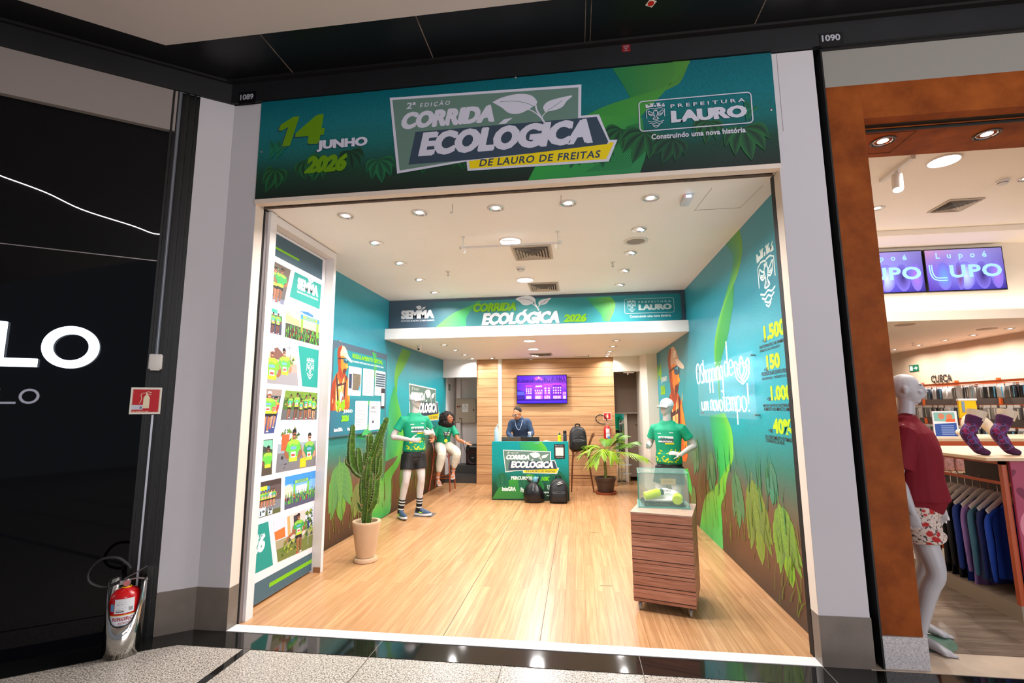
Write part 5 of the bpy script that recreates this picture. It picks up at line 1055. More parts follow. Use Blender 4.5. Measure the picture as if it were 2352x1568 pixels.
mb = MB(); n = 40; rings = []; prof = [(.10, 0), (.150, .012), (.172, .06), (.176, .13), (.16, .20), (.125, .26), (.085, .30), (.055, .325), (.05, .335)]
for i, (rr, z) in enumerate(prof):
    rings.append([(rr*(1+.16*noise.noise(Vector((math.cos(a)*2.2, math.sin(a)*2.2, z*5+3)))+.05*math.sin(a*9+z*14)*(z/.33))*1.05*math.cos(a), rr*(1+.16*noise.noise(Vector((math.cos(a)*2.2, math.sin(a)*2.2, z*5)))+.05*math.sin(a*9+z*14)*(z/.33))*.8*math.sin(a), z) for a in [2*PI*k/n for k in range(n)]])
mb.loft(rings); mb.build('bag_body', mat('black_polythene', (24, 22, 24), .28, bump=.5, bscale=22), t, world=False)
for sx, tp in ((-1, (-.13, .0, .40)), (1, (.11, .01, .43))): mb = MB(); mb.tube(catmull([(sx*.02, 0, .32), (sx*.07, 0, .35), tp], 4), [(.03, .012)]*3+[(.026, .01)]*3+[(.016, .006), (.01, .004), (.004, .003)], 8); mb.build('knotted_ear', _M['black_polythene'], t, world=False)
mb = MB(); mb.ell((.03, .01, .37), (.05, .04, .06), 12, 8); mb.build('blue_lining', mat('blue_plastic_film', (90, 150, 170), .3, bump=.4, bscale=30), t, world=False)
# ---------------------------------------------------------------- potted cactus
M_clay = mat('sand_ceramic', (196, 164, 132), .35, var=.03); M_soil = mat('dark_soil', (44, 32, 24), .9, bump=.6, bscale=60)
M_cact = mat('cactus_green', (62, 92, 24), .4, var=.45, vscale=22, bump=.1, bscale=40); M_spine = mat('cactus_spine', (200, 180, 130), .5)
t = thing('potted_cactus', 'tall branching cactus in a sand coloured vase by the left wall mural', 'potted plant', (-2.30, 5.19, 0))
MB().lathe([(.115, 0), (.122, .006), (.124, .035), (.118, .045), (.105, .045)], n=40, cap1=True).build('saucer', M_clay, t, world=False)
MB().lathe([(.088, .045), (.094, .05), (.108, .12), (.126, .24), (.142, .34), (.151, .395), (.153, .41), (.149, .418), (.118, .416), (.112, .405), (.108, .37), (.10, .365)], n=44, cap1=False).build('vase', M_clay, t, world=False)
MB().lathe([(.108, .375), (.01, .380)], n=20).build('soil', M_soil, t, world=False)
def cstem(name, pts, rad, par, ribs=5, tw=.3, spines=True, sub=None):
    C_ = catmull(pts, 7); N = len(C_); mb = MB(); rings = []; n = ribs*6; prev = Vector((1, 0, 0)); R_ = []
    seg = len(rad)-1
    for i in range(N):
        s_ = i/(N-1)*seg; j = min(int(s_), seg-1); R_.append(rad[j]+(rad[j+1]-rad[j])*(s_-j))
    sp = MB()
    for i in range(N):
        tt = (C_[min(i+1, N-1)]-C_[max(i-1, 0)]).normalized(); a = (prev-tt*prev.dot(tt)).normalized(); b = tt.cross(a); prev = a; R = R_[i]*(1+.07*math.sin(i*2.1)); rg = []
        for k in range(n):
            th = 2*PI*k/n; c = .5+.5*math.cos(th*ribs); rr = R*(.50+.50*c**1.2); rg.append(C_[i]+(a*math.cos(th)+b*math.sin(th))*rr)
        rings.append(rg)
        if spines and i % 1 == 0 and R > .012:
            for q in range(ribs):
                th = 2*PI*q/ribs; d = a*math.cos(th)+b*math.sin(th); p = C_[i]+d*R*.97
                for e in (-.6, .5): sp.tube([p, p+(d+tt*e+b*e*.4).normalized()*.014], [.0014, .0004], 3)
    tip = C_[-1]+(C_[-1]-C_[-2]).normalized()*R_[-1]*.9; rings.append([tip+(v-C_[-1])*.45 for v in rings[-1]]); mb.loft(rings); o = mb.build(name, M_cact, par, world=False)
    if spines: sp.build('spines', M_spine, o, world=False, kind='stuff', smooth=False)
    return o
cstem('main_stem', [(0, 0, .36), (.0, 0, .45), (.015, 0, .7), (.0, .0, .95)], [.03, .055, .06, .06, .055], t, 5)
cstem('branch', [(.02, -.01, .50), (.07, .0, .62), (.085, .02, .85), (.09, .02, 1.05), (.10, .02, 1.16)], [.02, .045, .045, .04, .025], t, 4)
cstem('branch', [(-.04, -.02, .60), (-.05, -.03, .78), (-.045, -.03, .92)], [.035, .04, .022], t, 4)
cstem('branch', [(0, 0, .86), (-.12, .0, .92), (-.19, .0, 1.02), (-.21, .0, 1.2), (-.20, .0, 1.42)], [.03, .045, .05, .05, .045, .028], t, 4)
cstem('branch', [(-.18, .0, .98), (-.235, .0, 1.03), (-.25, .0, 1.08)], [.035, .04, .025], t, 4)
cstem('branch', [(-.08, .0, .90), (-.11, .0, 1.02), (-.12, -.01, 1.17)], [.03, .045, .028], t, 4)
cstem('branch', [(.01, .0, .90), (.04, .0, 1.05), (.10, .0, 1.25), (.19, .01, 1.50)], [.04, .052, .05, .045, .028], t, 5)
cstem('branch', [(.07, .02, .98), (.11, .02, 1.12), (.13, .02, 1.28)], [.02, .034, .022], t, 4)
cstem('branch', [(-.01, .0, .95), (.0, .0, 1.12), (.01, -.01, 1.30), (.012, -.01, 1.33)], [.028, .034, .04, .03], t, 4)
cstem('branch', [(.0, -.03, .78), (.01, -.05, .92), (.035, -.06, 1.09)], [.025, .034, .022], t, 4)
cstem('branch', [(.03, -.04, .60), (.045, -.05, .80), (.055, -.05, .92)], [.02, .03, .02], t, 4)
cstem('branch', [(.08, .0, .86), (.12, .01, .92), (.135, .01, 1.08)], [.02, .032, .02], t, 4)
cstem('branch', [(-.03, .0, 1.0), (-.045, .0, 1.12)], [.03, .022], t, 4)
cstem('branch', [(-.03, .0, .50), (-.07, -.01, .53), (-.10, -.02, .60)], [.012, .028, .014], t, 4)
cstem('root_neck', [(0, 0, .37), (0, 0, .42), (.002, 0, .47)], [.042, .036, .045], t, 5, spines=False)
# ---------------------------------------------------------------- potted palm
M_pot = mat('brown_plastic_pot', (70, 50, 42), .4); M_terr = mat('terracotta', (156, 76, 44), .6)
t = thing('potted_palm', 'young palm with yellow green fronds in a brown pot before the oak wall', 'potted plant', (.492, 9.58, 0))
MB().lathe([(.15, 0), (.19, .005), (.205, .04), (.198, .042), (.18, .02)], n=32, cap1=True).build('saucer', M_terr, t, world=False)
MB().lathe([(.125, .025), (.14, .03), (.185, .24), (.19, .25), (.20, .25), (.205, .30), (.20, .305), (.18, .30), (.17, .27)], n=36, cap1=False).build('pot', M_pot, t, world=False)
MB().lathe([(.175, .275), (.01, .285)], n=20).build('soil', M_soil, t, world=False)
MB().tube(catmull([(0, 0, .27), (.01, 0, .40), (.0, 0, .55), (.01, 0, .72)], 5), [.035, .034, .032, .030, .028, .027, .026, .026, .025, .025, .024, .024, .023, .022, .022, .02], 12).build('stem', mat('palm_stem', (112, 120, 50), .5, var=.2, vscale=12), t, world=False)
M_frond = mat('palm_leaf', (132, 168, 30), .4, var=.3, vscale=5); M_frond2 = mat('palm_leaf_dark', (84, 128, 24), .4, var=.3, vscale=5)
def frond(az, el, L, droop, nl, par, m, wide=.30, seed=0):
    r = random.Random(seed); d = Vector((math.cos(az), math.sin(az), 0)); P_ = []
    for i in range(13): s_ = i/12; P_.append(Vector((.01, 0, .70))+d*(L*s_*math.cos(el)*(1-.1*s_))+Vector((0, 0, L*s_*math.sin(el)-droop*s_*s_)))
    o = MB().tube(P_, [.008-.005*i/12 for i in range(13)], 6).build('frond', m, par, world=False)
    side = d.cross(Vector((0, 0, 1))); mb = MB()
    for i in range(nl):
        s_ = .34+.64*i/(nl-1); k = s_*12; j = min(int(k), 11); p = P_[j].lerp(P_[j+1], k-j); tn = (P_[j+1]-P_[j]).normalized(); ll = wide*math.sin(PI*(.22+.68*(s_-.34)/.64))*r.uniform(.85, 1.1)
        for sd in (-1, 1):
            dr = (side*sd*(.75-.3*s_)+tn*(.75+.3*s_)+Vector((0, 0, -.05))).normalized(); w = .013; wv = tn.cross(dr).normalized().cross(dr).normalized()
            q = [p+dr*ll*u+Vector((0, 0, -.34*ll*u*u)) for u in (0, .35, .7, 1)]; ws = (w*.5, w, w*.8, .001); nn = Vector((0, 0, .35*w)); vs = []
            for a_, b_ in zip(q, ws): vs += [a_-wv*b_, a_+nn, a_+wv*b_]
            mb._add(vs, [f for e in range(3) for f in ((e*3, e*3+1, e*3+4, e*3+3), (e*3+1, e*3+2, e*3+5, e*3+4))])
    mb.build('leaflets', m, o, world=False, fix=False); return o
for i, (az, el, L, dr, m_) in enumerate(((3.5, 1.05, .62, .42, 0), (4.4, 1.0, .55, .40, 0), (2.6, 1.0, .60, .36, 0), (.35, .95, .72, .22, 1), (-.15, .60, .80, .18, 1), (-.45, .35, .95, .34, 0), (5.2, .9, .52, .42, 0), (1.4, 1.05, .62, .25, 1), (3.1, .75, .62, .38, 0), (4.0, .7, .5, .42, 0), (.0, 1.15, .55, .12, 1), (.7, .6, .7, .2, 1))): frond(az, el, L, dr, 13, t, (M_frond, M_frond2)[m_], .30, i)
mb = MB(); [mb.obox((.05+.03*i, -.06+.04*i, .285), (.05, .02, .01), rz=i) for i in range(3)]; mb.build('dry_leaves', mat('dry_leaf', (170, 140, 80), .8), t, world=False)
# ---------------------------------------------------------------- vitrine on rolling pedestal
t = thing('display_pedestal', 'slatted walnut pedestal on small casters near the right wall mural', 'pedestal', (.715, 4.42, 0), -.285)
hw, hd = .238, .265
for i in range(7): MB().box(-hw, hw, -hd, hd, .075+i*.0975, .075+i*.0975+.0935).build('slat', M_ped, t, world=False, smooth=False, bevel=.0015)
MB().box(-hw+.004, hw-.004, -hd+.004, hd-.004, .07, .752).build('core', mat('walnut_gap', (70, 40, 28), .6), t, world=False, smooth=False)
MB().box(-hw-.004, hw+.004, -hd-.004, hd+.004, .752, .764).build('top', mat('walnut_top', (172, 140, 122), .4, var=.12, vscale=20), t, world=False, smooth=False)
for sx in (-1, 1):
    for sy in (-1, 1):
        c = MB(); c.lathe([(.022, -.009), (.027, -.006), (.027, .006), (.022, .009)], (sx*(hw-.045), sy*(hd-.04), .028), 18, (1, 0, 0)); o = c.build('caster', mat('caster_grey', (150, 146, 140), .3), t, world=False)
        f = MB(); f.box(sx*(hw-.045)-.014, sx*(hw-.045)-.011, sy*(hd-.04)-.012, sy*(hd-.04)+.012, .024, .07); f.box(sx*(hw-.045)+.011, sx*(hw-.045)+.014, sy*(hd-.04)-.012, sy*(hd-.04)+.012, .024, .07); f.build('caster_fork', M_alu, o, world=False, smooth=False)
M_gl = mat('vitrine_glass', (190, 224, 214), .02, alpha=.13, spec=.8); M_edge = mat('glass_edge_green', (60, 140, 120), .15)
Rz = -.10; t = thing('glass_display_case', 'clear glass box with green edges on top of the walnut pedestal', 'display case', (.725, 4.55, .764), Rz); a, b, h, th = .205, .165, .29, .004
for nm_, bx in (('glass_pane', (-a, a, -b, -b+th, .008, h)), ('glass_pane', (-a, a, b-th, b, .008, h)), ('glass_pane', (-a, -a+th, -b+th, b-th, .008, h)), ('glass_pane', (a-th, a, -b+th, b-th, .008, h)), ('glass_lid', (-a-.006, a+.006, -b-.006, b+.006, h+.0005, h+.006))): MB().box(*bx).build(nm_, M_gl, t, world=False, smooth=False)
MB().box(-a-.012, a+.012, -b-.012, b+.012, 0.0005, .007).build('glass_base', mat('glass_base_tint', (150, 200, 190), .1, alpha=.6), t, world=False, smooth=False)
for x0, y0 in ((-a, -b), (a, -b), (a, b), (-a, b)): MB().tube([(x0, y0, .008), (x0, y0, h)], .0022, 6).build('edge_strip', M_edge, t, world=False)
for p, q in (((-a, -b), (a, -b)), ((a, -b), (a, b)), ((a, b), (-a, b)), ((-a, b), (-a, -b))):
    for z in (.010, h): MB().tube([(*p, z), (*q, z)], .0022, 6).build('edge_strip', M_edge, t, world=False)
CW = Matrix.Translation((.725, 4.55, .764)) @ R2(Rz)
def inb(p): return (CW @ Vector(p))[:]
mb = MB(); r = random.Random(3)
for i in range(420): x, y = r.uniform(-.19, .19), r.uniform(-.15, .15); z = r.uniform(.012, .04); d = r.uniform(.008, .014); mb.obox(inb((x, y, z)), (d, d*.7, .002), rz=r.random()*6, rx=r.uniform(-.8, .8), ry=r.uniform(-.8, .8))
mb.box(*[v for v in (.725-.17, .725+.17, 4.55-.13, 4.55+.13, .774, .785)])
tag(mb.build('artificial_grass', mat('artificial_grass', (14, 44, 26), .6, var=.6, vscale=60), smooth=False), 'bed of dark artificial grass lining the glass case', 'artificial grass', kind='stuff')
mb = MB(); vs = []; n = 12
for i in range(n+1):
    for j in range(n+1):
        x = -.155+.32*i/n; y = -.115+.22*j/n; vs.append(inb((x, y+.03, .058+.012*noise.noise(Vector((x*9, y*9, 1)))+.055*max(0, 1-((x-.03)/.13)**2)*max(0, 1-((y-.05)/.12)**2)+.02*(j/n))))
mb._add(vs, [(i*(n+1)+j, (i+1)*(n+1)+j, (i+1)*(n+1)+j+1, i*(n+1)+j+1) for i in range(n) for j in range(n)]); o = mb.build('folded_shirt', mat('white_jersey', (226, 222, 216), .8), fix=False); tag(o, 'folded white shirt with dark lettering inside the glass case', 'shirt'); md = o.modifiers.new('s', 'SOLIDIFY'); md.thickness = .022
P = Print(Plane(inb((0, -.04, .10)), (math.cos(Rz), math.sin(Rz), 0), (-math.sin(Rz)*.93, math.cos(Rz)*.93, .40)), o, .004); P.unit(); P.text('LAURO', (-.01, .03), col=(50, 56, 60), bold=.05, px=False, w=.085); P.text('PREFEITURA', (-.01, .052), col=(60, 66, 70), bold=.02, px=False, w=.085); P.text('2ª CORRIDA ECOLÓGICA', (-.02, -.03), col=(60, 150, 110), bold=.02, px=False, w=.13); P.part('lettering')
def flask(lab, c, ax, L, rr):
    t = thing('lime_bottle', lab, 'bottle', inb(c), 0, 'lime bottles in the glass case'); ax = Vector(ax).normalized()
    MB().lathe([(rr*.8, -L/2), (rr, -L/2+.006), (rr, L/2-.03), (rr*.9, L/2-.02), (rr*.75, L/2-.008)], (0, 0, 0), 26, ax).build('bottle_body', mat('neon_lime_plastic', (206, 232, 20), .3), t, world=False); MB().lathe([(rr*.78, L/2-.008), (rr*.78, L/2+.018), (rr*.5, L/2+.024)], (0, 0, 0), 20, ax).build('cap', M_dg, t, world=False)
flask('lime bottle lying at the left inside the glass case', (-.085, -.06, .098), (.93, .20, .22), .15, .036)
flask('lime bottle lying end on at the right inside the glass case', (.12, -.09, .072), (.25, .95, .1), .10, .042)
t = thing('price_card', 'small kraft card on a stick inside the glass case', 'card', inb((.06, .06, .05))); MB().box(-.065, .065, -.001, .001, .115, .165).build('card', mat('kraft_card', (206, 176, 130), .7), t, world=False, smooth=False); MB().tube([(0, 0, 0), (0, 0, .115)], .0015, 6).build('stick', mat('stick_wood', (190, 150, 100), .6), t, world=False)
cx_, cy_, cz_ = inb((.06, .06, .05)); P = Print(Plane((cx_, cy_-.001, cz_), (1, 0, 0), (0, 0, 1)), t, .0004); P.unit(); P.text('Kit Atleta', (-.035, .142), col=(110, 80, 50), bold=.02, px=False, w=.07)
P.text('Camiseta e garrafa', (-.05, .125), col=(110, 80, 50), bold=.0, px=False, w=.10); P.mb = MB()
for z in (.150, .140, .130): P.fpoly([(-.045, z), (.04, z), (.04, z+.002), (-.045, z+.002)], (140, 110, 80))
P.part('print_lines')
# ---------------------------------------------------------------- fixtures on the ceilings and walls
M_fix = mat('fixture_white', (214, 208, 202), .45); M_dark = mat('fixture_dark', (40, 38, 38), .5)
M_vent = mat('grille_cream', (190, 176, 160), .45)
def grille(lab, x, y, z, s, ry=0, sq=None):
    t = thing('ceiling_grille', lab, 'air vent', (x, y, z-.001), ry, None); b = sq or s
    MB().box(-s, s, -b, b, -.003, -.0005).build('back_plate', M_dark, t, world=False, smooth=False)
    f = MB(); w = .022
    for x0, x1, y0, y1 in ((-s, s, -b, -b+w), (-s, s, b-w, b), (-s, -s+w, -b+w, b-w), (s-w, s, -b+w, b-w)): f.box(x0, x1, y0, y1, -.012, -.003)
    f.build('frame', M_vent, t, world=False, smooth=False)
    for i in range(6):
        k = 1-.145*(i+.7); a, c = s*k, b*k; z1 = -.006-.004*i; m = MB(); q = lambda e, zz: [(-a+e, -c+e, zz), (a-e, -c+e, zz), (a-e, c-e, zz), (-a+e, c-e, zz)]
        m.loft([q(0, z1-.014), q(.012, z1), q(.016, z1)], False, False); m.build('louvre_ring', M_vent, t, world=False, smooth=False)
    return t
grille('square air grille in the high ceiling behind the front round led light', -.45, 5.13, ZH, .215, 0, .24)
grille('square air grille in the high ceiling close to the beam panel', -.43, 6.68, ZH, .21, 0, .23)
grille('flat air grille in the low ceiling above the wall screen', -.70, 9.62, ZL, .22, 0, .2)
def smoke(lab, x, y, z): 
    t = thing('smoke_detector', lab, 'smoke detector', (x, y, z), 0, None); MB().lathe([(.055, 0), (.055, -.014), (.048, -.02)], n=24, cap0=False).build('base', M_fix, t, world=False); MB().lathe([(.042, -.02), (.040, -.04), (.026, -.05), (0, -.05)], n=24).build('sensor_head', M_fix, t, world=False); MB().lathe([(.043, -.026), (.043, -.030)], n=24).build('slot_ring', M_dark, t, world=False)
smoke('round smoke detector in the high ceiling between the two grilles', -.648, 5.7, ZH); smoke('round smoke detector in the low ceiling behind the flat grille', -.96, 10.2, ZL)
def sprinkler(lab, x, y, z):
    t = thing('sprinkler', lab, 'sprinkler', (x, y, z), 0, None); MB().lathe([(.03, 0), (.028, -.006), (.01, -.008)], n=18).build('escutcheon', M_fix, t, world=False); m = MB(); m.tube([(0, 0, -.008), (0, 0, -.03)], .006, 8); m.tube([(-.008, 0, -.03), (-.012, 0, -.045), (0, 0, -.055)], .0025, 6); m.tube([(.008, 0, -.03), (.012, 0, -.045), (0, 0, -.055)], .0025, 6); m.build('frame_arms', M_alu, t, world=False); MB().lathe([(.018, -.055), (.018, -.058)], n=14).build('deflector', M_alu, t, world=False)
sprinkler('sprinkler head in the right half of the high ceiling', .455, 5.64, ZH); sprinkler('sprinkler head in the left half of the high ceiling', -1.567, 5.71, ZH); sprinkler('sprinkler head in the left half of the low ceiling', -1.70, 9.9, ZL); sprinkler('sprinkler head in the right half of the low ceiling', .25, 9.9, ZL)
t = thing('ceiling_speaker', 'round ceiling loudspeaker with a grey mesh in the right of the high ceiling', 'speaker', (.639, 4.925, ZH)); MB().lathe([(.125, 0), (.125, -.006), (.10, -.012), (.09, -.004)], n=32, cap0=False, cap1=False).build('trim_ring', M_fix, t, world=False); MB().lathe([(.092, -.006), (.06, -.010), (.01, -.011)], n=30, cap0=True).build('mesh', mat('speaker_mesh', (150, 140, 134), .6, bump=.5, bscale=300), t, world=False)
t = thing('ceiling_speaker', 'flat round white cover in the far left of the low ceiling', 'speaker', (-2.28, 10.28, ZL)); MB().lathe([(.12, 0), (.12, -.008), (.10, -.012), (0, -.012)], n=28, cap0=False).build('cover', M_fix, t, world=False)
t = thing('hanging_rail', 'thin white horizontal rail hung under the ceiling in front of the first grille', 'rail', (-.62, 4.53, ZH))
MB().tube([(-.50, 0, -.115), (.50, 0, -.115)], .011, 8).build('rail', M_fix, t, world=False)
for sx in (-1, 1):
    m = MB(); m.tube([(sx*.47, 0, 0), (sx*.47, 0, -.115)], .005, 6); m.lathe([(.022, 0), (.02, -.006)], (sx*.47, 0, 0), 12); m.build('hanger', M_fix, t, world=False); MB().ell((sx*.49, 0, -.115), (.022, .02, .02), 10, 6).build('end_knob', M_fix, t, world=False); MB().tube(catmull([(sx*.455, 0, -.125), (sx*.455, 0, -.165), (sx*.47, 0, -.178), (sx*.475, 0, -.165)], 4), .004, 6).build('hook', M_fix, t, world=False)
t = thing('motion_sensor', 'small flat white box on the ceiling behind the hanging rail', 'sensor', (-.65, 4.66, ZH)); MB().rbox((0, 0, -.012), (.14, .03, .022), .008).build('housing', M_fix, t, world=False)
def hook(lab, x, y, l=.07, b=True):
    t = thing('ceiling_hook', lab, 'hook', (x, y, ZH)); MB().tube(catmull([(0, 0, 0), (0, 0, -l*.6), (.002, 0, -l), (-.010, 0, -l-.008), (-.016, 0, -l+.008)], 4) if b else [(0, 0, 0), (0, 0, -l)], .0025, 6).build('wire', M_alu, t, world=False)
hook('thin wire hook hanging from the ceiling left of the centre front', -1.00, 3.76); hook('straight thin wire hanging from the ceiling behind the banner centre', -.09, 3.72, .07, False)
mb = MB(); z = ZH-.0008
for a, b_ in (((1.045, 4.195), (1.437, 4.198)), ((1.437, 4.198), (1.47, 3.77)), ((1.06, 4.19), (1.09, 3.77))): mb.tube([(*a, z), (*b_, z)], .0014, 4)
struct('trim_16', mb, mat('hatch_line', (120, 96, 80), .8))
t = thing('digital_sensor_box', 'small white digital people counter box on the ceiling front right', 'counter device', (.93, 3.93, ZH)); MB().rbox((0, 0, -.02), (.07, .17, .035), .012).build('housing', mat('pale_blue_white', (200, 206, 216), .4), t, world=False); MB().box(-.02, .02, -.087, -.084, -.032, -.010).build('display', mat('display_glow', (190, 225, 255), emit=2.), t, world=False, smooth=False); MB().box(-.034, -.030, -.088, -.086, -.02, -.014).build('red_led', mat('red_led', (255, 40, 20), emit=3.), t, world=False, smooth=False)
t = thing('dome_camera', 'small white security camera at the front left of the low ceiling', 'camera', (-2.64, 7.86, ZL)); MB().lathe([(.045, 0), (.045, -.03), (.04, -.04)], n=20).build('base', M_fix, t, world=False); MB().ell((0, -.012, -.055), (.04, .042, .04), 16, 10).build('camera_ball', M_fix, t, world=False); MB().lathe([(.02, 0), (.016, .006)], (0, -.045, -.07), 14, (0, -.8, -.5)).build('lens', M_dark, t, world=False)
t = thing('emergency_light', 'slim emergency light with a red led at the back right of the low ceiling', 'light', (.12, 10.22, ZL)); MB().rbox((0, 0, -.012), (.30, .06, .022), .01).build('housing', M_fix, t, world=False); MB().box(-.02, -.01, -.032, -.029, -.016, -.01).build('red_led', _M['red_led'], t, world=False, smooth=False)
t = thing('emergency_light', 'slim emergency light under the beam over the dark doorway', 'light', (1.09, 10.42, 2.35)); MB().rbox((0, 0, -.012), (.22, .06, .02), .01).build('housing', M_fix, t, world=False); MB().ell((-.02, -.01, -.04), (.02, .02, .02), 8, 6).build('lamp_head', mat('clear_lamp', (200, 190, 190), .2), t, world=False); MB().box(-.02, -.01, -.032, -.029, -.012, -.006).build('red_led', _M['red_led'], t, world=False, smooth=False)
# extinguishers and signs
M_red = mat('extinguisher_red', (190, 14, 20), .25, coat=.4); M_chr = mat('chrome', (200, 196, 190), .12, 1.); M_rub = mat('black_rubber', (18, 18, 20), .45); M_whi = mat('label_white', (224, 222, 224), .45)
def extinguisher(lab, x, y, z, rz, R, H, hose, hs=1.):
    t = thing('fire_extinguisher', lab, 'fire extinguisher', (x, y, z), rz)
    MB().lathe([(R*.9, 0), (R, .012), (R, H-.07), (R*.93, H-.04), (R*.7, H-.012), (.03, H), (.02, H+.01)], n=36).build('tank', M_red, t, world=False)
    MB().lathe([(.028, H), (.028, H+.008)], n=20).build('collar', mat('yellow_plastic', (230, 200, 10), .4), t, world=False)
    m = MB(); m.lathe([(.018, H+.008), (.018, H+.05), (.012, H+.055)], n=14); m.obox((-.01, 0, H+.035), (.06, .022, .026)); m.build('valve', M_alu, t, world=False)
    MB().tube([(-.02, 0, H+.055), (.04, 0, H+.085), (.10, 0, H+.12)], [(.011, .004), (.012, .004), (.008, .003)], 8, side=(0, 1, 0)).build('lever', M_alu, t, world=False)
    MB().tube([(-.01, 0, H+.048), (.06, 0, H+.05), (.115, 0, H+.035)], [(.011, .005)]*3, 8, side=(0, 1, 0)).build('carry_handle', M_alu, t, world=False)
    MB().tube(catmull(hose, 6), .010, 8).build('hose', M_rub, t, world=False)
    MB().lathe([(.018, -.004), (.018, .004)], (0, -.02, H+.03), 14, (0, 1, 0)).build('gauge', mat('gauge_pink', (190, 110, 110), .4), t, world=False)
    return t
def wraplabel(t, R, z0, z1, a0, a1, mk):
    P = Print(Plane((0, 0, 0), (1, 0, 0), (0, 0, 1)), t); P.par = t
    class C:      # labels bent round the tank
        n = Vector((0, -1, 0))
        def pt(s, u, v, off=0): th = u/R; return Vector(((R+off)*math.sin(th), -(R+off)*math.cos(th), v))
    P.p = C(); P.unit(); mk(P); o = P.mb.build('label', ink_mat('printed_label', .35), t, world=False, smooth=False, fix=False, label='printed paper label'); return o
def wrect(P, a, b, c, d, col, n=10): P.grad([(a+(c-a)*i/n, b) for i in range(n+1)], [(a+(c-a)*i/n, d) for i in range(n+1)], col, col)
H_ = .475
t = extinguisher('red fire extinguisher standing in a steel floor holder by the black shopfront', -3.095, 3.12, .02, .62, .088, .40, [(-.03, 0, .445), (-.12, .0, .42), (-.20, -.0, .46), (-.215, 0, .53), (-.16, 0, .60), (-.07, 0, .60), (-.01, .0, .55), (.01, 0, .52)])
def lab1(P):
    wrect(P, -.075, .275, -.05, .32, (90, 150, 190)); wrect(P, -.045, .26, .065, .35, (222, 222, 226))
    for i in range(6): wrect(P, -.035, .338-i*.012, .055-.02*(i % 3), .341-i*.012, (110, 110, 120), 4)
    wrect(P, .035, .272, .058, .295, (150, 150, 156), 4); wrect(P, -.035, .268, .01, .274, (40, 40, 46), 4)
    wrect(P, -.08, .245, .08, .25, (226, 170, 30)); wrect(P, -.08, .10, .08, .245, (222, 224, 232)); 
    P.text('RIBEIRO', (-.052, .212), (.070, .212), .236, (150, 20, 30), .03, px=False); P.text('EXTINTORES', (-.015, .190), (.070, .190), .204, (150, 20, 30), .02, px=False); wrect(P, .0, .178, .05, .183, (60, 60, 80), 4)
    wrect(P, -.08, .168, .08, .171, (226, 170, 30)); wrect(P, -.075, .155, .05, .159, (200, 50, 50), 4); wrect(P, -.075, .146, .03, .149, (200, 50, 50), 4); wrect(P, -.045, .10, .02, .132, (170, 20, 30)); wrect(P, .022, .10, .08, .14, (40, 130, 200))
wraplabel(t, .0885, 0, 0, 0, 0, lab1)
t = thing('extinguisher_holder', 'polished steel half tube floor holder around the left fire extinguisher', 'stand', (-3.10, 3.13, 0), .62)
m = MB(); R = .108; n = 30; lo = []; hi = []
for i in range(n+1):
    th = math.radians(-150+300*i/n); f = abs(-150+300*i/n); z1 = .20+.27*min(1, (max(0, f)/62))**3.6
    p = lambda z, rr=R: (rr*math.sin(th), -rr*math.cos(th), z); lo.append(p(.0)); hi.append(p(z1))
m.loft([lo, [(a[0], a[1], (a[2]+b[2])/2) for a, b in zip(lo, hi)], hi], False, False, closed=False); o = m.build('shell', M_chr, t, world=False, fix=False); md = o.modifiers.new('s', 'SOLIDIFY'); md.thickness = .003
MB().tube(hi, .004, 6).build('rubber_rim', M_rub, t, world=False); MB().lathe([(.104, 0.001), (.104, .012)], n=30).build('foot_disc', M_chr, t, world=False)
t = extinguisher('red fire extinguisher hung on the oak wall behind the palm', .60, 10.36, .93, 0, .07, .30, [(-.03, 0, .34), (-.12, 0, .345), (-.21, 0, .40), (-.22, 0, .48), (-.14, 0, .53), (-.05, 0, .50), (-.01, 0, .44), (.0, 0, .40)]); wraplabel(t, .0705, 0, 0, 0, 0, lambda P: (wrect(P, -.03, .16, .05, .25, (222, 222, 224)), wrect(P, -.03, .06, .06, .15, (214, 216, 222)), wrect(P, .0, .03, .06, .09, (60, 130, 200))))
MB().box(-.04, .04, .071, .09, .1, .3).build('wall_bracket', M_alu, t, world=False, smooth=False)
def extsign(name, lab, pl, x0, y0, w, h, txt, par_loc):
    t = thing(name, lab, 'safety sign', par_loc); P = Print(pl, t, .0); P.unit(); q = [pl.pt(x0, y0, 0), pl.pt(x0+w, y0, 0), pl.pt(x0+w, y0+h, 0), pl.pt(x0, y0+h, 0)]; MB().prism(q, pl.n*.004).build('plate', mat('sign_cream', (226, 220, 206), .4), t, smooth=False)
    P.off = .0042; P.F = (x0, y0, w, h); P.fpoly([(.06, .07), (.94, .07), (.94, .93), (.06, .93)], (186, 10, 26)); P.part('red_field'); C_ = (226, 214, 180)
    for a in (.075,): P.stroke([(a, a), (1-a, a), (1-a, 1-a), (a, 1-a)], w*.008, C_, closed=True)
    P.fpoly([(.42, .22), (.62, .22), (.62, .62), (.58, .68), (.55, .72), (.49, .72), (.46, .68), (.42, .62)], C_); P.fpoly([(.49, .72), (.55, .72), (.55, .78), (.49, .78)], C_); P.stroke([(.48, .80), (.56, .84), (.66, .80)], w*.022, C_); P.stroke([(.52, .76), (.66, .73)], w*.02, C_); P.stroke([(.48, .79), (.38, .78), (.33, .70), (.36, .56), (.30, .40)], w*.018, C_, curve=4); P.stroke([(.42, .27), (.62, .27)], w*.008, (186, 10, 26))
    P.part('pictogram')
    if txt: T(P, txt, .10, .09, .62, .125, C_, .03); P.fpoly([(.06, .17), (.42, .17), (.42, .34), (.06, .34)], (196, 196, 210)); P.fpoly([(.32, .20), (.39, .20), (.39, .29), (.32, .29)], (110, 110, 130)); P.part('lettering')
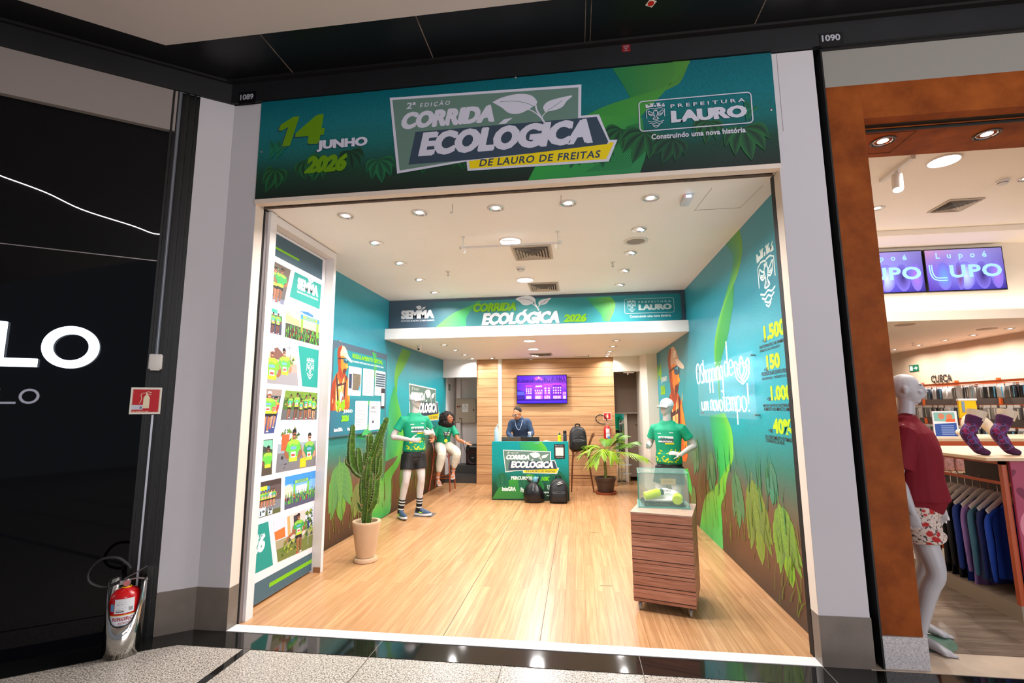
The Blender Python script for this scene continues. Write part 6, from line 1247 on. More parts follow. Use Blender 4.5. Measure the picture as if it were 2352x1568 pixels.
extsign('extinguisher_sign', 'small red extinguisher sign on the oak wall above the hung extinguisher', Plane((0, YB-.004, 0), (1, 0, 0), (0, 0, 1)), .535, 1.355, .165, .15, None, (.6, YB, 1.35))
# electrical cabinet, exit sign, speaker, cable in the rear lobby
t = thing('electrical_cabinet', 'beige metal electrical cabinet on the lobby wall with a triangular warning label', 'cabinet', (-2.62, 11.28, 1.27)); MB().box(-2.86, -2.37, 11.22, 11.345, 1.27, 1.85).build('box', mat('cabinet_beige', (172, 158, 140), .45), t, smooth=False, bevel=.003); MB().box(-2.85, -2.38, 11.205, 11.22, 1.28, 1.84).build('door', _M['cabinet_beige'], t, smooth=False, bevel=.003)
MB().lathe([(.02, 0), (.018, .02)], (-2.80, 11.205, 1.655), 14, (0, -1, 0)).build('red_button', mat('button_red', (150, 20, 20), .4), t); MB().lathe([(.018, 0), (.016, .015)], (-2.75, 11.205, 1.655), 14, (0, -1, 0)).build('black_knob', M_dark, t); MB().box(-2.43, -2.405, 11.197, 11.205, 1.55, 1.59).build('lock', M_dark, t, smooth=False)
P = Print(Plane((0, 11.205, 0), (1, 0, 0), (0, 0, 1)), t); P.F = (-2.69, 1.53, .14, .19); P.fpoly([(0, 0), (1, 0), (1, 1), (0, 1)], (226, 224, 222)); P.stroke([(.14, .42), (.86, .42), (.5, .93)], .010, (60, 60, 62), closed=True); P.stroke([(.54, .80), (.44, .64), (.56, .64), (.46, .48)], .007, (60, 60, 62)); T(P, 'CUIDADO ELETRICIDADE', .1, .2, .9, .27, (120, 120, 122), .02); P.part('warning_label', label='white label with a lightning triangle')
t = thing('exit_sign', 'tiny dark green exit sign on the lobby corner', 'exit sign', (-2.895, 10.9, 2.1)); MB().box(-2.9, -2.893, 10.72, 10.86, 2.02, 2.16).build('plate', mat('exit_green_dark', (60, 84, 70), .5), t, smooth=False); MB().box(-2.893, -2.892, 10.76, 10.82, 2.05, 2.12).build('pictogram', mat('exit_pale', (150, 166, 150), .5), t, smooth=False)
t = thing('party_speaker', 'black portable party loudspeaker on the dark step of the rear lobby', 'loudspeaker', (-2.38, 11.08, .34)); m = MB(); m.prism([(-2.54, 10.98, .34), (-2.22, 10.98, .34), (-2.21, 10.98, .72), (-2.25, 10.98, .80), (-2.51, 10.98, .80), (-2.55, 10.98, .72)], (0, .2, 0)); m.build('cabinet', mat('speaker_black', (18, 18, 20), .4), t, smooth=False, bevel=.012)
MB().lathe([(.135, 0), (.13, .008), (.11, -.002), (.04, -.02), (.0, -.012)], (-2.38, 10.978, .50), 30, (0, -1, 0), cap0=False).build('woofer', mat('speaker_cone', (30, 30, 32), .5), t); MB().lathe([(.138, 0), (.138, .006), (.130, .006), (.130, 0)], (-2.38, 10.978, .50), 30, (0, -1, 0), cap0=False, cap1=False).build('red_ring', mat('red_rim', (120, 20, 24), .4), t)
for sx in (-1, 1): MB().tube([(-2.38+sx*.14, 10.972, .72), (-2.38+sx*.09, 10.970, .67), (-2.38+sx*.14, 10.972, .61)], .007, 6).build('chrome_accent', M_chr, t)
MB().box(-2.46, -2.30, 10.970, 10.978, .735, .775).build('control_panel', mat('panel_grey', (130, 130, 130), .4, var=.5, vscale=60), t, smooth=False); MB().box(-2.405, -2.355, 10.955, 10.962, .495, .505).build('badge', M_whi, t, smooth=False)
tag(MB().tube(catmull([(-2.76, 11.2, 1.38), (-2.70, 11.17, 1.36), (-2.69, 11.17, 1.1), (-2.66, 11.15, .85), (-2.58, 11.1, .62), (-2.50, 11.08, .44), (-2.53, 11.09, .38)], 6), .006, 6).build('power_cable', M_rub), 'thin black cable drooping down the lobby wall to the loudspeaker', 'cable')
t = thing('wall_conduit', 'white elbow conduit below the electrical cabinet', 'conduit', (-2.8, 11.3, 1.1)); MB().tube(catmull([(-2.74, 11.33, 1.27), (-2.74, 11.33, 1.17), (-2.77, 11.33, 1.14), (-2.9, 11.33, 1.14)], 4), .012, 8).build('tube', M_fix, t)
# reflective door and glass table in the right recess
t = thing('roller_blind', 'taupe fabric blind hanging in the upper half of the right rear doorway', 'blind', (1.04, 11.0, 1.50)); MB().box(.79, 1.31, 11.0, 11.01, 1.50, 2.40).build('fabric', mat('taupe_fabric', (116, 100, 88), .8), t, smooth=False); MB().box(.785, 1.31, 10.99, 11.02, 1.475, 1.50).build('bottom_rail', mat('rail_grey', (150, 140, 128), .5), t, smooth=False)
t = thing('fitting_mirror', 'tall mirror leaning in the right rear doorway reflecting the teal wall', 'mirror', (.9, 11.1, 0)); MB().box(.75, 1.02, 11.10, 11.12, .02, 1.47).build('mirror_pane', mat('mirror_pane', (220, 226, 226), .02, 1.), t, smooth=False); MB().box(1.02, 1.085, 11.08, 11.13, .0, 1.47).build('pale_frame', M_wclad, t, smooth=False)
t = thing('taupe_door', 'taupe door leaf ajar at the right of the rear doorway', 'door', (1.2, 11.3, 0)); MB().box(1.10, 1.40, 11.16, 11.2, .10, 1.47).build('leaf', mat('taupe_laminate', (124, 106, 92), .5), t, smooth=False); MB().box(1.27, 1.30, 11.12, 11.16, 1.24, 1.255).build('handle', M_alu, t, smooth=False)
t = thing('glass_side_table', 'small glass and wire side table in the right rear doorway', 'side table', (.98, 10.72, 0)); m = MB(); M_wire = mat('wire_brass', (190, 170, 130), .3, .7)
for a in (.9, 2.4, 3.9, 5.4): MB().tube([(.98+.11*math.cos(a), 10.72+.11*math.sin(a), .40), (.98+.12*math.cos(a), 10.72+.12*math.sin(a), 0)], .005, 6).build('leg', M_wire, t)
MB().lathe([(.135, .40), (.135, .41)], (.98, 10.72, 0), 24).build('glass_top', mat('table_glass', (210, 226, 220), .05, alpha=.35), t); MB().lathe([(.12, .22), (.12, .226)], (.98, 10.72, 0), 24).build('glass_shelf', _M['table_glass'], t)
# floor sockets
for i, p in enumerate(((1366, 1223), (1392, 1345))):
    c = onfloor(*p); t = thing('floor_socket_strip', ['thin dark cover strip in the floor nearer the counter', 'thin dark cover strip in the floor nearer the entrance'][i], 'floor cover', (c.x, c.y, .0)); MB().box(-.055 if i else -.05, .055, -.006, .006, 0, .0012).build('cover', mat('brushed_brown', (110, 84, 64), .5, .3), t, world=False, smooth=False)
mb = MB()
for pts in (((1015, 1468), (1070, 1385), (1182, 1180)), ((1243.5, 1482), (1262, 1330), (1283, 1190))):
    q = [onfloor(*p) for p in pts]; a, b = q[0], q[-1]; mb.box((a.x+b.x)/2-.003, (a.x+b.x)/2+.003, YW, 9.0, -.01, .0007)
struct('floor_seam', mb, mat('floor_seam_grey', (100, 78, 60), .6))
# ---------------------------------------------------------------- figures: one continuous body each, grown together from tapering limbs
TS = bpy.data.scenes.new('workbench')
def fuse(mb, voxel, name, m, par, sm=4, disp=None, kind=None, label=None):
    me = bpy.data.meshes.new('tmp'); me.from_pydata(mb.v, [], mb.f); me.update()
    bm = bmesh.new(); bm.from_mesh(me); bmesh.ops.recalc_face_normals(bm, faces=bm.faces); bm.to_mesh(me); bm.free()
    o = bpy.data.objects.new('tmp', me); TS.collection.objects.link(o)
    a = o.modifiers.new('r', 'REMESH'); a.mode = 'VOXEL'; a.voxel_size = voxel; b = o.modifiers.new('s', 'SMOOTH'); b.iterations = sm; b.factor = .5
    TS.view_layers[0].update(); dg = TS.view_layers[0].depsgraph; me2 = bpy.data.meshes.new_from_object(o.evaluated_get(dg)); bpy.data.objects.remove(o); bpy.data.meshes.remove(me)
    me2.name = name; me2.materials.clear(); me2.materials.append(m)
    if disp:
        nr = [v.normal.copy() for v in me2.vertices]; cs = [v.co.copy() for v in me2.vertices]; me2.vertices.foreach_set('co', [q for c, n_ in zip(cs, nr) for q in (c+n_*disp(c))])
    me2.polygons.foreach_set('use_smooth', [True]*len(me2.polygons)); me2.update()
    o = bpy.data.objects.new(name, me2); link(o); o.parent = par
    if label: o['label'] = label
    return o
V = Vector
def limb(mb, pts, rad, n=14, side=None):
    P_ = catmull(pts, 5); k = len(P_)-1; R_ = []
    for i in range(k+1):
        s_ = i/k*(len(rad)-1); j = min(int(s_), len(rad)-2); f = s_-j; a, b = rad[j], rad[j+1]
        a = a if isinstance(a, tuple) else (a, a); b = b if isinstance(b, tuple) else (b, b); R_.append((a[0]+(b[0]-a[0])*f, a[1]+(b[1]-a[1])*f))
    mb.tube(P_, R_, n, side=side, round_=True)
def hand(mb, W, D, N, s, curl=.35, spread=.10, k=1.):
    """W wrist, D towards the fingertips, N palm side, s=+1/-1 thumb side"""
    W, D, N = V(W), V(D).normalized(), V(N); N = (N-D*N.dot(D)).normalized(); S = D.cross(N)*s
    mb.tube([W-D*.02*k, W+D*.01*k, W+D*.045*k, W+D*.085*k], [(.024*k, .018*k), (.028*k, .017*k), (.038*k, .015*k), (.036*k, .012*k)], 12, side=S, round_=True)
    for i, (o, L) in enumerate(((.029, .92), (.010, 1.03), (-.010, .97), (-.028, .78))):
        p = W+D*(.080-abs(i-1.4)*.004)*k+S*o*k; d = (D+S*spread*(1.5-i)*.6).normalized(); P_ = [p]; c = curl*(.7+.2*i)
        for q, l in enumerate((.036, .024, .019)):
            d = (Matrix.Rotation(c*(.7 if q == 0 else 1.), 3, D.cross(N)) @ d).normalized() if True else d; P_.append(P_[-1]+d*l*L*k)
        mb.tube(P_, [.0088*k, .0085*k, .0078*k, .0064*k], 8, round_=True)
    t0 = W+D*.022*k+S*.026*k; d = (S*.75+D*.62+N*.28).normalized(); P_ = [t0-d*.01*k, t0+d*.034*k]; d = (d+D*.5+N*.2).normalized(); P_ += [P_[-1]+d*.028*k, P_[-1]+d*.050*k]
    mb.tube(P_, [.0125*k, .0115*k, .0098*k, .0078*k], 8, round_=True)
def head_parts(mb, C, R, face=1., k=1.):
    """C centre of the skull, R rotation (face looks along -y of it)"""
    C = V(C)
    def e(p, r): mb.ell(C+R @ (V(p)*k), [q*k for q in r], 18, 12, R)
    e((0, .012, .02), (.074, .094, .092)); e((0, -.022, -.030), (.060, .070, .078)); e((0, -.038, -.080), (.036, .040, .030)); e((0, -.005, -.055), (.056, .066, .05))
    if face:
        mb.tube([C+R @ V(p)*k for p in ((0, -.088, .030), (0, -.100, .0), (0, -.112, -.020), (0, -.094, -.032))], [.007*k, .009*k, .0135*k, .008*k], 8, round_=True)
        for s in (-1, 1): e((s*.030, -.084, .030), (.022, .010, .008)); e((s*.034, -.072, -.022), (.022, .020, .018)); e((s*.076, .010, -.008), (.010, .018, .029))
        e((0, -.092, -.050), (.022, .010, .007)); e((0, -.088, -.062), (.019, .010, .007))
def rot(yaw=0, pitch=0, roll=0): return (Matrix.Rotation(yaw, 3, 'Z') @ Matrix.Rotation(pitch, 3, 'X') @ Matrix.Rotation(roll, 3, 'Y'))
def foot(mb, A, d, L=.24, k=1.):
    A, d = V(A), V((d[0], d[1], 0)).normalized(); z = A.z
    mb.tube([A-d*.045+V((0, 0, -z+.03)), A+V((0, 0, -z+.045)), A+d*L*.38+V((0, 0, -z+.036)), A+d*L*.66+V((0, 0, -z+.022))], [(.030, .028), (.033, .042), (.036, .030), (.040, .018)], 12, side=(-d.y, d.x, 0), round_=True)
    mb.tube([A+V((0, 0, .05)), A+V((0, 0, -z+.05))], [.036, .034], 12, round_=True)
    s = V((-d.y, d.x, 0))
    for i, o in enumerate((.028, .012, -.003, -.017, -.030)): mb.tube([A+d*L*.60+s*o+V((0, 0, -z+.018)), A+d*(L*.80-.012*i)+s*o*1.05+V((0, 0, -z+.012))], [.012-.001*i, .010-.001*i], 8, round_=True)
def body(J, k=1., face=1, female=False, hands=True, feet=True, toes=None, torso=None):
    """J joints: neck, chest, waist, pelvis, sh, el, wr, hip, kn, an (pairs right/left), head, headR, hd = hand specs"""
    mb = MB(); sd = J.get('side', (1, 0, 0)); w = .92 if female else 1.
    T_ = torso or [(.155, .105), (.165, .115), (.145*w, .10), (.135*w, .095), (.165*w, .115), (.180*w, .115), (.150*w, .085), (.07, .06)]
    limb(mb, J['spine'], T_, 22, side=sd)
    for i in (0, 1):
        limb(mb, [J['spine'][-2] if False else J['sh'][i], (V(J['sh'][i])+V(J['el'][i]))/2, J['el'][i], (V(J['el'][i])*.65+V(J['wr'][i])*.35), J['wr'][i]], [.054*w, .047*w, .040*w, .040*w, .026*w], 14)
        mb.ell(J['sh'][i], (.06*w, .055*w, .06*w), 12, 8)
        H, K, A = V(J['hip'][i]), V(J['kn'][i]), V(J['an'][i]); off = V(J.get('calf', (0, .012, 0)))
        limb(mb, [H, H*.5+K*.5, K, K*.68+A*.32+off, A], [.088, .076, .056, .056, .035], 16)
        mb.ell(K+V(J.get('kneeoff', (0, -.02, 0))), (.034, .03, .042), 10, 8)
        if feet: foot(mb, A, J['fd'][i])
        if hands: D, N, s, c = J['hd'][i]; hand(mb, J['wr'][i], D, N, s, c, k=.92 if female else 1.)
    limb(mb, [J['spine'][-1], V(J['spine'][-1])*.4+V(J['head'])*.6+V((0, 0, -.03)), V(J['head'])+V((0, .01, -.04))], [.062*w, .052*w, .052*w], 14)
    head_parts(mb, J['head'], J['headR'], face)
    return mb
class Wrap:
    """lays a print onto a garment: rays cast along -n meet its surface"""
    def __init__(s, ob, o, u, v, n):
        from mathutils.bvhtree import BVHTree
        s.b = BVHTree.FromPolygons([x.co.copy() for x in ob.data.vertices], [tuple(p.vertices) for p in ob.data.polygons]); s.o, s.u, s.v, s.n = V(o), V(u).normalized(), V(v).normalized(), V(n).normalized(); s.last = None
    def pt(s, a, b, off=0):
        p = s.o+s.u*a+s.v*b+s.n*.5; h = s.b.ray_cast(p, -s.n)
        if h[0] is not None: s.last = (h[0]-s.o).dot(s.n)
        d = s.last or 0
        return s.o+s.u*a+s.v*b+s.n*(d+off+.0012)
def shirt_print(par, ob, c, u, n, k=1., leaves=True, hem=0., side=1):
    """race badge on the chest, two small sponsor words, leaf pattern near the hem"""
    P = Print(Wrap(ob, c, u, (0, 0, 1), n), ob, .0012); P.local = True; P.unit()
    def g(x0, y0, x1, y1, col, m=6): P.grad([(x0+(x1-x0)*i/m, y0) for i in range(m+1)], [(x0+(x1-x0)*i/m, y1) for i in range(m+1)], col, col)
    g(-.10*k, -.035*k, .10*k, .045*k, (214, 216, 212)); g(-.075*k, -.045*k, .10*k, .012*k, (70, 84, 92)); g(-.01*k, -.062*k, .105*k, -.045*k, YEL)
    P.text('ECOLÓGICA', (-.068*k, -.035*k), col=WHT, bold=.025, px=False, w=.155*k); P.text('CORRIDA', (-.085*k, .021*k), col=(120, 130, 130), bold=.02, px=False, w=.08*k)
    P.text('inteGRA', (-.115*k, .075*k), col=WHT, bold=.03, px=False, w=.055*k); P.text('Parvi', (.055*k, .085*k), col=WHT, bold=.03, px=False, w=.045*k); P.part('chest_print', label='printed race badge and sponsor words')
    if leaves:
        P.mb = MB(); r = random.Random(5)
        for i in range(44):
            x = r.uniform(-.15, .16)*k; y = hem+.015+r.random()**1.5*.16; 
            if side and (x*side > .09*k+.5*(.2-y+hem)): continue
            a = r.uniform(0, 3.1); L = .017*k; P.F = (0, 0, 1, 1); P.fpoly([(x+L*1.1*math.cos(a)*c_-L*.48*math.sin(a)*s_, y+L*1.1*math.sin(a)*c_+L*.48*math.cos(a)*s_) for c_, s_ in ((1, 0), (.5, .8), (-.3, .9), (-1, 0), (-.3, -.9), (.5, -.8))], (190, 200, 30))
        P.part('leaf_print', label='yellow leaf pattern near the hem')
M_man = mat('mannequin_white', (192, 182, 178), .4); M_tee = mat('race_tee_green', (0, 142, 104), .65, bump=.08, bscale=30); M_shorts = mat('black_shorts', (20, 18, 19), .6, bump=.1, bscale=20)
M_cap = mat('white_cap', (222, 216, 218), .6); M_shoe = mat('slate_running_shoe', (58, 76, 104), .55, var=.2, vscale=40); M_sole = mat('white_sole', (214, 214, 216), .5); M_dsole = mat('dark_outsole', (30, 34, 36), .6)
def cap_(par, C, R, m=M_cap, k=1.):
    C = V(C)
    def g(p): return C+R @ (V(p)*k)
    n = 28; mb = MB(); rg = []
    for j in range(9):
        a = j/8*PI/2; rg.append([g((.083*math.cos(a)*math.cos(2*PI*i/n), .013+.102*math.cos(a)*math.sin(2*PI*i/n), .038+.088*math.sin(a))) for i in range(n)])
    mb.loft(rg, False, True); mb.loft([[g((.083*math.cos(2*PI*i/n), .013+.102*math.sin(2*PI*i/n), .018+.008*math.sin(2*PI*i/n))) for i in range(n)], rg[0]], False, False); mb.build('cap_crown', m, par, world=False, fix=False)
    mb = MB(); A = []; B = []; A2 = []; B2 = []
    for i in range(15):
        t = -1+2*i/14; th = -PI/2+t*1.15; x, y = .083*math.cos(th), .013+.102*math.sin(th); A.append(g((x, y, .03))); o = .085*math.cos(t*1.25)**.7; B.append(g((x*1.02, y-o, .022-.022*t*t-.25*o*.4)))
        A2.append(g((x, y, .026))); B2.append(g((x*1.02, y-o, .018-.022*t*t-.25*o*.4)))
    mb.loft([A, B, B2, A2], False, False, closed=False); mb.build('cap_brim', m, par, world=False, fix=False)
    MB().ell(g((0, .013, .127)), (.008, .008, .005), 8, 6).build('button', m, par, world=False)
    v, f, x0, x1, y0, y1 = glyphs('~', .05); q = MB(); q.prism([g((a*.018, -.086+b*.010, .062+b*.012)) for a, b in ((-1, .2), (-.5, -.4), (0, -.2), (1.1, .6), (-.1, .1), (-.6, 0))], R @ V((0, -.004, 0))); q.build('tick_logo', mat('logo_dark', (30, 30, 34), .5), par, world=False, smooth=False)
def sneaker(par, A, d, L=.29):
    """A ankle point over the floor; d direction"""
    A = V((A[0], A[1], A[2])); z0 = A.z-.09; a = math.atan2(d[0], -d[1]); T_ = Matrix.Translation((A.x, A.y, z0)) @ Matrix.Rotation(a, 4, 'Z')
    def ring(z, w=1, l=1, oy=0): return [((.047 if math.sin(t) < 0 else .038)*w*math.cos(t)*(1 if math.sin(t) < .3 else .92), oy-L*.24+math.sin(t)*L*.5*l, z+(.018*max(0, -math.sin(t)-.55) if z > -.1 else 0)) for t in [2*PI*i/28 for i in range(28)]]
    mb = MB(); mb.T = T_; mb.loft([ring(0, .9, .97), ring(.008, 1, 1)]); mb.build('outsole', M_dsole, par, world=False)
    mb = MB(); mb.T = T_; mb.loft([ring(.008, 1, 1), ring(.03, 1.04, 1.01), ring(.038, .98, .985)]); mb.build('midsole', M_sole, par, world=False)
    mb = MB(); mb.T = T_; mb.loft([ring(.036, .96, .97), ring(.055, .90, .94), [(x*.78, y*.80 if y < 0 else y*.9, z+.02*(1 if y > -.08 else 0)) for x, y, z in ring(.068, 1, .95)], [(x*.72, -.01+(y+.07)*.42, z) for x, y, z in ring(.098, 1, 1)], [(x*.68, .0+(y+.07)*.34, z) for x, y, z in ring(.112, 1, 1)]]); mb.build('upper', M_shoe, par, world=False)
    for sx in (-1, 1): mb = MB(); mb.T = T_; mb.prism([(sx*.047, y, z) for y, z in ((-.02, .055), (-.06, .045), (-.11, .074), (-.065, .060), (-.035, .066))], (sx*.002, 0, 0)); mb.build('tick_stripe', mat('neon_stripe', (190, 240, 20), .5), par, world=False, smooth=False)
    mb = MB(); mb.T = T_
    for i in range(4): mb.tube([(-.018, -.055-.022*i, .090-.010*i), (0, -.058-.022*i, .096-.010*i), (.018, -.055-.022*i, .090-.010*i)], .0028, 5)
    mb.build('laces', mat('lace_grey', (150, 160, 180), .7), par, world=False, kind=None)
def sock(par, A, B, r0, r1):
    A, B = V(A), V(B); N = 24; P_ = [A.lerp(B, i/N) for i in range(N+1)]; w, b = lin(214, 210, 206), lin(20, 18, 20)
    MB().tube(P_, [r0+(r1-r0)*i/N for i in range(N+1)], 16, cols=[w if i in (3, 4, 8, 9, 16, 17) else b for i in range(N+1)]).build('striped_sock', ink_mat('printed_sock', .8), par, world=False, label='black sock with white stripes')
def mannequin(name, lab, x, y, rz, J, sc=1., shoes=True, hsh=.99, ptr=None):
    t = thing(name, lab, 'mannequin', (x, y, 0), rz); t.scale = (sc, sc, sc)
    fuse(body(J, face=0, feet=not shoes), .0065, 'body', M_man, t)
    sp = J['spine']; s_ = J['sh']; mb = MB()
    limb(mb, [(0, .01, hsh), (0, .0, 1.15), (0, -.005, 1.30), (0, .0, 1.42), (0, .005, 1.49)], [(.178, .128), (.165, .122), (.180, .134), (.192, .128), (.135, .085)], 26, side=(1, 0, 0)); mb.tube([(0, 0, hsh+.0), (0, 0, hsh+.12)], [(.182, .132), (.172, .126)], 26, side=(1, 0, 0)); mb.tube([(0, .005, 1.46), (0, -.003, 1.525)], [(.105, .085), (.066, .064)], 18, side=(1, 0, 0))
    for i in (0, 1):
        a, b = V(s_[i]), V(J['el'][i]); mb.tube([a.lerp(V((0, 0, 1.44)), .35), a, a.lerp(b, .35), a.lerp(b, .60)], [(.075, .065), (.072, .066), (.066, .062), (.070, .066)], 16)
    tee = fuse(mb, .0065, 'race_shirt', M_tee, t, 5, lambda c: .003*noise.noise(c*9+V((x, 0, 0)))+.0025*math.sin(c.x*60+c.z*14)*max(0, 1.2-c.z)); shirt_print(t, tee, (0, 0, 1.30), (1, 0, 0), (0, -1, 0), hem=hsh-1.30, side=-1)
    mb = MB(); mb.tube([(0, .01, hsh-.06), (0, .01, hsh+.03)], [(.170, .122), (.160, .115)], 24, side=(1, 0, 0)); 
    for i in (0, 1): h, kk = V(J['hip'][i]), V(J['kn'][i]); mb.tube([h+V((0, 0, .03)), h.lerp(kk, .25), h.lerp(kk, .58)], [(.10, .12), (.104, .108), (.108, .104)], 20)
    mb.ell((0, .0, .86), (.13, .112, .10), 18, 10); mb.tube([(0, .01, hsh-.10), (0, .01, hsh+.02)], [(.178, .130), (.165, .12)], 24, side=(1, 0, 0)); fuse(mb, .007, 'shorts', M_shorts, t, 4)
    cap_(t, J['head'], J['headR'])
    if shoes:
        for i in (0, 1): sock(t, V(J['an'][i]).lerp(V(J['kn'][i]), .38), V(J['an'][i])+V((0, 0, -.02)), .050, .042); sneaker(t, J['an'][i], J['fd'][i])
    return t
DOWN = (0, 0, -1)
SP = [(0, .01, .88), (0, .01, .96), (0, .005, 1.06), (0, .0, 1.16), (0, -.005, 1.28), (0, .0, 1.40), (0, .01, 1.47), (0, .01, 1.53)]
J1 = dict(spine=SP, sh=[(-.185, .01, 1.44), (.185, .01, 1.44)], el=[(-.325, .05, 1.20), (.33, .06, 1.21)], wr=[(-.14, -.19, 1.155), (.20, -.17, 1.245)], hip=[(-.09, .01, .90), (.09, .01, .90)], kn=[(-.14, -.05, .56), (.10, -.06, .56)], an=[(-.19, .03, .10), (.10, .01, .10)], fd=[(.05, -1), (.75, -1)],
    head=(.0, -.01, 1.735), headR=rot(.45), hd=[((.80, -.45, -.05), (.35, .9, .05), 1, .30), ((-.85, -.35, .12), (.3, .9, -.15), -1, .35)])
m1 = mannequin('sports_mannequin', 'white mannequin in green race shirt, black shorts, cap and running shoes left of the woman', -2.50, 7.28, .73, J1, 1.0)
J2 = dict(J1); J2.update(headR=rot(-.55), el=[(-.27, .05, 1.22), (.325, .08, 1.22)], wr=[(-.22, -.17, 1.20), (.19, -.15, 1.11)], hd=[((-.15, -.95, .25), (.8, -.2, .2), -1, .35), ((-.85, -.45, .25), (-.1, .5, -.6), 1, .25)], fd=[(-.1, -1), (.2, -1)])
m2 = mannequin('sports_mannequin', 'white mannequin in green race shirt and cap standing behind the glass case', 1.14, 6.5, -.42, J2, .93)
t = thing('mannequin_base_plate', 'square steel base plate with a rod under the left mannequin', 'base plate', (-2.36, 7.42, 0), .0); MB().box(-.15, .15, -.13, .13, 0, .010).build('plate', M_alu, t, world=False, smooth=False); MB().tube([(-.10, .03, .01), (-.10, .03, .30)], .006, 8).build('rod', M_alu, t, world=False)
# ---------------------------------------------------------------- the two people
def skin(n, c): return mat(n, c, .5, sss=.08)
def facekit(par, C, R, eyec, brow, lip, k=1., mouth='smile'):
    C = V(C); g = lambda p: C+R @ (V(p)*k)
    for s in (-1, 1):
        e = MB().ell(g((s*.030, -.080, .008)), (.0125*k, .010*k, .009*k), 12, 8, R).build('eye', mat('eye_white', (214, 208, 200), .3), par, world=False); MB().ell(g((s*.030, -.0885, .008)), (.0058*k, .003*k, .0062*k), 10, 6, R).build('iris', mat('iris_dark', (30, 18, 14), .3), e, world=False)
        MB().tube([g((s*.014, -.090, .027)), g((s*.032, -.092, .033)), g((s*.050, -.080, .026))], [.003*k, .004*k, .002*k], 6).build('eyebrow', brow, par, world=False)
    MB().tube([g((-.024, -.094, -.048)), g((-.010, -.100, -.054)), g((.010, -.100, -.054)), g((.024, -.094, -.048))], [(.002, .002), (.006*k, .004*k), (.006*k, .004*k), (.002, .002)], 8).build('lips', lip, par, world=False)
M_sk1 = skin('skin_brown', (182, 114, 78)); M_sk2 = skin('skin_tan', (194, 132, 96)); M_hair = mat('dark_curly_hair', (26, 15, 12), .75, bump=.8, bscale=55); M_hair2 = mat('short_dark_hair', (34, 26, 24), .8, bump=.5, bscale=120)
# seated woman
t = thing('person', 'woman with big curly hair in green race shirt and cream trousers seated on a stool', 'person', (-2.66, 9.55, 0))
hr = rot(1.05, -.05, 0)
JW = dict(spine=[(-.03, .07, .84), (-.03, .06, .90), (-.025, .04, .98), (-.02, .02, 1.06), (-.01, .0, 1.14), (.02, .0, 1.22), (.03, .01, 1.265), (.035, .01, 1.29)], side=(.93, .36, 0), sh=[(-.125, -.05, 1.22), (.165, .06, 1.22)], el=[(-.215, -.08, 1.02), (.31, -.09, 1.00)], wr=[(-.165, -.20, 1.02), (.47, -.16, .95)], hip=[(-.10, .02, .86), (.06, .06, .86)], kn=[(.04, -.31, .76), (.31, -.20, .75)], an=[(-.03, -.30, .32), (.235, -.17, .42)], fd=[(.5, -1), (.2, -1)], calf=(0, 0, 0), kneeoff=(0, -.01, .01),
    head=(.085, -.01, 1.415), headR=hr, hd=[((-.05, -.72, -.45), (.1, -.5, .8), 1, .22), ((.88, -.10, -.38), (0, -.25, .9), -1, .10)])
T_W = [(.150, .12), (.155, .12), (.125, .095), (.115, .088), (.135, .105), (.135, .09), (.085, .06), (.046, .046)]
mb = body(JW, female=True, feet=False, torso=T_W)
for i in (0, 1):
    A = V(JW['an'][i]); d = V((*JW['fd'][i], 0)).normalized(); mb.tube([A+V((0, 0, .06)), A-d*.01+V((0, 0, -.02)), A+d*.02+V((0, 0, -.055))], [.034, .031, .032], 12, round_=True); mb.tube([A-d*.03+V((0, 0, -.05)), A+d*.05+V((0, 0, -.065)), A+d*.13+V((0, 0, -.105)), A+d*.17+V((0, 0, -.112))], [(.026, .022), (.030, .026), (.036, .016), (.034, .011)], 12, side=(-d.y, d.x, 0), round_=True)
    s_ = V((-d.y, d.x, 0))
    for j, o_ in enumerate((.024, .010, -.004, -.017, -.028)): mb.tube([A+d*.165+s_*o_+V((0, 0, -.112)), A+d*(.20-.008*j)+s_*o_+V((0, 0, -.118))], [.009, .007], 8, round_=True)
fuse(mb, .006, 'body', M_sk1, t, 3); facekit(t, JW['head'], hr, None, M_hair2, mat('lip_red', (150, 50, 44), .4))
for i in (0, 1):
    A = V(JW['an'][i]); d = V((*JW['fd'][i], 0)).normalized(); s_ = V((-d.y, d.x, 0)); Mw = mat('white_leather', (226, 222, 222), .4)
    o = MB().tube([A-d*.06+V((0, 0, -.085)), A+d*.04+V((0, 0, -.10)), A+d*.12+V((0, 0, -.130)), A+d*.215+V((0, 0, -.132))], [(.028, .008), (.030, .007), (.042, .006), (.034, .005)], 12, side=s_).build('sandal_sole', Mw, t, world=False)
    MB().tube([A-d*.05+V((0, 0, -.085)), A-d*.055+V((0, 0, -.155))], [.014, .010], 10).build('heel', Mw, o, world=False)
    for dd, zz, w_ in ((.135, -.088, .044), (.105, -.075, .040)): MB().tube([A+d*dd+s_*w_+V((0, 0, zz-.03)), A+d*dd+s_*w_*.6+V((0, 0, zz+.006)), A+d*dd+V((0, 0, zz+.014)), A+d*dd-s_*w_*.6+V((0, 0, zz+.006)), A+d*dd-s_*w_+V((0, 0, zz-.03))], [(.009, .003)]*5, 8, side=d).build('foot_strap', Mw, o, world=False)
    MB().tube([A+V((.038*math.cos(a), .038*math.sin(a), -.005+.004*math.sin(a))) for a in [2*PI*i_/16 for i_ in range(17)]], .004, 6).build('ankle_strap', Mw, o, world=False)
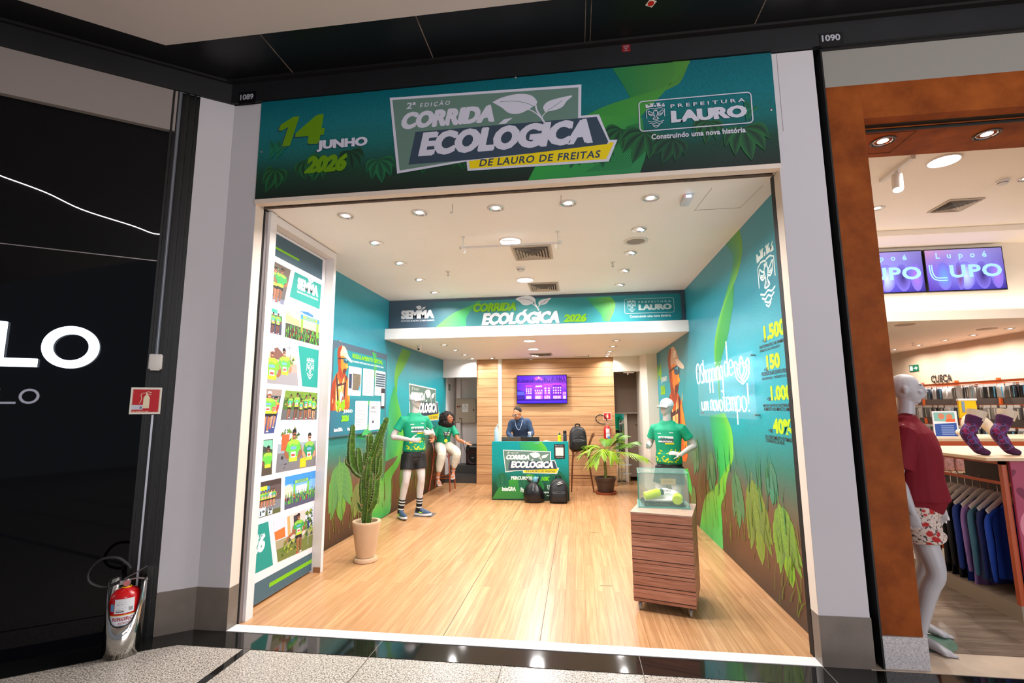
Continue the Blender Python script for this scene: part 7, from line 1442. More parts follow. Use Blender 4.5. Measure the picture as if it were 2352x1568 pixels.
mb = MB(); limb(mb, [(-.03, .06, .93), (-.02, .03, 1.02), (-.01, .01, 1.12), (.01, .0, 1.20), (.03, .01, 1.255)], [(.142, .112), (.135, .108), (.155, .126), (.158, .114), (.115, .085)], 24, side=(.93, .36, 0)); mb.tube([(.015, .0, 1.20), (.03, .005, 1.26), (.036, .008, 1.30)], [(.14, .108), (.11, .088), (.060, .058)], 20, side=(.93, .36, 0))
for i in (0, 1): a, b = V(JW['sh'][i]), V(JW['el'][i]); mb.tube([a.lerp(V((.02, 0, 1.2)), .4), a, a.lerp(b, .35), a.lerp(b, .66)], [.062, .064, .062, .066], 16)
tee = fuse(mb, .006, 'race_shirt', M_tee, t, 4, lambda c: .004*noise.noise(c*12)+.002*math.sin(c.x*70-c.z*40)); shirt_print(t, tee, (.04, 0, 1.12), (.93, .36, 0), (.36, -.93, 0), .62, leaves=False)
mb = MB(); limb(mb, [(-.03, .06, .98), (-.03, .07, .90), (-.03, .07, .84)], [(.135, .105), (.155, .125), (.150, .13)], 22, side=(.93, .36, 0)); mb.tube([(-.03, .05, .99), (-.03, .07, .86)], [(.135, .104), (.15, .125)], 22, side=(.93, .36, 0))
for i in (0, 1): h, kk, a = V(JW['hip'][i]), V(JW['kn'][i]), V(JW['an'][i]); limb(mb, [h, h.lerp(kk, .5)+V((0, 0, .01)), kk+V((0, -.005, .0)), kk.lerp(a, .45), kk.lerp(a, .72)], [.104, .100, .088, .078, .058], 18)
fuse(mb, .0065, 'cream_trousers', mat('cream_cotton', (214, 204, 188), .8), t, 3, lambda c: .003*noise.noise(c*14)+.0006*math.sin(c.x*90+c.z*60))
MB().tube([V((-.03, .055, .985))+V((.93, .36, 0))*.139*math.cos(a)+V((-.36, .93, 0))*.108*math.sin(a) for a in [2*PI*i/28 for i in range(29)]], [(.016, .003)]*29, 8, side=(0, 0, 1)).build('waistband', _M['cream_cotton'], t, world=False)
mb = MB(); C = V(JW['head']); r = random.Random(11)
for i in range(150):
    a = r.uniform(0, 2*PI); b = math.acos(r.uniform(-.95, 1)); d = V((math.sin(b)*math.cos(a), math.sin(b)*math.sin(a), math.cos(b))); q = C+hr @ V((0, .045, .0))+V((d.x*.115, d.y*.115, d.z*.105))-V((0, 0, .055 if d.z < -.1 else 0)); loc = hr.inverted() @ (q-C)
    if loc.y < -.045 and loc.z < .05: continue
    mb.ell(q, (r.uniform(.034, .052),)*3, 8, 6)
for i in range(44): q = C+hr @ V((r.uniform(-.11, .11), r.uniform(.05, .14), r.uniform(-.19, -.06))); mb.ell(q, (.04,)*3, 8, 6)
fuse(mb, .009, 'curly_hair', M_hair, t, 1, lambda c: .010*noise.noise(c*38)+.006*noise.noise(c*80))
mb = MB(); c0 = V((.055, -.11, 1.22)); MB().tube(catmull([(-.02, -.045, 1.27), (.0, -.09, 1.20), (.06, -.155, 1.08), (.075, -.165, 1.02)], 5), [(.009, .002)]*16, 6, side=(1, 0, 0)).build('lanyard', mat('black_lanyard', (30, 30, 30), .6, var=.9, vscale=30), t, world=False); MB().tube(catmull([(.09, .0, 1.27), (.11, -.06, 1.20), (.085, -.15, 1.08), (.075, -.165, 1.02)], 5), [(.009, .002)]*16, 6, side=(1, 0, 0)).build('lanyard', _M['black_lanyard'], t, world=False)
MB().lathe([(.03, -.004), (.033, 0), (.03, .004)], (.08, -.165, .985), 24, (.36, -.93, 0)).build('medal', mat('yellow_medal', (226, 206, 20), .35), t, world=False, label='round yellow medal with green mark')
MB().tube([V(JW['wr'][1])+V((-.01, .03*math.cos(a), .03*math.sin(a))) for a in [2*PI*i/14 for i in range(15)]], .004, 6).build('bracelet', M_whi, t, world=False)
# man at the counter
t = thing('person', 'man with glasses and navy long sleeved shirt leaning over the counter', 'person', (-1.12, 9.50, 0))
hr = rot(-.45, .42, .0)
JM = dict(spine=[(.02, .10, .90), (.02, .10, .96), (.02, .07, 1.06), (.01, .03, 1.15), (.0, -.02, 1.24), (.0, -.06, 1.33), (-.01, -.09, 1.385), (-.02, -.11, 1.42)], sh=[(-.155, -.06, 1.325), (.155, -.04, 1.345)], el=[(-.215, -.12, 1.13), (.235, -.09, 1.14)], wr=[(-.10, -.31, 1.035), (.185, -.30, 1.03)], hip=[(-.09, .10, .92), (.09, .10, .92)], kn=[(-.10, .06, .50), (.10, .06, .50)], an=[(-.10, .10, .10), (.10, .10, .10)], fd=[(-.1, -1), (.1, -1)],
    head=(-.035, -.175, 1.505), headR=hr, hd=[((.15, -.95, -.25), (0, 0, -1), 1, .25), ((-.2, -.95, -.25), (0, 0, -1), -1, .25)])
fuse(body(JM, torso=[(.15, .10), (.155, .11), (.14, .10), (.135, .095), (.145, .095), (.135, .08), (.08, .055), (.050, .048)]), .0065, 'body', M_sk2, t, 3); facekit(t, JM['head'], hr, None, M_hair2, mat('lip_brown', (130, 66, 54), .5))
mb = MB(); limb(mb, [(.02, .10, .93), (.02, .09, 1.0), (.01, .05, 1.12), (.0, -.02, 1.24), (.0, -.055, 1.31), (-.01, -.085, 1.385)], [(.165, .125), (.168, .13), (.165, .125), (.172, .12), (.160, .105), (.10, .075)], 24, side=(1, 0, 0)); mb.tube([(-.008, -.06, 1.33), (-.015, -.095, 1.385), (-.022, -.115, 1.425)], [(.145, .095), (.098, .078), (.064, .062)], 18, side=(1, 0, 0))
for i in (0, 1): a, b, w = V(JM['sh'][i]), V(JM['el'][i]), V(JM['wr'][i]); limb(mb, [a.lerp(V((0, -.05, 1.33)), .3), a, a.lerp(b, .5), b, b.lerp(w, .5), b.lerp(w, .92)], [.074, .068, .058, .052, .046, .038], 16)
fuse(mb, .0065, 'navy_shirt', mat('navy_knit', (40, 62, 92), .7, bump=.1, bscale=40), t, 3, lambda c: .004*noise.noise(c*11)+.0012*math.sin(c.x*40+c.z*70))
mb = MB(); mb.tube([(.02, .10, .97), (.02, .10, .86)], [(.155, .12), (.165, .125)], 22, side=(1, 0, 0)); [limb(mb, [V(JM['hip'][i]), V(JM['kn'][i]), V(JM['an'][i])+V((0, 0, .03))], [.10, .078, .062], 16) for i in (0, 1)]; fuse(mb, .009, 'trousers', mat('dark_trousers', (34, 36, 44), .8), t, 3)
mb = MB(); C = V(JM['head']); r = random.Random(5)
mb.ell(C+hr @ V((0, .034, .048)), (.078, .088, .078), 22, 14, hr); h = fuse(mb, .005, 'short_hair', M_hair2, t, 1, lambda c: .003*noise.noise(c*60))
mb = MB(); mb.ell(C+hr @ V((0, -.052, -.088)), (.040, .036, .020), 14, 8, hr); mb.build('short_beard', mat('grey_beard', (110, 92, 84), .9, bump=.5, bscale=150), t, world=False)
mb = MB(); gp = lambda p: C+hr @ V(p)
for s_ in (-1, 1): mb.tube([gp((s_*.031+.023*math.cos(a), -.102, .006+.017*math.sin(a))) for a in [2*PI*i/18 for i in range(19)]], .0026, 6); mb.tube([gp((s_*.053, -.100, .012)), gp((s_*.074, -.05, .014)), gp((s_*.080, .01, .008))], .002, 6)
mb.tube([gp((-.009, -.104, .010)), gp((0, -.107, .013)), gp((.009, -.104, .010))], .0024, 6); go = mb.build('glasses', mat('dark_frame', (24, 24, 30), .3), t, world=False)
for s_ in (-1, 1): MB().lathe([(.021, -.0006), (.021, .0006)], gp((s_*.031, -.102, .006)), 16, hr @ V((0, -1, 0))).build('lens', mat('lens_glass', (190, 200, 230), .05, alpha=.3), go, world=False)
MB().tube(catmull([(-.085, -.10, 1.41), (-.075, -.17, 1.33), (-.045, -.20, 1.24), (.0, -.20, 1.20), (.035, -.20, 1.26), (.055, -.17, 1.34), (.06, -.09, 1.42)], 6), .0045, 6).build('lanyard', mat('silver_lanyard', (170, 180, 210), .4), t, world=False)
MB().tube([(-.022+.068*math.cos(a), -.115+.066*math.sin(a), 1.42+.012*math.sin(a)) for a in [2*PI*i/22 for i in range(23)]], [(.014, .005)]*23, 8, side=(0, 0, 1)).build('collar', _M['navy_knit'], t, world=False)
bpy.data.scenes.remove(TS)
# ---------------------------------------------------------------- dark shopfront on the left, running towards the viewer
def fac(s, e, z): p = A1+DL*s+NL*e; return (p.x, p.y, z)
def fbox(mb, s0, s1, e0, e1, z0, z1): return mb.prism([fac(s0, e0, z0), fac(s1, e0, z0), fac(s1, e1, z0), fac(s0, e1, z0)], (0, 0, z1-z0))
PF = Plane((A1.x, A1.y, 0), (-DL.x, -DL.y, 0), (0, 0, 1), (NL.x, NL.y, 0))
M_bgl = mat('black_gloss_glass', (4, 4, 7), .04, spec=.35); M_bframe = mat('black_frame_paint', (16, 16, 17), .35)
struct('wall_facade_left', fbox(MB(), .155, 6, -.12, .0, 3.875, 4.24), mat('fascia_white_dimmed', (140, 130, 124), .6))  # white fascia, darkened in its colour for the weak light high up
mb = MB(); fbox(mb, .18, 6, -.06, -.045, .19, 2.785); struct('window_1', mb, M_bgl)
mb = MB(); fbox(mb, .18, 6, -.06, -.043, 2.79, 3.875); struct('window_2', mb, mat('charcoal_glass', (11, 11, 13), .3, spec=.2))
struct('trim_17', fbox(MB(), .18, 6, -.1, -.035, .0, .19), M_bgl)
struct('trim_18', fbox(MB(), .18, 6, -.06, -.0445, 2.783, 2.790), M_alu)
mb = MB(); fbox(mb, .0, .185, -.14, -.03, 0, 4.24); struct('trim_19', mb, M_bframe)
for i, (a, b, e) in enumerate(((.03, .045, -.01), (.075, .10, -.005), (.172, .188, .0))): struct('trim_%d' % (20+i), fbox(MB(), a, b, -.05, e, 0, 4.24), M_bframe)
t = thing('reflection_line', 'thin curved white glowing line standing for a reflection on the black shopfront glass', 'reflection line', fac(.7, 0, 3.0))  # glowing tube added to stand for a light reflected in the glass
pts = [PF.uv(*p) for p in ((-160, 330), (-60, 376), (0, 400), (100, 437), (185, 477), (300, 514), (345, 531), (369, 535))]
mb = MB(); mb.tube(catmull([PF.pt(u, v, -.036) for u, v in pts], 5), .0028, 6); mb.build('glowing_line', mat('reflection_line_glow', (255, 246, 250), emit=7.), t)
t = thing('shop_sign', 'glowing white letters L O on the black glass of the left shop', 'shop sign', fac(.45, 0, 1.9)); M_sgl = mat('sign_glow', (226, 240, 255), emit=2.6)
def ringletter(t, px, m, th, dep=.03, nm='letter'):
    (l, r_, tp, b) = px; u0, v0 = PF.uv(l[0], l[1]); u1, v1 = PF.uv(r_[0], r_[1]); vt = PF.uv(*tp)[1]; vb = PF.uv(*b)[1]; cu_, cv = (u0+u1)/2, (vt+vb)/2; a, h = (u1-u0)/2, (vt-vb)/2; n = 44
    R_ = lambda k, off: [PF.pt(cu_+(a-k)*math.cos(2*PI*i/n), cv+(h-k)*math.sin(2*PI*i/n), off) for i in range(n)]
    mb = MB(); mb.loft([R_(0, -.04), R_(0, dep-.04), R_(th, dep-.04), R_(th, -.04)], False, False); mb.build(nm, m, t)
def Lletter(t, x, y0, y1, m, th, w, dep=.03):
    u1, v0 = PF.uv(*y0); vt = PF.uv(*y1)[1]; q = [(u1-w, v0), (u1, v0), (u1, v0+th), (u1-w+th, v0+th), (u1-w+th, vt), (u1-w, vt)]; mb = MB(); mb.prism([PF.pt(a, b, -.04) for a, b in q], V((NL.x, NL.y, 0))*dep); mb.build('letter', m, t, smooth=False)
Lletter(t, 0, (80, 842), (14, 737), M_sgl, .058, .235); ringletter(t, ((93, 795), (226, 795), (162, 748), (158, 845)), M_sgl, .056)
t = thing('shop_sign', 'small flat white letters L O under the glowing sign', 'shop sign', fac(.55, 0, 1.65)); M_sw = mat('sign_pale', (178, 180, 196), .5)
Lletter(t, 0, (30, 927), (3, 892), M_sw, .014, .10, .006); ringletter(t, ((38, 910), (86, 910), (64, 892), (62, 927)), M_sw, .015, .006)
t = thing('wall_conduit', 'grey vertical conduit on the black frame left of the pillar', 'conduit', fac(.14, 0, 2.05)); MB().tube([fac(.135, .0, 2.04), fac(.135, .0, 4.22)], .013, 12).build('tube', mat('conduit_grey', (120, 124, 132), .35, .5), t)
t = thing('junction_box', 'small white box at the lower end of the grey conduit', 'junction box', fac(.14, 0, 1.93)); mb = MB(); c = fac(.135, .01, 1.985); mb.rbox(c, (.085, .05, .115), .012, rz=math.atan2(DL.y, DL.x)); mb.build('housing', M_fix, t); mb = MB(); mb.rbox(fac(.135, .012, 1.925), (.06, .04, .012), .008, rz=math.atan2(DL.y, DL.x)); mb.build('cover_lip', M_fix, t)
u0, v0 = PF.uv(297, 951); extsign('extinguisher_sign', 'red extinguisher sign on the black shopfront frame above the floor extinguisher', Plane(PF.pt(0, 0, .016), PF.u, PF.v, PF.n), u0, v0, .188, .198, 'PÓ QUÍMICO ABC', fac(.1, 0, 1.58))
t = thing('glass_edge_profile', 'thin pale vertical profile running down from the extinguisher sign', 'profile', fac(.13, 0, .4)); MB().tube([fac(.125, -.005, .30), fac(.125, -.005, 1.585)], .009, 4).build('profile', mat('pale_edge', (150, 152, 160), .35, .2), t)
# ---------------------------------------------------------------- neighbouring clothes shop on the right
def rusty():
    m, nt, b = nodes('rust_brown_panel'); v = mapped(nt, (1, 1, 1)); nt.links.new(ramp(nt, noise_fac(nt, v, 3.5, 6, .65), [(.3, (108, 50, 16)), (.5, (134, 66, 22)), (.72, (156, 82, 30))]), b.inputs['Base Color']); b.inputs['Roughness'].default_value = .6; b.inputs['Specular IOR Level'].default_value = .12; return m
M_rust = rusty(); XJ = 2.095
struct('wall_portal_jamb', MB().box(1.848, XJ, 3.53, 4.13, .19, 3.93), M_rust); struct('wall_portal_lintel', MB().box(XJ, 9, 3.53, 3.62, 3.665, 3.93), M_rust); struct('ceiling_portal', MB().box(XJ, 9, 3.69, 4.13, 3.66, 3.9), M_rust)
struct('trim_23', MB().box(XJ, 9, 3.60, 3.70, 3.675, 3.76), M_slot); struct('trim_24', MB().box(XJ, 9, 3.69, 3.705, 3.645, 3.665), M_slot)
struct('wall_fascia_right', MB().box(1.848, 9, 3.53, 3.62, 3.93, 4.24), mat('fascia_white_dimmed_right', (140, 136, 130), .6)); struct('baseboard_portal', MB().box(1.85, 2.11, 3.515, 4.14, 0, .19), mat('speckled_white_stone', (190, 184, 184), .5, var=.3, vscale=120))  # right fascia is white, its dim lighting is put into the darker colour
mb = MB(); z = 3.659
for a, b in (((2.1, 3.745), (2.575, 3.745)), ((2.575, 3.745), (2.575, 4.06)), ((2.575, 4.06), (2.1, 4.06))): mb.tube([(*a, z), (*b, z)], .0016, 4)
struct('trim_25', mb, M_slot)
M_shw = paint('shop_cream_paint', (236, 224, 208)); M_shf = plank_mat('grey_wood_tile', (132, 116, 102), (108, 94, 82), (156, 140, 124), 1.2, .2, 0, .25, (90, 78, 68), .002, (2, 14))
struct('floor_shop_right', MB().box(1.76, 9, 3.765, 12.6, -.05, .0), M_shf); struct('trim_26', MB().box(1.76, 9, 3.49, 3.765, -.05, .003), mat('beige_sill_stone', (196, 176, 156), .4, var=.1))
struct('ceiling_shop_right', MB().box(1.72, 9, 4.13, 7.2, 3.9, 4.0), M_shw); struct('ceiling_shop_low', MB().box(1.72, 9, 7.1, 12.6, 2.75, 2.87), M_shw)
struct('wall_shop_upper', MB().box(1.72, 9, 7.3, 7.4, 2.8, 4.0), M_shw); struct('ceiling_cove', MB().box(1.72, 9, 6.72, 7.3, 3.83, 3.9), M_shw)
struct('wall_shop_side', MB().box(6.97, 7.05, 7.4, 12.6, 0, 2.8), mat('textured_beige_wall', (196, 172, 150), .6, var=.06, vscale=3)); struct('wall_shop_side_front', MB().box(9, 9.1, 3.6, 12.6, 0, 4), M_shw); struct('wall_shop_back', MB().box(1.72, 7.05, 12.6, 12.7, 0, 2.8), M_shw); struct('wall_shop_party', MB().box(1.72, 1.76, 3.75, 12.6, 0, 4.0), M_shw)
WC = (1, .93, .84)
area('cove_led_light', (5.2, 7.18, 2.90), (math.radians(180), 0, 0), 6.5, .06, 20, (1, .88, .72))
def dl2(x, y, z, lab, r=.07, p=10, m_=None):
    t = thing('ceiling_downlight', lab, 'ceiling light', (x, y, z-.001)); downlight_parts(t, r); lamp_light(t, -.03, .1, p*2.3, WC, 165)
    if m_: 
        for c in t.children:
            if c.name.startswith('trim'): c.data = c.data.copy(); c.data.materials[0] = m_
M_brz = mat('bronze_ring', (70, 56, 48), .4, .4)
dl2(2.413, 3.868, 3.66, 'bronze ringed downlight in the brown portal soffit, nearer the jamb', .085, 6, M_brz); dl2(3.144, 3.877, 3.66, 'bronze ringed downlight in the brown portal soffit, farther from the jamb', .085, 6, M_brz)
panel_light(3.477, 4.77, 3.9, 'large round bright lamp in the neighbour shop ceiling', 'neighbour shop lamps', .12, 36); dl2(3.53, 5.89, 3.9, 'small bright lamp in the neighbour shop ceiling beside the brown jamb', .08, 14)
for i, y in enumerate((8.08, 8.76, 9.38, 10.05, 10.76)): dl2(6.47, y, 2.75, 'small lamp in the low ceiling of the neighbour shop, %s counted from the right' % ['first', 'second', 'third', 'fourth', 'fifth'][i], .07, 9)
dl2(4.6, 5.3, 3.9, 'lamp in the neighbour shop ceiling at the right picture edge', .08, 22); dl2(4.4, 8.2, 2.75, 'lamp in the low ceiling of the neighbour shop near the brown jamb', .07, 16)
grille('square air grille in the neighbour shop ceiling', 4.375, 5.93, 3.9, .18); smoke('smoke detector in the neighbour shop ceiling', 4.39, 5.32, 3.9); sprinkler('sprinkler head in the low ceiling of the neighbour shop', 6.12, 9.66, 2.75)
for i, (x, y) in enumerate(((4.63, 7.42), (6.15, 8.07))): t = thing('ceiling_speaker', ['round ceiling speaker in the neighbour low ceiling, nearer the brown jamb', 'round ceiling speaker in the neighbour low ceiling, farther right'][i], 'speaker', (x, y, 2.75)); MB().lathe([(.12, 0), (.12, -.006), (.09, -.010), (0, -.010)], n=24, cap0=False).build('cover', mat('speaker_beige', (176, 156, 136), .6), t, world=False)
t = thing('track_spotlight', 'white cylindrical track spotlight in the neighbour shop', 'spotlight', (3.12, 4.86, 3.9)); MB().box(-.02, .02, -.24, .24, -.035, 0).build('track', M_fix, t, world=False, smooth=False); MB().tube([(0, 0, -.035), (.0, 0, -.09)], .012, 8).build('stem', M_fix, t, world=False); MB().tube([(.01, .02, -.07), (-.025, -.03, -.24)], .045, 20).build('can', M_fix, t, world=False); MB().lathe([(.038, .0), (.02, .003)], (-.026, -.031, -.242), 18, (-.03, -.04, -.17)).build('bulb', M_lamp, t, world=False)
def lupo(full):
    def f(P):
        P.grad([(0, 0), (0, .5), (0, 1)], [(.5, 0), (.5, .5), (.5, 1)], [(60, 40, 130), (96, 80, 170), (150, 110, 150)], [(60, 56, 150), (110, 110, 190), (120, 110, 170)]); P.grad([(.5, 0), (.5, .5), (.5, 1)], [(1, 0), (1, .5), (1, 1)], [(60, 56, 150), (110, 110, 190), (120, 110, 170)], [(40, 30, 110), (80, 70, 150), (96, 90, 150)])
        for x, w, c in ((.22, .10, (80, 120, 210)), (.50, .12, (150, 170, 230)), (.72, .10, (40, 30, 90)), (.90, .08, (130, 90, 180)), (.42, .05, (90, 50, 80))): P.disc(x, .35, w, .34, c, 18, cedge=(92, 84, 170))
        C = (126, 170, 245); s = ' '.join('Lupoé'); T(P, s, .14, .74, .80, .93, C, .03, space=1.5)
        T(P, 'UPO', .30, .30, .97, .62, C, .035, space=1.12); 
        for k in range(2): P.stroke([(.04+.03*k, .64), (.045+.03*k, .45), (.08+.03*k, .30+.03*k), (.16, .25+.06*k), (.26, .25+.06*k)], .018, C, curve=4)
    return f
tv('television', 'right wall screen in the neighbour shop showing pale blue lettering', 4.85, 5.83, 3.165, 3.77, 7.24, lupo(1), 1.1); tv('television', 'left wall screen in the neighbour shop, half hidden by the brown jamb', 3.85, 4.83, 3.165, 3.77, 7.24, lupo(0), 1.1)
PW = Plane((6.97, 0, 0), (0, -1, 0), (0, 0, 1))
t = thing('wall_letters', 'dark letters CUECA on the beige wall of the neighbour shop', 'wall lettering', (6.93, 10.3, 2.1)); P = Print(PW, t, .02); P.unit(); a = PW.uv(2142, 879); b = PW.uv(2190, 876); P.text('CUECA', a, (b[0], a[1]), PW.uv(2142, 862)[1], (40, 36, 34), .03, px=False); P.part('letters')
a = PW.uv(2091, 854); b = PW.uv(2110, 838); t = thing('exit_sign', 'green exit sign with an arrow on the neighbour shop wall', 'exit sign', (6.95, -a[0], a[1])); MB().box(6.955, 6.968, -b[0], -a[0], a[1], PW.uv(2091, 839)[1]).build('plate', mat('exit_green', (10, 96, 70), .4), t, smooth=False); P = Print(PW, t, .0155); P.F = (a[0], a[1], b[0]-a[0], PW.uv(2091, 839)[1]-a[1]); P.fpoly([(.08, .15), (.4, .15), (.4, .85), (.08, .85)], (216, 226, 216)); P.stroke([(.5, .5), (.88, .5)], .02, (216, 226, 216)); P.stroke([(.72, .72), (.9, .5), (.72, .28)], .02, (216, 226, 216)); P.part('pictogram')
# wall rack with packaged goods
M_org = mat('orange_brown_metal', (176, 74, 26), .4)
t = thing('wall_rack', 'orange metal rack along the beige wall of the neighbour shop', 'rack', (6.8, 9.2, 0)); MB().box(6.50, 6.54, 7.5, 11.0, 1.965, 2.0).build('top_bar', M_org, t, smooth=False)
for y in (10.8, 9.9, 9.0, 8.1): MB().box(6.90, 6.95, y-.02, y+.02, 0, 2.06).build('post', M_org, t, smooth=False); MB().box(6.52, 6.92, y-.015, y+.015, 1.965, 1.995).build('bracket_arm', M_org, t, smooth=False)
for z in (1.94, 1.60, 1.25, .90): MB().box(6.60, 6.63, 7.6, 10.95, z, z+.02).build('hook_bar', M_org, t, smooth=False)
MB().box(6.93, 6.95, 7.5, 11, .1, 1.95).build('back_board', mat('dark_board', (60, 48, 42), .6), t, smooth=False)
r = random.Random(9); PKC = [(40, 40, 44), (30, 30, 34), (120, 116, 116), (176, 172, 170), (206, 204, 208), (60, 66, 84), (90, 86, 84)]; PKN = ['black', 'near black', 'mid grey', 'light grey', 'white', 'navy', 'dark grey']
PM = ink_mat('printed_pack', .3)
def pack(k):
    mb = MB(); mb.c = lin(*PKC[k]); mb.rbox((0, 0, -.12), (.055, .115, .19), .018); mb.c = lin(216, 214, 214); mb.box(-.008, .004, -.05, .05, -.04, .015); mb.c = lin(90, 170, 210) if k % 2 else lin(200, 196, 190); mb.box(-.0285, -.0275, -.05, -.03, -.20, -.04)
    o = mb.build('garment_pack', PM, None, world=False); return o
protos = [pack(k) for k in range(7)]; used = set()
for ri, z in enumerate((1.935, 1.595, 1.245)):
    for i in range(24):
        y = 7.75+i*.13+r.uniform(-.01, .01); k = r.randrange(7); o = protos[k] if k not in used else protos[k].copy()
        if k in used: link(o)
        used.add(k); o.location = (6.57+r.uniform(-.02, .02), y, z+.0); o.rotation_euler = (0, 0, r.uniform(-.2, .2)); tag(o, '%s wrapped garment pack in the %s rack row, %s' % (PKN[k], ['top', 'middle', 'lowest'][ri], ['first', 'second', 'third', 'fourth', 'fifth', 'sixth', 'seventh', 'eighth', 'ninth', 'tenth', '11th', '12th', '13th', '14th', '15th', '16th', '17th', '18th', '19th', '20th', '21st', '22nd', '23rd', '24th'][i]+' from the right end'), 'garment pack', 'packs on the wall rack, %s ones of the %s row' % (PKN[k], ['top', 'middle', 'lowest'][ri]))
for k in range(7):
    if k not in used: bpy.data.objects.remove(protos[k])
# far table with promotional sign, child form; yellow shorts
t = thing('display_table', 'orange framed table behind the sock forms in the neighbour shop', 'table', (4.9, 6.6, 0)); M_top = mat('pale_wood_top', (206, 176, 140), .4)
MB().box(3.9, 5.7, 6.1, 7.0, 1.215, 1.245).build('table_top', M_top, t, smooth=False); MB().box(3.9, 5.7, 6.1, 6.13, 1.15, 1.215).build('apron', M_org, t, smooth=False)
for x in (3.93, 5.1, 5.67): MB().box(x-.02, x+.02, 6.1, 6.14, 0, 1.15).build('leg', M_org, t, smooth=False)
MB().box(3.9, 5.7, 6.15, 6.95, .86, .88).build('shelf', M_top, t, smooth=False)
for i in range(12): mb = MB(); x = 4.02+i*.12; mb.rbox((x, 6.25, .985), (.10, .16, .205), .02, rz=.05*(i % 3)); tag(mb.build('folded_pack', mat(['pink_pack', 'cream_pack', 'yellow_pack'][i*3//12 % 3], [(206, 150, 140), (200, 186, 160), (210, 170, 30)][i*3//12 % 3], .4, var=.3, vscale=30)), '%s wrapped pack on the orange table shelf, %s of its colour from the left' % (['pink', 'cream', 'yellow'][i*3//12 % 3], ['first', 'second', 'third', 'fourth'][i % 4]), 'garment pack', '%s packs on the table shelf' % ['pink', 'cream', 'yellow'][i*3//12 % 3])
t = thing('promotion_sign', 'blue and white promotional card standing on the far table', 'sign', (4.3, 6.4, 1.245)); MB().box(-.13, .13, -.006, .006, 0, .30).build('card', mat('card_white', (216, 216, 220), .4), t, world=False, smooth=False); P = Print(Plane((4.17, 6.394, 1.245), (1, 0, 0), (0, 0, 1)), t, .0005); P.F = (0, 0, .26, .30); P.fpoly([(.04, .03), (.94, .03), (.94, .55), (.04, .50)], (40, 76, 150)); P.fpoly([(.04, .62), (.6, .60), (.9, .66), (.9, .95), (.04, .95)], (120, 170, 160)); P.disc(.35, .80, .13, .12, (190, 120, 90), 12); P.disc(.68, .78, .13, .12, (196, 120, 80), 12); P.fpoly([(.5, .58), (.9, .58), (.9, .70), (.55, .70)], (214, 90, 40)); P.F = (0, 0, .26, .3)
for y in (.42, .34, .26, .18, .10): P.fpoly([(.30, y), (.82, y), (.82, y+.02), (.30, y+.02)], (170, 190, 230))
P.part('card_print')
t = thing('child_leg_form', 'pale kneeling child leg form in a turquoise diaper on the far table', 'mannequin', (4.62, 6.4, 1.25)); mb = MB(); limb(mb, [(-.20, 0, .05), (-.10, 0, .06), (-.06, .02, .16), (.0, .02, .20)], [.035, .055, .07, .085]); limb(mb, [(.0, .02, .20), (.10, .0, .15), (.16, -.02, .04)], [.085, .06, .045]); fuse_ = mb.build('legs', mat('form_cream', (206, 190, 168), .5), t, world=False); MB().ell((-.04, .015, .15), (.085, .082, .075), 16, 10).build('diaper', mat('turquoise_cotton', (120, 196, 180), .7, var=.2, vscale=30), t, world=False)
t = thing('yellow_shorts', 'bright yellow shorts on a clip hanger before the wall rack', 'shorts', (6.30, 8.85, 1.40)); t.scale = (1.25, 1.25, 1.25); mb = MB(); mb.prism([(-.11, -.015, 0), (-.02, -.015, -.01), (0, -.015, .07), (.02, -.015, -.01), (.11, -.015, .0), (.10, -.015, .23), (-.10, -.015, .23)], (0, .03, 0)); mb.build('shorts_body', mat('yellow_cotton', (226, 180, 0), .7, bump=.4, bscale=20), t, world=False, smooth=False, bevel=.006); MB().box(-.11, .11, -.018, .018, .23, .255).build('hanger_bar', M_whi, t, world=False, smooth=False); MB().tube([(0, 0, .25), (0, 0, .40), (.19, 0, .46)], .004, 6).build('hook', M_alu, t, world=False); MB().box(-.075, -.04, -.019, -.016, .08, .22).build('paper_tag', mat('tag_blue_grey', (120, 140, 160), .5), t, world=False, smooth=False)
# ---------------------------------------------------------------- near gondola
t = thing('gondola_rack', 'orange framed clothes rack with a pale top at the right picture edge', 'rack', (3.9, 5.0, 0)); X0, Y0 = 3.26, 4.32
MB().box(3.10, 4.9, Y0-.08, 5.45, 1.19, 1.215).build('rack_top', M_top, t, smooth=False, bevel=.003); MB().box(X0, 4.9, Y0, 5.9, .0, .12).build('plinth', mat('plinth_beige', (150, 136, 120), .5), t, smooth=False)
for x, y in ((X0, Y0), (X0, 5.36), (4.86, Y0)): MB().box(x, x+.035, y, y+.035, .12, 1.19).build('post', M_org, t, smooth=False)
MB().box(X0, 4.9, Y0, Y0+.035, 1.155, 1.19).build('top_rail', M_org, t, smooth=False); MB().box(X0, X0+.035, Y0, 5.4, 1.155, 1.19).build('top_rail', M_org, t, smooth=False)
MB().box(3.44, 3.46, Y0+.03, 5.36, .965, .99).build('hanging_rail', M_org, t, smooth=False); MB().box(3.75, 3.77, 4.36, 5.4, .12, 1.15).build('partition', mat('dark_partition', (52, 34, 28), .6), t, smooth=False)
t = thing('heart_panel', 'pink panel printed with dark hearts and a pale ring on the end of the rack', 'panel', (4.0, 4.3, .12)); MB().box(3.30, 4.7, 4.295, 4.318, .12, 1.185).build('panel', mat('raspberry_panel', (168, 62, 92), .5), t, smooth=False, bevel=.004); P = Print(Plane((0, 4.295, 0), (1, 0, 0), (0, 0, 1)), t, .0006); P.unit()
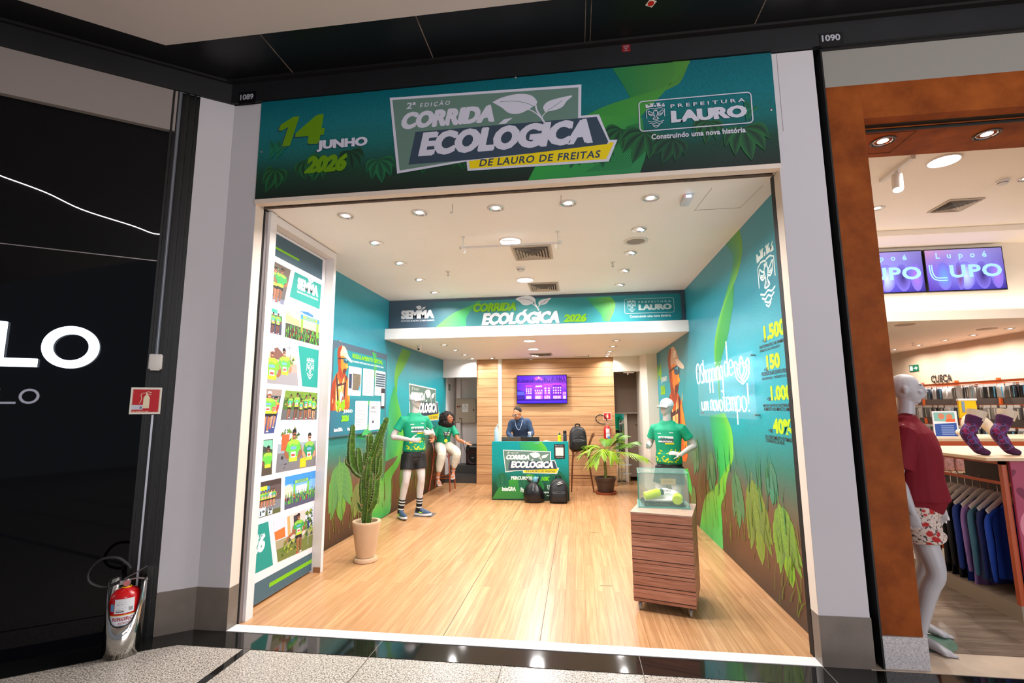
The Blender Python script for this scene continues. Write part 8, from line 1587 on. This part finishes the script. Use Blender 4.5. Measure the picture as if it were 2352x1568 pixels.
for hx, hz, s, c in ((3.372, .95, .058, (120, 20, 60)), (3.45, 1.075, .06, (120, 20, 60)), (3.30, 1.10, .035, (120, 20, 60)), (3.44, .50, .045, (84, 16, 44)), (3.40, .33, .06, (110, 20, 56)), (3.44, .20, .05, (110, 20, 56))): P.fpoly([(max(3.302, hx+s*a), hz+s*b) for a, b in ((0, -1), (.6, -.45), (.95, .1), (.9, .5), (.5, .7), (.1, .5), (0, .3), (-.1, .5), (-.5, .7), (-.9, .5), (-.95, .1), (-.6, -.45))], c)
P.stroke([(3.475+.15*math.cos(a), .70+.15*math.sin(a)) for a in [2*PI*i/40 for i in range(40)]], .03, (216, 130, 150), closed=True); P.part('heart_print')
GC = [('black', (22, 22, 26), 10), ('black', (26, 24, 26), 9), ('black', (18, 18, 22), 8), ('deep blue', (16, 50, 130), 6), ('lilac', (140, 110, 176), 5), ('teal', (60, 110, 136), 4), ('navy', (14, 36, 100), 3), ('bright blue', (14, 66, 176), 0)]
M_hg = mat('hanger_cream', (238, 230, 222), .4)
def garment(c, y, L, lab, nm_, grp=None):
    t = thing('hanging_shirt', lab, 'shirt', (3.45, y, .36), .18, grp); m_ = mat('jersey_'+nm_.replace(' ', '_'), c, .75, bump=.15, bscale=14); mb = MB(); zt = .45
    limb(mb, [(0, 0, zt-L), (0, 0, zt-L*.5), (0, 0, zt-.12), (0, 0, zt-.01)], [(.165, .016), (.15, .016), (.165, .018), (.06, .016)], 18, side=(1, 0, 0))
    for s in (-1, 1): limb(mb, [(s*.09, 0, zt-.03), (s*.185, 0, zt-.10), (s*.20, -.01, zt-.32), (s*.19, .0, zt-.58)], [.018, .024, .024, .017], 10)
    fuse(mb, .008, 'shirt_body', m_, t, 2, lambda c_: .004*math.sin(c_.x*70+y*30)); 
    MB().tube(catmull([(-.19, 0, zt-.05), (-.09, 0, zt+.02), (0, 0, zt+.075), (.09, 0, zt+.02), (.19, 0, zt-.05)], 4), [(.022, .007)]*17, 8, side=(0, 0, 1)).build('hanger', M_hg, t, world=False); MB().tube(catmull([(0, 0, zt+.07), (.0, 0, .60), (.012, 0, .625), (.004, 0, .65), (-.012, 0, .64)], 4), .0035, 6).build('hook', M_chr, t, world=False)
TS = bpy.data.scenes.new('workbench')
for i, (nm_, c, k) in enumerate(reversed(GC)): garment(c, 4.56+i*.085, (.56, .62, .62, .80, .80, .78, .78, .78)[i], ['bright blue long sleeved shirt nearest on the hanging rail', 'navy shirt second on the hanging rail behind the bright blue one', 'teal shirt on the hanging rail next to the lilac one', 'lilac long sleeved shirt on the hanging rail', 'deep blue shirt on the hanging rail between lilac and black ones', 'black shirt hanging nearest to the coloured ones', 'black shirt in the middle of the three black ones', 'black shirt farthest along the hanging rail'][i], nm_, 'long sleeved shirts on the hanging rail')
def sockform(lab, x, y):
    t = thing('sock_form', lab, 'foot form', (x, y, 1.215), 0, 'sock forms on the rack top'); mb = MB(); P_ = catmull([(.085, 0, .022), (.03, 0, .045), (-.01, 0, .11), (-.035, 0, .175), (.0, 0, .235), (.03, 0, .30), (.05, 0, .345)], 6); k = len(P_)-1
    rr = [.022, .036, .044, .050, .047, .056, .062]; R_ = [rr[min(int(i/k*6), 5)]+(rr[min(int(i/k*6), 5)+1]-rr[min(int(i/k*6), 5)])*(i/k*6-min(int(i/k*6), 5)) for i in range(k+1)]
    cut = int(k*.86); mb.tube(P_[:cut+1], R_[:cut+1], 20, side=(0, 1, 0), round_=True); m_, nt, b = nodes('sock_pattern') if 'sock_pattern' not in _M else (_M['sock_pattern'], None, None)
    if nt: _M['sock_pattern'] = m_; v = mapped(nt, (1, 1, 1)); vo = nt.nodes.new('ShaderNodeTexVoronoi'); vo.feature = 'DISTANCE_TO_EDGE'; vo.inputs['Scale'].default_value = 22; nt.links.new(v, vo.inputs['Vector']); c1 = ramp(nt, noise_fac(nt, v, 16, 3), [(.40, (44, 16, 50)), (.47, (120, 20, 80)), (.55, (24, 14, 30)), (.62, (150, 24, 90))]); e_ = ramp(nt, vo.outputs['Distance'], [(.03, (255, 255, 255)), (.06, (0, 0, 0))]); nt.links.new(mix(nt, c1, (90, 80, 150), e_), b.inputs['Base Color']); b.inputs['Roughness'].default_value = .8
    mb.build('patterned_sock', m_, t, world=False); MB().tube(P_[cut-5:cut+1], [q+.0015 for q in R_[cut-5:cut+1]], 20, side=(0, 1, 0)).build('purple_cuff', mat('purple_knit', (64, 16, 62), .8), t, world=False); MB().tube(P_[:8], [q+.0012 for q in R_[:8]], 20, side=(0, 1, 0), round_=True).build('purple_toe', _M['purple_knit'], t, world=False); MB().tube([P_[cut]-V((0, 0, .02)), P_[-1]+V((.004, 0, .01))], [R_[cut]-.003, .064], 24, side=(0, 1, 0)).build('leg_form', mat('form_cream', (206, 190, 168), .5), t, world=False)
sockform('foot form in a purple patterned sock, nearer the red shirted mannequin', 3.175, 4.44); sockform('foot form in a purple patterned sock, nearer the right picture edge', 3.41, 4.46)
# mannequin in the dark red shirt
t = thing('clothed_mannequin', 'pale mannequin in dark red shirt and printed shorts beside the brown jamb', 'mannequin', (2.38, 3.90, 0), .95)
J3 = dict(spine=[(0, .02, .86), (0, .02, .94), (0, .01, 1.05), (0, .0, 1.15), (0, -.01, 1.27), (0, .01, 1.38), (0, .02, 1.46), (0, .02, 1.52)], sh=[(-.19, .02, 1.43), (.19, .0, 1.43)], el=[(-.24, .08, 1.13), (.24, -.01, 1.13)], wr=[(-.22, .02, .90), (.24, -.10, .90)], hip=[(-.09, .02, .89), (.09, .02, .89)], kn=[(-.10, -.06, .50), (.12, .0, .50)], an=[(-.10, .06, .09), (.19, .10, .09)], fd=[(-.55, -1), (-.25, -1)], head=(0, -.01, 1.735), headR=rot(.12), hd=[((.05, -.1, -1), (1, 0, 0), -1, .45), ((-.05, -.15, -1), (-1, 0, 0), 1, .5)])
fuse(body(J3, face=1), .0065, 'body', mat('mannequin_grey_white', (178, 176, 180), .42), t, 3)
mb = MB(); limb(mb, [(0, .0, .985), (0, -.01, 1.15), (0, -.015, 1.30), (0, .0, 1.41), (0, .01, 1.49)], [(.215, .175), (.195, .155), (.20, .15), (.20, .132), (.13, .085)], 26, side=(1, 0, 0)); mb.tube([(0, 0, .965), (0, 0, 1.10)], [(.222, .185), (.20, .165)], 26, side=(1, 0, 0)); mb.tube([(0, .01, 1.46), (0, .015, 1.54)], [(.10, .085), (.062, .060)], 18, side=(1, 0, 0))
for i in (0, 1): a, b = V(J3['sh'][i]), V(J3['el'][i]); mb.tube([a.lerp(V((0, 0, 1.42)), .35), a, a.lerp(b, .4), a.lerp(b, .80)], [.078, .084, .080, .080], 16)
fuse(mb, .0065, 'dark_red_shirt', mat('dark_red_jersey', (116, 24, 36), .75, spec=.2), t, 4, lambda c: .010*math.sin(math.atan2(c.x, -c.y)*9+c.z*4)*max(0, 1.35-c.z)+.004*noise.noise(c*8)); MB().obox((.03, -.072, 1.50), (.03, .004, .01), rz=.1).build('neck_label', mat('label_dark', (50, 48, 50), .5), t, world=False)
mb = MB(); mb.ell((0, .02, .88), (.16, .135, .11), 18, 10); mb.tube([(0, .02, .98), (0, .02, .86)], [(.165, .13), (.185, .145)], 22, side=(1, 0, 0))
for i in (0, 1): h, kk = V(J3['hip'][i]), V(J3['kn'][i]); mb.tube([h+V((0, 0, .03)), h.lerp(kk, .25), h.lerp(kk, .52)], [(.11, .12), (.118, .118), (.128, .125)], 20)
m_, nt, b = nodes('printed_floral_cotton_'); m_.name = 'floral_cotton'; v = mapped(nt, (1, 1, 1)); vo = nt.nodes.new('ShaderNodeTexVoronoi'); vo.inputs['Scale'].default_value = 16; nt.links.new(v, vo.inputs['Vector']); c1 = ramp(nt, noise_fac(nt, v, 60, 3), [(.40, (60, 50, 50)), (.44, (206, 188, 176))]); f_ = ramp(nt, vo.outputs['Distance'], [(.28, (255, 255, 255)), (.36, (0, 0, 0))]); nt.links.new(mix(nt, c1, (170, 30, 30), f_), b.inputs['Base Color']); b.inputs['Roughness'].default_value = .8
fuse(mb, .007, 'floral_shorts', m_, t, 3, lambda c: .006*math.sin(c.z*90+c.x*30))
MB().tube(catmull([(.02, .17, .0), (.02, .17, .16), (.0, .12, .24), (.0, .09, .30)], 4), .010, 8).build('support_rod', M_alu, t, world=False); MB().lathe([(.20, 0.001), (.20, .006)], (.03, .08, 0), 36).build('glass_base', mat('mannequin_glass', (120, 170, 150), .05, alpha=.35), t, world=False)
bpy.data.scenes.remove(TS)
t = thing('hang_tag_stand', 'small black price tag stand behind the mannequin knees', 'price sign', (2.9, 5.6, 0)); MB().box(-.16, .16, -.01, .01, .62, .80).build('black_card', mat('card_black', (26, 26, 30), .5), t, world=False, smooth=False); MB().tube([(0, .02, 0), (0, .02, .62)], .008, 6).build('post', M_org, t, world=False); MB().box(-.15, .15, -.1, .1, 0, .015).build('foot', M_org, t, world=False, smooth=False)
